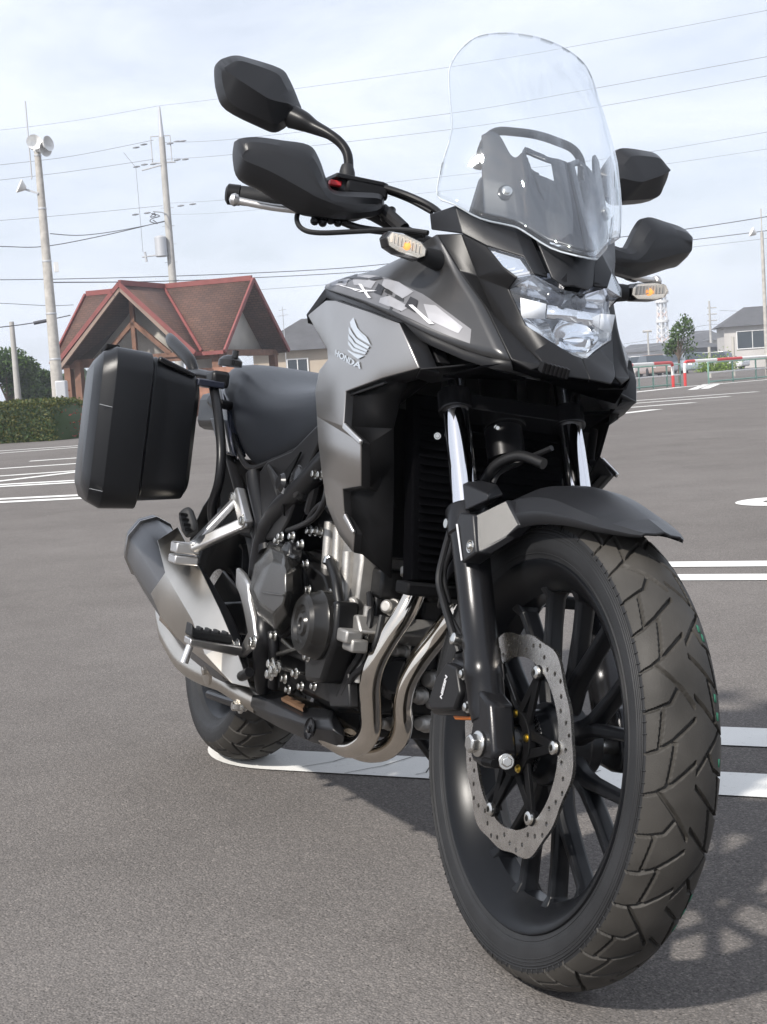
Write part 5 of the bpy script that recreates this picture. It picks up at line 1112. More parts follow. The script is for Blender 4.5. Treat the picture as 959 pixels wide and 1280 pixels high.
# brake reservoir / master cylinder on the right
b = MB(); b.box((-0.475,-0.2101,1.1419), (.06, .075, .03)); b.v = [(x, y, z) for x, y, z in b.v]; mr = mk(b, 'brake_reservoir', 'black_plastic', bevel=.006)
b = MB(); b.box(V((-0.475,-0.2242,1.1524)) + Vector((0, 0, 0)), (.062, .085, .008)); mk(b, 'reservoir_cap', 'black_plastic', mr, bevel=.002)
b = MB(); b.box((-0.46,-0.2624,1.1415), (.012, .02, .009)); mk(b, 'engine_switch', 'red_plastic', bevel=.002)
for q in ((-0.46,-0.2882,1.0809), (-0.46,-0.2743,1.0808), (-0.46,-0.2612,1.0871), (-0.46,-0.2484,1.0855), (-0.45,-0.1729,1.1057), (-0.45,-0.1626,1.1155)):
    b = MB(); b.lathe([(0, .007), (.012, .007), (.016, .004)], q, (.5, -.3, -.6), 10); mk(b, 'switch_screw', 'frame_black')
for pts, r_ in (([(-0.5,-0.2728,1.1311), (-0.49,-0.3012,1.1047), (-0.48,-0.3139,1.0789), (-0.46,-0.3089,1.0591), (-0.44,-0.2853,1.0544), (-0.41,-0.2289,1.0633), (-0.38,-0.1728,1.0721), (-0.34,-0.141,1.0678)], .0042),
                ([(-0.47,-0.2165,1.1544), (-0.45,-0.1812,1.1489), (-0.42,-0.1424,1.136), (-0.38,-0.1147,1.1148), (-0.33,-0.1053,1.0805)], .0055), ([(-0.47,-0.216,1.1506), (-0.46,-0.1767,1.146), (-0.43,-0.1418,1.1323), (-0.39,-0.1169,1.1118)], .0042),
                ([(-0.46,-0.2467,1.0832), (-0.44,-0.2183,1.074), (-0.41,-0.174,1.0717), (-0.36,-0.139,1.068)], .006), ([(-0.45,-0.1794,1.1124), (-0.43,-0.1658,1.0965), (-0.41,-0.1539,1.0805)], .011)):
    b = MB(); b.tube(pts, r_, 10, 5); mk(b, 'control_cable', 'hose_rubber')
def dense(loop, k=4):
    n = len(loop); L_ = [V(p) for p in loop]; o = []
    for i in range(n):
        a, b_, c_, d_ = L_[i - 1], L_[i], L_[(i + 1) % n], L_[(i + 2) % n]
        for j in range(k):
            t = j / k; o.append(tuple(.5 * ((2 * b_) + (c_ - a) * t + (2 * a - 5 * b_ + 4 * c_ - d_) * t * t + (3 * b_ - a - 3 * c_ + d_) * t ** 3)))
    return o
# hand guards
G_out = [(-0.475,-0.4287,1.1759), (-0.47,-0.4258,1.1832), (-0.462,-0.4011,1.1893), (-0.452,-0.363,1.1901), (-0.444,-0.3196,1.1897), (-0.44,-0.301,1.1709), (-0.435,-0.2834,1.135), (-0.43,-0.2701,1.1239), (-0.43,-0.2292,1.1291), (-0.435,-0.1882,1.1323),
         (-0.435,-0.186,1.104), (-0.43,-0.2173,1.0898), (-0.43,-0.2498,1.0826), (-0.44,-0.2994,1.0801), (-0.446,-0.3237,1.0842), (-0.46,-0.3786,1.108), (-0.474,-0.4148,1.1237), (-0.478,-0.4264,1.1527)]
G_rid = [(-0.452,-0.424,1.1551), (-0.445,-0.4178,1.1627), (-0.44,-0.4039,1.1658), (-0.428,-0.3703,1.1628), (-0.418,-0.3354,1.1554), (-0.412,-0.3169,1.1403), (-0.408,-0.3022,1.1185), (-0.41,-0.2819,1.1035), (-0.415,-0.2393,1.107), (-0.425,-0.2013,1.1141),
         (-0.425,-0.201,1.1116), (-0.415,-0.2316,1.1007), (-0.412,-0.2626,1.0971), (-0.412,-0.3043,1.1034), (-0.415,-0.3285,1.112), (-0.43,-0.3793,1.1324), (-0.444,-0.4132,1.1432), (-0.45,-0.4225,1.1487)]
for s in (-1, 1):
    b = MB(); o_ = [f_(q, s) for q in dense(G_out)]; r_ = [f_(q, s) for q in dense(G_rid)]; n = len(o_); md_ = [tuple(V(a).lerp(V(c), .5) + Vector((.006, 0, 0))) for a, c in zip(o_, r_)]; bk = [(x - .018, y, z) for x, y, z in o_]
    b.loft([bk, o_, md_, r_], False); b.add(r_, [tuple(range(n))])
    mk(b, 'hand_guard', 'grain_plastic', bevel=.002, smooth=34, merge=.0003)
    b = MB(); b.tube([f_((-.50, -.22, 1.11), s), f_((-.46, -.25, 1.10), s), f_((-.435, -.28, 1.10), s)], .010, 10, 3); mk(b, 'guard_stay', 'frame_black')
# mirrors
Mo = [(-0.6,-0.4317,1.3403), (-0.598,-0.4151,1.3476), (-0.596,-0.3934,1.348), (-0.59,-0.338,1.3414), (-0.588,-0.3197,1.3261), (-0.586,-0.299,1.2922), (-0.586,-0.2944,1.2782), (-0.588,-0.3106,1.2522), (-0.59,-0.3295,1.2365), (-0.592,-0.3562,1.2396), (-0.6,-0.4163,1.2582), (-0.604,-0.435,1.2845), (-0.604,-0.4434,1.32), (-0.602,-0.44,1.3336)]
Mm = [(-0.578,-0.4269,1.327), (-0.576,-0.4158,1.333), (-0.574,-0.3985,1.3337), (-0.568,-0.3505,1.3257), (-0.566,-0.3353,1.3112), (-0.564,-0.317,1.2839), (-0.564,-0.3156,1.2721), (-0.566,-0.3269,1.2541), (-0.568,-0.3403,1.2423), (-0.572,-0.3605,1.2456), (-0.578,-0.4163,1.2617), (-0.582,-0.4318,1.2858), (-0.582,-0.4389,1.3107), (-0.58,-0.4352,1.3204)]
Mr = [(-0.574,-0.4365,1.3174), (-0.57,-0.4249,1.3138), (-0.566,-0.4115,1.3066), (-0.556,-0.3779,1.2892), (-0.552,-0.3658,1.2817), (-0.556,-0.3348,1.2798), (-0.556,-0.3275,1.2774), (-0.553,-0.3494,1.2761), (-0.551,-0.3656,1.2776), (-0.553,-0.3766,1.2822), (-0.564,-0.4113,1.2996), (-0.569,-0.4244,1.307), (-0.573,-0.432,1.3115), (-0.574,-0.4362,1.3148)]
for s in (-1, 1):
    b = MB(); o_ = [f_(q, s) for q in dense(Mo)]; mm_ = [f_(q, s) for q in dense(Mm)]; rr_m = [f_(q, s) for q in dense(Mr)]; n = len(o_); bk = [(x - .012, y, z) for x, y, z in o_]
    b.loft([bk, o_, mm_, rr_m], False); b.add(rr_m, [tuple(range(n))]); b.add(bk, [tuple(range(n))])
    mir_ = mk(b, 'mirror', 'grain_plastic', bevel=.0015, smooth=34, merge=.0003)
    cx = sum(q[1] for q in bk) / n; cz = sum(q[2] for q in bk) / n
    b = MB(); b.add([(x - .0012, cx + (y - cx) * .92, cz + (z - cz) * .92) for x, y, z in bk], [tuple(range(n))]); mk(b, 'mirror_glass', 'mirror_glass', mir_, solid=.001)
    b = MB(); st_ = [f_((-0.578,-0.3096,1.2627), s), f_((-0.56,-0.2948,1.2542), s), f_((-0.545,-0.2805,1.2449), s), f_((-0.52,-0.261,1.2322), s), f_((-0.505,-0.2434,1.2171), s), f_((-0.495,-0.2334,1.1974), s), f_((-0.49,-0.2301,1.1668), s), f_((-0.485,-0.231,1.1474), s)]
    b.tube(st_, [.020, .0165, .012, .0085, .008, .008, .008, .0095], 14, 4); mk(b, 'mirror_stem', 'black_plastic', mir_)
    b = MB(); q0, q1 = V(f_((-0.485,-0.233,1.1522), s)), V(f_((-0.49,-0.2348,1.1818), s)); b.tube([q0, q0.lerp(q1, .6), q1], [.014, .013, .009], 14, 2); mk(b, 'stem_boot', 'rubber', mir_)
# turn signals
for s in (-1, 1):
    q = lambda y, z, x=-.247: (x, s * y, z)
    out_l = [q(.250, 1.031), q(.243, 1.042), q(.222, 1.0425), q(.190, 1.034), q(.180, 1.024), q(.180, 1.012), q(.192, 1.006), q(.228, 1.011), q(.245, 1.018)]
    b = MB(); b.loft([[(x - .022, y, z) for x, y, z in out_l], [(x - .004, y, z) for x, y, z in out_l], [(x + .004, s * .215 + (y - s * .215) * .9, 1.024 + (z - 1.024) * .84) for x, y, z in out_l]]); sg = mk(b, 'turn_signal', 'gloss_black', bevel=.0015)
    b = MB(); b.loft([[(x + .003, s * .216 + (y - s * .216) * .95, 1.025 + (z - 1.025) * .92) for x, y, z in out_l], [(x + .013, s * .216 + (y - s * .216) * .86, 1.025 + (z - 1.025) * .74) for x, y, z in out_l]]); mk(b, 'signal_lens', 'signal_lens', sg, bevel=.001)
    b = MB(); b.add([(x + .0048, s * .216 + (y - s * .216) * .9, 1.025 + (z - 1.025) * .84) for x, y, z in out_l], [tuple(range(9))]); mk(b, 'signal_reflector', 'reflector_chrome', sg)
    for k in range(1):
        b = MB(); b.lathe([(0, .006), (.003, .005), (.005, .002)], (-.241, s * .214, 1.023), (1, 0, 0), 12); mk(b, 'signal_lamp', 'amber_lit', sg)
    for k in range(9):
        b = MB(); b.box((-.2395, s * (.192 + .006 * k), 1.022 + .0012 * k), (.004, .0018, .014)); mk(b, 'signal_rib', 'led_white', sg)
    b = MB(); b.tube([q(.183, 1.018, -.256), q(.165, 1.016, -.262), q(.13, 1.012, -.27)], [.013, .015, .018], 16, 2); mk(b, 'signal_stalk', 'rubber', sg)

# ---------------------------------------------------------------- background
mat('concrete', (.42, .4, .37), .85, 0, .3, 30, .18, 6)
mat('pole_grey', (.4, .39, .37), .8, 0, 0, 1, .12, 3)
mat('steel_grey', (.5, .51, .53), .5, .4)
mat('white_metal', (.75, .75, .74), .5)
mat('wire_black', (.05, .05, .06), .6)
mat('wire_grey', (.22, .23, .25), .6)
mat('barge_inner', (.26, .19, .155), .8)
mat('barge_red', (.2, .055, .05), .6, 0, 0, 1, .15, 2)
mat('soffit_wood', (.06, .04, .03), .8, 0, 0, 1, .3, 3)
mat('timber', (.16, .08, .05), .75, 0, 0, 1, .25, 3)
mat('pale_wall', (.45, .43, .39), .85, 0, 0, 1, .1, 2)
mat('tan_wall', (.45, .38, .3), .85, 0, 0, 1, .1, 1)
mat('grey_wall', (.48, .46, .44), .85, 0, 0, 1, .08, .5)
mat('slate_roof', (.075, .075, .08), .7, 0, 0, 1, .2, 1.5)
mat('dark_window', (.04, .05, .06), .12)
mat('red_paint', (.55, .05, .05), .45)
mat('white_paint', (.72, .71, .69), .45)
mat('green_paint', (.22, .38, .31), .5)
mat('bark', (.1, .075, .055), .9, 0, .6, 20, .3, 8)
mat('tower_white', (.62, .62, .62), .6)
mat('litter_white', (.7, .7, .72), .6)
def leafmat(name, c0, c1):
    m = bpy.data.materials.new(name); m.use_nodes = True; n = m.node_tree.nodes; l = m.node_tree.links.new; b = n['Principled BSDF']
    g = n.new('ShaderNodeNewGeometry'); r = n.new('ShaderNodeValToRGB'); r.color_ramp.elements[0].color = (*c0, 1); r.color_ramp.elements[1].color = (*c1, 1)
    l(g.outputs['Random Per Island'], r.inputs[0]); l(r.outputs[0], b.inputs['Base Color']); b.inputs['Roughness'].default_value = .55
    b.inputs['Subsurface Weight'].default_value = 0; b.inputs['Specular IOR Level'].default_value = .3
    t = n.new('ShaderNodeBsdfTranslucent'); l(r.outputs[0], t.inputs[0]); mx_ = n.new('ShaderNodeMixShader'); mx_.inputs[0].default_value = .25; l(b.outputs[0], mx_.inputs[1]); l(t.outputs[0], mx_.inputs[2]); l(mx_.outputs[0], n['Material Output'].inputs[0]); MATS[name] = m
leafmat('leaf_green', (.035, .075, .015), (.10, .17, .035)); leafmat('leaf_dark', (.02, .045, .014), (.06, .10, .03)); leafmat('leaf_hedge', (.05, .06, .012), (.13, .13, .03)); leafmat('leaf_far', (.05, .085, .04), (.10, .15, .06)); leafmat('leaf_lime', (.12, .2, .03), (.22, .32, .05))
leafmat('leaf_red', (.25, .04, .03), (.4, .1, .06))
def shingle():
    m = bpy.data.materials.new('roof_shingle'); m.use_nodes = True; n = m.node_tree.nodes; l = m.node_tree.links.new; b = n['Principled BSDF']
    uv = n.new('ShaderNodeUVMap'); br = n.new('ShaderNodeTexBrick'); br.inputs['Color1'].default_value = (.085, .045, .034, 1); br.inputs['Color2'].default_value = (.12, .062, .046, 1); br.inputs['Mortar'].default_value = (.05, .028, .02, 1)
    br.inputs['Scale'].default_value = 1; br.inputs['Brick Width'].default_value = .26; br.inputs['Row Height'].default_value = .13; br.inputs['Mortar Size'].default_value = .016; l(uv.outputs[0], br.inputs[0])
    z = n.new('ShaderNodeTexNoise'); z.inputs['Scale'].default_value = 1.2; z.inputs['Detail'].default_value = 6; l(uv.outputs[0], z.inputs[0]); k = n.new('ShaderNodeMixRGB'); k.blend_type = 'MULTIPLY'; k.inputs[0].default_value = .6
    r = n.new('ShaderNodeValToRGB'); r.color_ramp.elements[0].position = .3; r.color_ramp.elements[0].color = (.6, .6, .6, 1); r.color_ramp.elements[1].position = .7; r.color_ramp.elements[1].color = (1.25, 1.2, 1.15, 1); l(z.outputs[0], r.inputs[0])
    l(br.outputs[0], k.inputs[1]); l(r.outputs[0], k.inputs[2]); l(k.outputs[0], b.inputs['Base Color']); b.inputs['Roughness'].default_value = .8; MATS['roof_shingle'] = m
shingle()
CAMX = Vector((.3824, .9240, 0)); CAMT = Vector((.9240, -.3824, 0))   # image right, towards camera
def leaves(b, pts, size, rnd):
    for p in pts:
        s = size * rnd.uniform(.6, 1.3); a = Vector((rnd.gauss(0, 1), rnd.gauss(0, 1), rnd.gauss(0, 1))).normalized(); c = a.cross(Vector((rnd.gauss(0, 1), rnd.gauss(0, 1), rnd.gauss(0, 1)))).normalized(); p = V(p)
        b.add([p - a * s, p + c * s * .45, p + a * s, p - c * s * .45], [(0, 1, 2, 3)])

# ---- the pavilion
RE = V((-53.0502,16.4928,5.1703)); ya = R(20)
U_ = CAMX * math.cos(ya) + CAMT * math.sin(ya); W_ = CAMT * math.cos(ya) - CAMX * math.sin(ya)
ZR = RE.z; ZE = 2.4; SL = (ZR - ZE) / 2.95
pav = empty('pavilion', (0, 0, 0)); base = RE - U_ * 3.75; base.z = 0; pav.location = base; pav.rotation_euler = (0, 0, math.atan2(U_.y, U_.x))
tag(pav, 'open pavilion with brown shingled cross gable roof and red barge boards', 'pavilion')
# local axes: x along the ridge (image right), y away from camera is +W reversed -> front is -y
def uvroof(b, name, parent):
    o = b.build(name, 'roof_shingle', parent, recalc=False); me = o.data; uv = me.uv_layers.new(name='UVMap')
    for p in me.polygons:
        n_ = p.normal; t = Vector((0, 0, 1)).cross(n_); t = t.normalized() if t.length > .01 else Vector((1, 0, 0)); v_ = n_.cross(t)
        for li in p.loop_indices: q = me.vertices[me.loops[li].vertex_index].co; uv.data[li].uv = (q.dot(t), q.dot(v_))
    md = o.modifiers.new('sol', 'SOLIDIFY'); md.thickness = .12; md.offset = -1
    return o
L2 = 3.75; ov = 0.0; hd = 2.95; gx = -.15; gw = 3.5; gh = 2.95
zt = lambda d: ZR - SL * d
vx = gx
# main front slope, cut by the valley of the front gable
b = MB(); b.add([(-L2, 0, ZR), (gx, 0, ZR), (gx - hd, -hd, ZE), (-L2, -hd, ZE)], [(0, 3, 2, 1)])
if gx - hd < -L2:   # the valley leaves the slope at its left verge
    b = MB(); k_ = L2 + gx; b.add([(-L2, 0, ZR), (gx, 0, ZR), (-L2, -k_, zt(k_))], [(0, 2, 1)])
rfl = uvroof(b, 'roof', pav)
b = MB(); b.add([(gx, 0, ZR), (L2, 0, ZR), (L2, -hd, ZE), (gx + hd, -hd, ZE)], [(0, 3, 2, 1)]); uvroof(b, 'roof', pav)
b = MB(); b.add([(-L2, 0, ZR), (L2, 0, ZR), (L2, hd, ZE), (-L2, hd, ZE)], [(0, 1, 2, 3)]); uvroof(b, 'roof', pav)
b = MB(); b.add([(gx, 0, ZR), (gx, -gw, ZR), (gx + gh, -gw, ZE), (gx + gh, -hd, ZE)], [(0, 1, 2, 3)]); uvroof(b, 'roof', pav)
b = MB(); b.add([(gx, 0, ZR), (gx, -gw, ZR), (gx - gh, -gw, ZE), (gx - gh, -hd + .2, ZE)], [(3, 2, 1, 0)]); uvroof(b, 'roof', pav)
def barge(a, c, m_='barge_red', w=.16, t=.08, side=(0, -1, 0)):
    b = MB(); b.bar(a, c, w, w, t, t, side); return b.build('barge_board', m_, pav)
e_ = .06
barge((gx, -gw - e_, ZR + .02), (gx + gh + .05, -gw - e_, ZE - .02)); barge((gx, -gw - e_, ZR + .02), (gx - gh - .05, -gw - e_, ZE - .02))
barge((gx, -gw - .02, ZR - .16), (gx + gh - .05, -gw - .02, ZE - .20), 'barge_inner', .14); barge((gx, -gw - .02, ZR - .16), (gx - gh + .05, -gw - .02, ZE - .20), 'barge_inner', .14)
for xx in (L2 + e_,): barge((xx, 0, ZR + .02), (xx, -hd - .05, ZE - .02), side=(1, 0, 0)); barge((xx, 0, ZR + .02), (xx, hd + .05, ZE - .02), side=(1, 0, 0))
barge((-L2 - e_, 0, ZR + .02), (-L2 - e_, -hd - .05, ZE - .02), side=(1, 0, 0))
barge((-L2, 0, ZR + .07), (L2, 0, ZR + .07), w=.2, t=.12); barge((gx, 0, ZR + .07), (gx, -gw, ZR + .07), w=.2, t=.12, side=(1, 0, 0))
barge((gx, -.05, ZR + .03), (gx + hd, -hd, ZE + .05), w=.14, t=.06)
barge((gx + gh, -gw, ZE - .05), (gx + gh, -hd, ZE - .05), w=.14, side=(1, 0, 0)); barge((gx + hd, -hd - .03, ZE - .05), (L2, -hd - .03, ZE - .05), w=.14)
# timber gable frame and pale infill
b = MB(); b.add([(gx - gh + .45, -gw + 1.6, ZE), (gx + gh - .45, -gw + 1.6, ZE), (gx, -gw + 1.6, ZR - .5)], [(0, 1, 2)]); b.build('gable_infill', 'pale_wall', pav, solid=.06)
for a, c in (((gx, -gw + .8, ZE - .1), (gx, -gw + .8, ZR - .2)), ((gx - 1.5, -gw + .8, ZE + .05), (gx, -gw + .8, ZE + 1.35)), ((gx + 1.5, -gw + .8, ZE + .05), (gx, -gw + .8, ZE + 1.35)), ((gx - gh, -gw + .8, ZE), (gx + gh, -gw + .8, ZE))):
    b = MB(); b.bar(a, c, .17, .17, .15, .15, (0, 1, 0)); b.build('timber_brace', 'timber', pav)
b = MB(); b.add([(L2 - .9, -hd + .5, ZE), (L2 - .9, hd - .5, ZE), (L2 - .9, 0, ZR - .5)], [(0, 1, 2)]); b.build('gable_infill', 'pale_wall', pav, solid=.06)
b = MB(); b.add([(-L2 + .7, -hd + .3, ZE), (-L2 + .7, hd - .3, ZE), (-L2 + .7, 0, ZR - .3)], [(0, 1, 2)]); b.build('gable_infill', 'soffit_wood', pav, solid=.06)
b = MB(); b.bar((L2 - .5, -hd, ZE - .05), (L2 - .5, hd, ZE - .05), .24, .24, .2, .2, (1, 0, 0)); b.build('tie_beam', 'timber', pav)
b = MB(); b.bar((-L2, -hd + .35, ZE - .12), (L2, -hd + .35, ZE - .12), .26, .26, .2, .2, (0, 1, 0)); b.build('tie_beam', 'timber', pav)
for x, y in ((-L2 + .5, -hd + .35), (L2 - .5, -hd + .35), (L2 - .5, hd - .35), (-L2 + .5, hd - .35), (gx - gh + .5, -gw + .6), (gx + gh - .5, -gw + .6)):
    b = MB(); b.box((x, y, ZE / 2), (.28, .28, ZE)); b.build('post', 'timber', pav)
mat('brick_red', (.3, .15, .1), .85, 0, 0, 1, .25, 4)
b = MB(); b.box((gx + gh + .6, -hd + .3, .9), (3.0, .3, 1.8)); b.build('low_wall', 'brick_red', pav)
b = MB(); b.box((L2 - 1.3, -hd + 1.2, 1.4), (1.1, .2, 2.0)); b.build('notice_panel', 'pale_wall', pav)

# ---- grey roofed house behind the pavilion
def house(name, c, w, d, zw, zr, wallm, roofm, label, yaw, hip=.35, wins=()):
    h = empty(name, (c[0], c[1], 0), (0, 0, yaw)); tag(h, label, 'building')
    b = MB(); b.box((0, 0, zw / 2), (w, d, zw)); b.build('wall', wallm, h)
    b = MB(); o = .5; r_ = w / 2 - d / 2 * hip * 2
    b.add([(-w / 2 - o, -d / 2 - o, zw), (w / 2 + o, -d / 2 - o, zw), (w / 2 + o, d / 2 + o, zw), (-w / 2 - o, d / 2 + o, zw), (-r_, 0, zr), (r_, 0, zr)], [(0, 1, 5, 4), (1, 2, 5), (2, 3, 4, 5), (3, 0, 4), (3, 2, 1, 0)]); b.build('roof', roofm, h)
    for (x, z, ww, hh) in wins:
        b = MB(); b.box((x, -d / 2 - .02, z), (ww, .06, hh)); f = b.build('window', 'dark_window', h)
        b = MB()
        for q, dd in (((x, -d / 2 - .06, z + hh / 2), (ww + .1, .06, .07)), ((x, -d / 2 - .06, z - hh / 2), (ww + .1, .06, .07)), ((x - ww / 2, -d / 2 - .06, z), (.07, .05, hh)), ((x + ww / 2, -d / 2 - .06, z), (.07, .05, hh)), ((x, -d / 2 - .055, z), (.05, .04, hh))): b.box(q, dd)
        b.build('frame', 'white_metal', f)
    return h
yw = math.atan2(CAMX.y, CAMX.x)
c = V((-80.9861,29.0629,2.9021)); house('house', c, 7.5, 6, 3.0, 4.95, 'tan_wall', 'slate_roof', 'tan house with low dark grey roof right of the pavilion', yw + R(4), .5, ((-1.2, 2.0, 1.2, 1.0), (1.4, 2.0, 1.0, .9)))
b = MB(); q = V((-74.0147,24.7672,2.8218)); b.tube([(q.x, q.y, 0), (q.x, q.y, 5.3)], .02, 8, 1); b.tube([(q.x - .3 * CAMX.x, q.y - .3 * CAMX.y, 4.8), (q.x + .3 * CAMX.x, q.y + .3 * CAMX.y, 4.85)], .015, 6, 1); b.tube([(q.x - .2 * CAMX.x, q.y - .2 * CAMX.y, 5.1), (q.x + .2 * CAMX.x, q.y + .2 * CAMX.y, 5.15)], .015, 6, 1); tag(b.build('rooftop_antenna', 'steel_grey'), 'thin television antenna above the grey roof by the pavilion', 'antenna')
lampq = V((-56.5155,20.2769,2.2902))

# ---- poles
def pole_mesh(b, q, z1, r0, r1): b.tube([(q.x, q.y, 0), (q.x, q.y, z1 * .5), (q.x, q.y, z1)], [r0, (r0 + r1) / 2, r1], 16, 1)
q = V((-43.5682,6.9472,4.7515)); sp = empty('speaker_pole', (q.x, q.y, 0)); tag(sp, 'concrete pole with white horn loudspeakers and a lightning rod on top', 'pole'); ZP = V((-43.5579,7.007,8.6001)).z
b = MB(); pole_mesh(b, V((0, 0, 0)), ZP, .2, .1); b.build('shaft', 'concrete', sp)
for z in (2.2, 3.6, 5.2, 6.8, 8.4):
    b = MB(); r_ = .2 - .1 * z / ZP; b.lathe([(-.03, r_ + .004), (-.02, r_ + .012), (.02, r_ + .012), (.03, r_ + .004)], (0, 0, z), (0, 0, 1), 16); b.build('band', 'steel_grey', sp)
def loc(u, t, z): p = CAMX * u + CAMT * t; return (p.x, p.y, z)
b = MB(); b.tube([loc(-.26, 0, ZP - .9), loc(-.24, 0, ZP - .85), loc(-.24, 0, ZP + 1.45)], .022, 8, 1); b.build('lightning_rod', 'steel_grey', sp)
for u, t, z, du, dz in ((.12, .15, ZP + .05, 1, .12), (.05, .1, ZP - .05, .7, -.05), (-.1, .1, ZP + .08, .2, .1)):
    b = MB(); b.lathe([(-.16, .07), (-.02, .08), (0, .05), (.15, .09), (.32, .2), (.36, .235), (.345, .225), (.2, .08)], loc(u, t, z), V(loc(du, .55, dz)), 18); b.build('horn_speaker', 'white_metal', sp)
b = MB(); b.bar(loc(-.05, .1, ZP - 1.35), loc(-.45, .12, ZP - 1.2), .06, .06, .06, .06, (0, 0, 1)); b.build('lamp_arm', 'steel_grey', sp)
b = MB(); b.lathe([(0, .06), (.1, .14), (.2, .22), (.22, .22), (.2, .19)], loc(-.42, .12, ZP - 1.18), V(loc(-.75, .3, .35)), 16); b.build('floodlight', 'white_metal', sp)
b = MB(); b.box(loc(.3, .1, 5.0), (.12, .12, .3)); b.build('junction_box', 'white_metal', sp)
q = V((-41.5768,6.725,1.046)); cab = MB(); cab.box((q.x, q.y, .75), (.3, .38, 1.5), Matrix.Rotation(yw, 3, 'Z')); tag(cab.build('utility_cabinet', 'steel_grey', bevel=.03), 'pale utility cabinet standing beside the loudspeaker pole', 'cabinet')

q = V((-69.8751,17.6711,8.6062)); upole = empty('utility_pole', (q.x, q.y, 0)); tag(upole, 'tall concrete utility pole with transformer and insulators behind the pavilion', 'pole'); ZU = V((-69.8755,17.6694,15.1786)).z
b = MB(); pole_mesh(b, V((0, 0, 0)), ZU - 1.5, .24, .15); b.build('shaft', 'pole_grey', upole)
b = MB(); b.tube([(0, 0, ZU - 1.6), (0, 0, ZU)], [.14, .05], 12, 1); b.build('pole_top', 'steel_grey', upole)
zz = lambda px_y: ZU - (px_y - 133) * 74 / 1804.0
b = MB()
for u in (-.55, .42): b.tube([loc(u, 0, zz(168)), loc(u, 0, zz(200))], .03, 6, 1)
b.tube([loc(-.55, 0, zz(168)), loc(.42, 0, zz(168))], .03, 6, 1); b.tube([loc(-.6, 0, zz(200)), loc(.6, 0, zz(200))], .04, 6, 1); b.tube([loc(-1.1, .1, zz(208)), loc(-.1, .1, zz(203))], .04, 6, 1); b.build('crossarm', 'steel_grey', upole)
for u, y in ((-1.3, 180), (-.9, 177), (.75, 176), (1.05, 176), (-1.35, 203), (-.95, 201), (.7, 198), (1.1, 198), (-1.6, 260), (-1.0, 259), (.7, 253), (1.3, 252), (.4, 178), (-.5, 201)):
    b = MB(); b.tube([loc(u - .17, .05, zz(y) - .01), loc(u, .05, zz(y)), loc(u + .17, .05, zz(y) + .01)], [.025, .05, .025], 8, 2); b.build('insulator', 'wire_grey', upole)
b = MB(); b.lathe([(-.5, .27), (-.47, .30), (.45, .30), (.5, .26), (.55, .1)], loc(-.42, .25, zz(301)), (0, 0, 1), 18); b.build('transformer', 'steel_grey', upole)
b = MB(); b.tube([loc(-1.4, .2, zz(312)), loc(-.1, .2, zz(310))], .04, 6, 1); b.tube([loc(-1.25, .2, zz(306)), loc(-1.2, .2, zz(318))], .06, 6, 1); b.build('transformer_bracket', 'steel_grey', upole)
b = MB()
rnd = random.Random(3)
pts = [loc(-.55 + rnd.uniform(-.3, .3), .3 + rnd.uniform(-.1, .1), zz(266) + rnd.uniform(-.35, .3)) for _ in range(10)]; b.tube(pts, .022, 6, 4); b.build('cable_coil', 'wire_black', upole)
b = MB(); b.tube([loc(-.7, .1, zz(258)), loc(-.05, .2, zz(262)), loc(.1, .2, zz(275))], .025, 6, 3); b.tube([loc(-1.35, .3, zz(205)), loc(-1.33, .3, zz(306))], .012, 5, 1); b.tube([loc(-1.35, .3, zz(205)), loc(-1.9, .3, zz(186))], .012, 5, 1); b.build('drop_wire', 'wire_grey', upole)
for k in range(9):
    b = MB(); z = 3 + k * .9; b.tube([loc(-.33, 0, z), loc(.33, 0, z)], .012, 5, 1); b.build('step_bolt', 'steel_grey', upole)
q = V((-59.5906,8.0659,2.7357)); b = MB(); pole_mesh(b, q, V((-59.578,8.1518,4.3128)).z, .15, .1); tag(b.build('short_pole', 'pole_grey'), 'short bare concrete pole in front of the leafy tree at far left', 'pole')

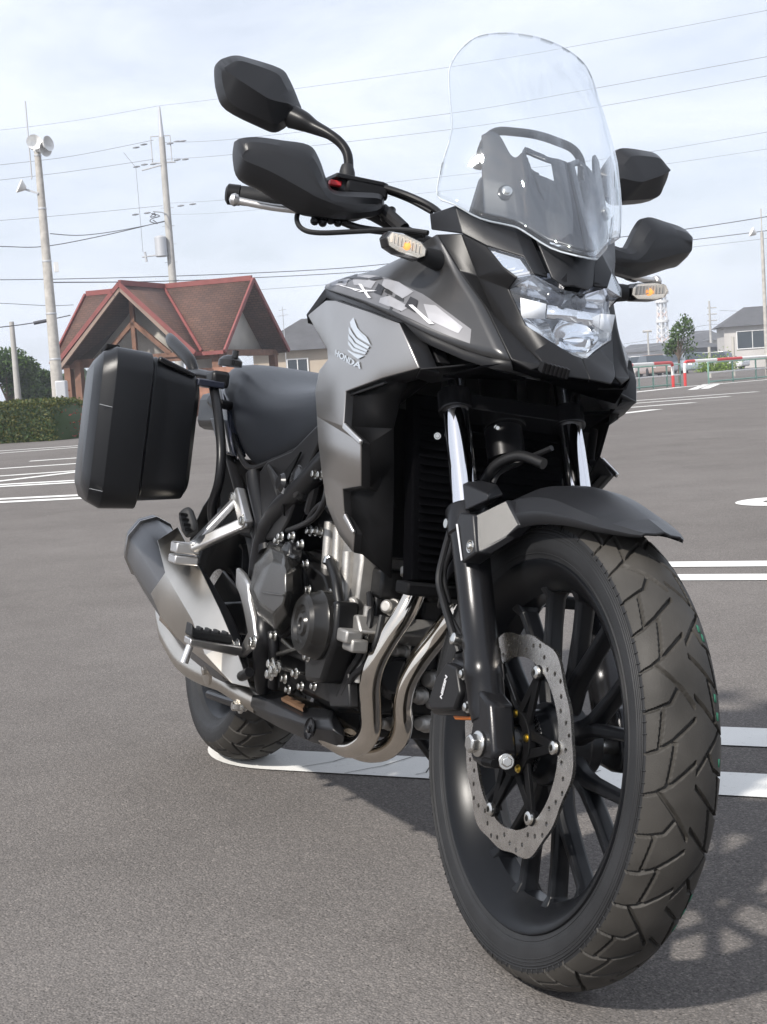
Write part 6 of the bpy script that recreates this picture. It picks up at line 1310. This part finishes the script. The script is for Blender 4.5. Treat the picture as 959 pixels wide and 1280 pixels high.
# ---- wires
def wire(pts, r, m_, label):
    b = MB(); b.tube(pts, r, 5, 6); return tag(b.build('overhead_wire', m_), label, 'wire', 'overhead wires')
wl = [
 ([(-71.7461,7.6523,12.3923), (-71.4487,9.9085,12.6029), (-70.8604,13.3361,12.9225), (-69.9757,17.2783,13.5525)], .012, 'wire_grey', 'upper grey wire running left from the utility pole'),
 ([(-71.7531,7.5919,11.7054), (-71.4579,9.8461,11.8726), (-70.8722,13.2762,12.1854), (-69.9938,17.2067,12.6146)], .012, 'wire_grey', 'second grey wire running left from the utility pole'),
 ([(-71.7719,7.4272,9.8311), (-71.482,9.6799,9.9263), (-70.9053,13.1052,10.0844), (-69.9309,17.4542,10.3195)], .012, 'wire_grey', 'third grey wire running left from the utility pole'),
 ([(-71.7826,7.3328,8.7571), (-71.4975,9.5726,8.6698), (-71.1708,11.6482,8.5819), (-70.6043,14.5864,8.9978), (-69.9062,17.5508,9.5635)], .022, 'wire_black', 'thick sagging black cable left of the utility pole'),
 ([(-47.4761,7.8213,6.4853), (-53.1748,9.9841,7.0536), (-58.7328,12.7008,7.8443), (-69.9168,17.5095,9.526)], .016, 'wire_black', 'black cable from the loudspeaker pole to the utility pole'),
 ([(-71.6363,8.5497,14.1681), (-71.2922,10.9204,14.3468), (-70.6772,14.2415,14.7176), (-69.8748,17.6724,15.2175)], .008, 'wire_grey', 'faint topmost wire left of the utility pole'),
 ([(-69.8748,17.6724,15.2175), (-64.9461,20.3323,14.7183), (-55.8787,26.9278,14.1835), (-49.165,30.8382,13.8448), (-41.7556,34.3579,13.4536)], .008, 'wire_grey', 'faint topmost wire right of the utility pole'),
 ([(-69.8507,17.7651,13.414), (-64.9899,20.194,12.7541), (-55.9308,26.8198,12.2225), (-49.4639,30.3534,12.0177), (-41.7944,34.3099,11.8187)], .010, 'wire_grey', 'upper grey wire crossing behind the windscreen'),
 ([(-69.847,17.7793,12.589), (-65.0056,20.1442,12.0477), (-55.9488,26.7823,11.5436), (-49.4006,30.457,11.281), (-41.8105,34.29,11.1392)], .010, 'wire_grey', 'lower grey wire crossing behind the windscreen'),
 ([(-69.8794,17.6546,10.4281), (-65.0519,19.9969,9.9583), (-56.0009,26.6732,9.5671), (-49.5397,30.2288,9.1828), (-41.8583,34.2306,9.1186)], .008, 'wire_grey', 'grey wire at mirror height right of the utility pole'),
 ([(-69.8504,17.7662,9.8691), (-65.0651,19.9546,9.3593), (-56.0172,26.6392,8.9513), (-49.3032,30.6153,8.6663), (-41.8732,34.2121,8.4894)], .007, 'wire_grey', 'lowest faint wire right of the utility pole'),
 ([(-77.7624,7.8461,7.6525), (-77.0735,12.7265,7.4691), (-75.6345,19.3635,7.2903), (-73.2821,26.8368,7.1781), (-71.2901,31.7254,7.3136), (-67.7336,38.742,7.6556), (-64.1027,44.5208,7.9131), (-60.6544,49.1547,8.3127)], .022, 'wire_black', 'upper black cable passing just above the pavilion roof'),
 ([(-47.4859,7.7653,4.872), (-62.0948,15.8031,5.95), (-73.2883,26.82,6.9185), (-71.299,31.7054,6.9676), (-67.7485,38.7159,7.0986), (-63.8315,44.9117,7.3228), (-60.6729,49.1316,7.5274)], .020, 'wire_black', 'lower black cable touching the pavilion ridge line'),
 ([(-74.3768,23.672,6.2964), (-72.8354,28.017,6.3593), (-69.8117,34.8529,6.5539), (-63.8412,44.8978,6.9434), (-60.6827,49.1194,7.1134)], .012, 'wire_grey', 'grey cable right of the pavilion ridge below the black ones'),
 ([(-67.832,6.6642,5.7806), (-67.5691,8.7842,5.6401), (-67.2368,10.9231,5.4186), (-67.0287,12.0801,5.394)], .014, 'wire_black', 'dark wire left of the pavilion at eave height'),
 ([(-57.9011,5.4858,3.9477), (-57.6763,7.321,4.0075), (-57.4666,8.7176,4.1225), (-57.2314,10.0694,4.3361)], .022, 'wire_black', 'dark cable with a sleeve beside the loudspeaker pole'),
]
for a in wl: wire(*a)
b = MB(); b.tube([(-57.2845,8.5908,4.0849), (-57.1807,9.2159,4.178)], .07, 8, 1); tag(b.build('cable_sleeve', 'wire_black'), 'dark sleeve on the cable beside the loudspeaker pole', 'sleeve')

# ---- hedge and trees
def hedge(name, p0, p1, depth, h, n, mats, label, seed):
    rnd = random.Random(seed); p0 = Vector((*p0, 0)); p1 = Vector((*p1, 0)); d = (p1 - p0); L_ = d.length; d.normalize(); w_ = Vector((-d.y, d.x, 0))
    root = empty(name, p0); tag(root, label, 'hedge')
    core = MB(); prof = [(-.44, .0), (-.46, .45), (-.40, .80), (-.2, .93), (.2, .93), (.40, .80), (.46, .45), (.44, 0)]
    core.loft([[tuple(d * (t * L_ * .99 + .08 + (L_ * .0)) * 1 + w_ * (y * depth * .9) * (1 if 0 < t < 1 else .8) + Vector((0, 0, z * h * .95 * (1 if 0 < t < 1 else .85)))) for y, z in prof] for t in (0, .02, .5, .97, 1)])
    core.build('branches', 'leaf_dark', root)
    b = MB(); pts = []
    while len(pts) < n:
        t = rnd.random(); a = rnd.uniform(-.1, math.pi + .1); y = -math.cos(a); z = math.sin(a)
        y = max(-.5, min(.5, y * .62)); z = min(1, z * 1.25) if abs(y) > .3 else 1
        zz_ = rnd.random() if abs(y) >= .47 else (.85 + .15 * (1 - abs(y) * 1.2)) * rnd.uniform(.93, 1.05)
        e = 1.0
        if rnd.random() < .06: t = rnd.choice((0, 1)); y = rnd.uniform(-.5, .5); zz_ = rnd.random() * .95
        pts.append(d * (t * L_ + rnd.uniform(-.05, .05)) + w_ * (y * depth + rnd.uniform(-.05, .05)) + Vector((0, 0, zz_ * h + rnd.uniform(-.03, .04) + .03 * math.sin(t * 37) )))
    for k, m_ in enumerate(mats):
        b = MB(); leaves(b, pts[k::len(mats)], .038, rnd); b.build('foliage', m_, root, recalc=False, kind='stuff')
hA, hB = (-34.1232,2.7033), (-32.2883,5.2686)
hedge('hedge', hA, hB, 2.0, .92, 16000, ['leaf_hedge', 'leaf_hedge', 'leaf_dark'], 'low clipped hedge along the left edge of the parking lot', 5)
b = MB(); rnd = random.Random(8); q = V((*(-32.2321,5.2769), 0)); leaves(b, [(q.x + rnd.gauss(0, .25), q.y + rnd.gauss(0, .25), abs(rnd.gauss(.35, .25))) for _ in range(140)], .04, rnd); tag(b.build('flowering_shrub', 'leaf_red', recalc=False), 'small reddish shrub at the right end of the hedge', 'shrub')
q = V((*(-35.0125,4.7292), 0)); b = MB(); b.add([(q.x + .0, q.y - .1, .01), (q.x + .1, q.y + .12, .02), (q.x - .05, q.y + .25, .1), (q.x - .12, q.y + .02, .13), (q.x + .05, q.y + .05, .16)], [(0, 1, 4), (1, 2, 4), (2, 3, 4), (3, 0, 4), (0, 3, 2, 1)]); tag(b.build('plastic_bag', 'litter_white'), 'crumpled white plastic litter lying at the foot of the hedge', 'litter')
def tree(name, q, h, rx, rz, zc, n, size, mats, label, seed, trunk=.14, lobes=9, group=None):
    rnd = random.Random(seed); root = empty(name, (q[0], q[1], 0)); tag(root, label, 'tree', group)
    b = MB(); b.tube([(0, 0, 0), (rnd.uniform(-.1, .1), rnd.uniform(-.1, .1), zc * .5), (rnd.uniform(-.15, .15), rnd.uniform(-.15, .15), zc + rz * .3)], [trunk, trunk * .75, trunk * .3], 10, 3); b.build('trunk', 'bark', root)
    L_ = []
    for k in range(lobes):
        a = rnd.uniform(0, 6.28); e = rnd.uniform(-.5, 1); rr = rnd.uniform(.35, .8); L_.append((Vector((math.cos(a) * rx * rr, math.sin(a) * rx * rr, zc + e * rz * .75)), rnd.uniform(.35, .6)))
    for k, (c_, s_) in enumerate(L_):
        if k < 7: b = MB(); b.tube([(0, 0, zc * .55), tuple(V((0, 0, zc * .7)).lerp(c_, .5)), tuple(c_)], [trunk * .5, trunk * .3, trunk * .1], 6, 2); b.build('limb', 'bark', root)
    pts = []
    for k in range(n):
        c_, s_ = L_[rnd.randrange(lobes)]; v = Vector((rnd.gauss(0, 1), rnd.gauss(0, 1), rnd.gauss(0, 1))).normalized() * rnd.random() ** .4
        pts.append(c_ + Vector((v.x * rx * s_, v.y * rx * s_, v.z * rz * s_)))
    for k, m_ in enumerate(mats): b = MB(); leaves(b, pts[k::len(mats)], size, rnd); b.build('crown', m_, root, recalc=False, kind='stuff')
tree('leafy_tree', (-63.6118,8.2002,1.8297), 3.4, 1.9, 1.25, 1.85, 8000, .10, ['leaf_green', 'leaf_dark'], 'rounded green tree behind the hedge at the far left', 11, .12, 12)
tree('leafy_tree', (-65.4172,9.6612,1.7832), 2.6, 1.3, .95, 1.45, 5000, .10, ['leaf_dark', 'leaf_green'], 'smaller dark green tree between the short pole and the loudspeaker pole', 12, .1, 9)
tree('far_tree', (-116.381,20.1547,1.6966), 3.4, 2.0, 1.3, 1.8, 2600, .2, ['leaf_far'], 'distant pale green tree right behind the loudspeaker pole', 13, .12, 9)
tree('far_tree', (-115.9546,22.4222,1.8704), 3.6, 2.4, 1.6, 2.0, 2600, .2, ['leaf_far'], 'distant green tree seen just left of the pannier', 14, .12, 9)
tree('young_tree', (-47.9668,32.6849,0.9413), 2.6, .62, .95, 1.75, 1100, .075, ['leaf_green', 'leaf_green', 'leaf_dark'], 'young street tree with a sparse crown behind the red and white barrier', 21, .06, 8)

# ---- barrier, fence, cars and buildings at the far right
def ctube(b, pts, r, n=8, sub=1): b.tube(pts, r, n, sub)
def hoop(pts, label, stripes):
    root = empty('pipe_barrier', (pts[0][0], pts[0][1], 0)); o = V((pts[0][0], pts[0][1], 0)); tag(root, label, 'barrier')
    P_ = [V(p) - o for p in pts]
    for k, (t0, t1, m_) in enumerate(stripes):
        b = MB(); seg = [];
        tot = len(P_) - 1
        def at(t):
            i = min(tot - 1, int(t * tot)); f = t * tot - i; return P_[i].lerp(P_[i + 1], f)
        n_ = 8; b.tube([at(t0 + (t1 - t0) * j / n_) for j in range(n_ + 1)], .055, 10, 1); b.build('pipe_section', m_, root)
def rail(px0, y0, px1, y1): return None
bz = 0.0
gl = V((*(-40.9667,27.6764), 0)); gr_ = V((*(-41.5421,28.5634), 0)); gl0 = V((*(-37.202,22.745), 0)); gr1 = V((*(-44.4864,36.2691), 0))
def hp_(a, c, h, corner=.14):
    d = (c - a); L_ = d.length; d.normalize(); return [a, a + Vector((0, 0, h * .5)), a + Vector((0, 0, h - corner)), a + d * corner * .3 + Vector((0, 0, h - corner * .3)), a + d * corner + Vector((0, 0, h)), a + d * L_ * .25 + Vector((0, 0, h)), a + d * L_ * .5 + Vector((0, 0, h)), a + d * L_ * .75 + Vector((0, 0, h)), c + Vector((0, 0, h))]
hoop(hp_(gl, gl0, .86), 'red and white pipe barrier ending left of the young tree', [(0, .12, 'red_paint'), (.12, .28, 'white_paint'), (.28, .66, 'red_paint'), (.66, .82, 'white_paint'), (.82, 1, 'red_paint')])
hoop(hp_(gr_, gr1, .86), 'red and white pipe barrier running right from the young tree', [(0, .14, 'red_paint'), (.14, .34, 'white_paint'), (.34, .53, 'red_paint'), (.53, .62, 'white_paint'), (.62, .72, 'red_paint'), (.72, .84, 'white_paint'), (.84, 1, 'red_paint')])
def fence(a, c, label, n, h, m1, m2, off):
    root = empty('rail_fence', tuple(a)); tag(root, label, 'fence'); d = c - a
    for k in range(n + 1): b = MB(); p = d * k / n; b.tube([p, p + Vector((0, 0, h))], .03, 8, 1); b.build('post', m1, root)
    for z, m_ in ((h, m1), (h * .52, m2), (.08, m1)): b = MB(); b.tube([Vector((0, 0, z)), d + Vector((0, 0, z))], .028, 8, 1); b.build('rail', m_, root)
back_ = -CAMT * 1.2
fence(V((*(-38.7005,23.9559), 0)) + back_, gl + back_ + CAMX * .5, 'green and white rail fence left of the young tree in front of parked cars', 5, .78, 'green_paint', 'white_paint', 0)
fence(gr_ + back_ + CAMX * 1.1, gr1 + back_, 'green and white rail fence right of the young tree in front of the grey building', 4, .78, 'green_paint', 'white_paint', 0)
for px in ((905, 'a'), (930, 'b')): pass
for nm, pp in (('left', (-57.0879,40.5945,0.2839)), ('right', (-56.4291,41.5136,0.2873))):
    q = V(pp); tag(MB().tube([(q.x, q.y, 0), (q.x, q.y, 1.5 if nm == 'left' else 1.9)], .07, 8, 1).build('cream_post', 'pale_wall'), 'slim cream post before the grey building, the %s one' % nm, 'post')
for nm, pp in (('left', (-55.4955,39.3821,0.3043)), ('right', (-55.0702,39.98,0.294))):
    q = V(pp); rnd = random.Random(30 + len(nm)); b = MB(); leaves(b, [(q.x + rnd.gauss(0, .28), q.y + rnd.gauss(0, .3), .35 + abs(rnd.gauss(0, .3))) for _ in range(900)], .06, rnd); tag(b.build('clipped_bush', 'leaf_lime', recalc=False), 'bright green bush behind the rail fence, the %s one of two' % nm, 'bush')
def car(q, yaw, colr, label, k):
    mname = 'car_paint_%d' % k; mat(mname, colr, .25, .3, coat=.6)
    root = empty('parked_car', (q[0], q[1], 0), (0, 0, yaw)); tag(root, label, 'car', 'cars parked beyond the fence')
    sec_ = lambda x, w_, z0, z1: [(x, -w_, z0), (x, -w_ * 1.02, (z0 + z1) / 2), (x, -w_ * .94, z1), (x, w_ * .94, z1), (x, w_ * 1.02, (z0 + z1) / 2), (x, w_, z0)]
    b = MB(); b.loft([sec_(x, w_, z0, z1) for x, w_, z0, z1 in ((2.0, .70, .3, .62), (1.9, .8, .22, .76), (1.0, .84, .2, .92), (.5, .85, .2, .96), (-1.5, .85, .2, .98), (-1.9, .82, .24, .92), (-2.0, .76, .32, .7))]); b.build('body', mname, root, bevel=.05)
    b = MB(); b.loft([[(1.05, -.74, .9), (.35, -.62, 1.44), (-1.25, -.62, 1.46), (-1.85, -.74, .92)], [(1.05, .74, .9), (.35, .62, 1.44), (-1.25, .62, 1.46), (-1.85, .74, .92)]]); b.build('cabin', 'dark_window', root, bevel=.04)
    b = MB(); b.box((-.45, 0, 1.465), (1.5, 1.2, .05)); b.build('roof', mname, root, bevel=.02)
    for sx, sy in ((1.25, 1), (1.25, -1), (-1.25, 1), (-1.25, -1)):
        b = MB(); b.lathe([(-.09, .3), (.09, .3), (.1, .2), (.1, .05)], (sx, sy * .76, .3), (0, sy, 0), 16); b.build('wheel', 'rubber', root)
    for sy in (-1, 1):
        b = MB(); b.box((1.95, sy * .58, .66), (.12, .3, .14)); b.build('headlight', 'led_white', root, bevel=.02)
ty = math.atan2(CAMT.y, CAMT.x)
for k, (px, colr, lab, dy) in enumerate((((-89.9045,56.2211,0.1107), (.55, .57, .6), 'silver car parked beside the fairing edge, leftmost of the row', .2), ((-87.6327,56.075,0.0543), (.75, .75, .74), 'white car parked second from left in the far row', -.1), ((-83.7295,54.7481,0.0207), (.4, .3, .26), 'beige brown car parked nearest left of the young tree', .1), ((-94.7857,63.4139,-0.1725), (.3, .32, .36), 'grey car parked behind the left barrier post', .1), ((-88.8112,61.5353,-0.1145), (.3, .36, .38), 'grey green van like car parked just right of the young tree', -.05), ((-94.1202,67.8926,-0.4548), (.75, .75, .75), 'white car parked by the grey building', .9))):
    car(px, ty + dy, colr, lab, k)
c = V((-103.6588,78.5513,1.299)); gb_ = house('grey_building', c + CAMX * 1.6, 9.5, 7, 3.6, 5.3, 'grey_wall', 'slate_roof', 'pale grey building with dark hipped roof at the right edge', yw + R(-8), .3, ((-2.4, 2.4, 2.6, 1.5),))
b = MB(); b.box((1.3, -4.3, 1.35), (3.4, 1.6, 2.7)); b.build('porch', 'pale_wall', gb_)
b = MB(); b.box((.7, -5.12, 1.2), (1.6, .06, 2.2)); b.build('shutter', 'grey_wall', gb_)
b = MB(); b.box((2.2, -4.0, 3.2), (2.6, .3, .5)); b.build('canopy', 'pale_wall', gb_)
for k, (px, w_, z_, m_, lab) in enumerate((((-175.7587,111.3028,-0.6712), 9, 2.4, 'tan_wall', 'low brown roofed building far behind the parked cars at left'), ((-199.1048,130.4624,-0.87), 12, 4.2, 'grey_wall', 'low pale far building behind the tower foot'), ((-154.7887,106.7789,-0.596), 5, 3.6, 'slate_roof', 'small dark far house right of the young tree'), ((-186.7754,130.8465,-0.7633), 6, 5.5, 'pale_wall', 'cream far building left of the grey building'))):
    house('far_building', V(px), w_, 6, z_ * .7, z_, m_, 'slate_roof', lab, yw + R(5 * k), .3, ((0, z_ * .4, 1.5, .8),))
# white lattice tower
q = V((-273.5303,181.0864,3.3664)); tw = empty('lattice_tower', (q.x, q.y, 0)); tag(tw, 'slender white communication tower standing far off above the young tree', 'tower'); ZT = V((-273.2884,181.4519,16.4449)).z
mat('tower_band', (.62, .5, .46), .6)
for sx, sy in ((1, 1), (1, -1), (-1, 1), (-1, -1)):
    b = MB(); b.tube([(sx * 1.2, sy * 1.2, 0), (sx * .75, sy * .75, ZT * .6), (sx * .6, sy * .6, ZT)], .22, 6, 1); b.build('leg', 'tower_white', tw)
for k in range(12):
    z0, z1 = ZT * k / 12, ZT * (k + 1) / 12; b = MB(); r_ = 1.2 - .6 * k / 12
    for sx, sy, tx, ty_ in ((1, -1, -1, -1), (-1, -1, 1, -1), (1, 1, 1, -1), (1, -1, 1, 1), (-1, 1, -1, -1)): b.tube([(sx * r_, sy * r_, z0), (tx * r_, ty_ * r_, z1)], .13, 5, 1)
    b.build('brace', 'tower_white' if k % 4 else 'tower_band', tw)
for z, r_ in ((ZT, 1.7), (ZT - 1.9, 1.5), (ZT * .62, 1.5)):
    b = MB(); b.lathe([(-.25, r_), (.25, r_), (.3, r_ * .7)], (0, 0, z), (0, 0, 1), 12); b.build('platform', 'tower_white', tw)
# street lights, far poles
q = V((-124.2005,80.5596,2.0943)); b = MB(); zt_ = V((-124.1893,80.577,4.1959)).z; b.tube([(q.x, q.y, 0), (q.x, q.y, zt_)], .09, 8, 1); b.tube([tuple(q * 0 + Vector((q.x, q.y, zt_)) - CAMX * .5), tuple(Vector((q.x, q.y, zt_)) + CAMX * .4)], .12, 8, 1); tag(b.build('street_light', 'pole_grey'), 'thin far street light between the fairing and the tower', 'street light')
q = V((-153.3845,108.7926,2.909)); b = MB(); zt_ = V((-153.4184,108.7446,8.3861)).z; b.tube([(q.x, q.y, 0), (q.x, q.y, zt_)], [.18, .12], 8, 1)
for dz in (.9, 1.7, 2.5): b.tube([tuple(Vector((q.x, q.y, zt_ - dz)) - CAMX * .3), tuple(Vector((q.x, q.y, zt_ - dz)) + CAMX * .9)], .07, 6, 1)
tag(b.build('far_utility_pole', 'pole_grey'), 'far utility pole rising behind the roof of the grey building', 'pole')
q = V((-44.369,34.2687,2.252)); b = MB(); zt_ = V((-44.3416,34.3046,5.6019)).z; b.tube([(q.x, q.y, 0), (q.x, q.y, zt_)], [.085, .06], 12, 1); b.tube([(q.x, q.y, zt_), (q.x, q.y, zt_ + .9)], .02, 6, 1); hd_ = b.build('shaft', 'concrete'); sp2 = empty('lamp_pole', (0, 0, 0)); hd_.parent = sp2; tag(sp2, 'concrete pole with a small lamp cut off by the right picture edge', 'pole')
b = MB(); o_ = Vector((q.x, q.y, zt_ - .05)); b.lathe([(0, .05), (.1, .12), (.2, .19), (.22, .17)], tuple(o_ - CAMX * .22), tuple(-CAMX + Vector((0, 0, .5))), 14); b.build('lamp', 'white_metal', sp2)
for pts, lab in (([(-152.6457,109.8302,7.073), (-138.9356,111.3811,6.4244)], 'faint far wire right of the far utility pole'), ([(-167.9317,104.9629,3.8135), (-153.495,108.6361,5.3587), (-138.98,111.3255,4.5396)], 'faint far wire left of the far utility pole, upper'), ([(-167.9543,104.9267,2.9506), (-153.5154,108.6072,4.5497), (-138.9933,111.3088,3.9734)], 'faint far wire left of the far utility pole, middle'), ([(-167.977,104.8903,2.087), (-153.541,108.5709,3.5375)], 'faint far wire left of the far utility pole, lowest')): wire([pts[0], tuple(V(pts[0]).lerp(V(pts[1]), .5) - Vector((0, 0, .3)))] + pts[1:], .03, 'wire_grey', lab)
for k, px in enumerate(((-351.8075,225.8042,-1.4558), (-353.6123,222.9643,-1.2359), (-327.0979,226.8219,-2.2719))): tree('far_tree', px, 5, 4.0, 2.4, 3.2, 700, .6, ['leaf_far'], ['distant tree near the street light', 'distant tree against the fairing edge', 'distant tree right of the young tree'][k], 40 + k, .2, 8)

# ---- thin haze in the air
hz = MB(); hz.box((-250, 60, 9.5), (700, 700, 21)); hz.v = [(x, y, -1.0 if z < 0 else 20.0) for x, y, z in hz.v]
hm = bpy.data.materials.new('haze_air'); hm.use_nodes = True; hn = hm.node_tree.nodes; hn.clear(); ho = hn.new('ShaderNodeOutputMaterial'); hv = hn.new('ShaderNodeVolumePrincipled')
hv.inputs['Color'].default_value = (.86, .91, 1, 1); hv.inputs['Density'].default_value = .0010; hm.node_tree.links.new(hv.outputs[0], ho.inputs['Volume']); MATS['haze_air'] = hm
hazeo = hz.build('haze', 'haze_air', kind='stuff')
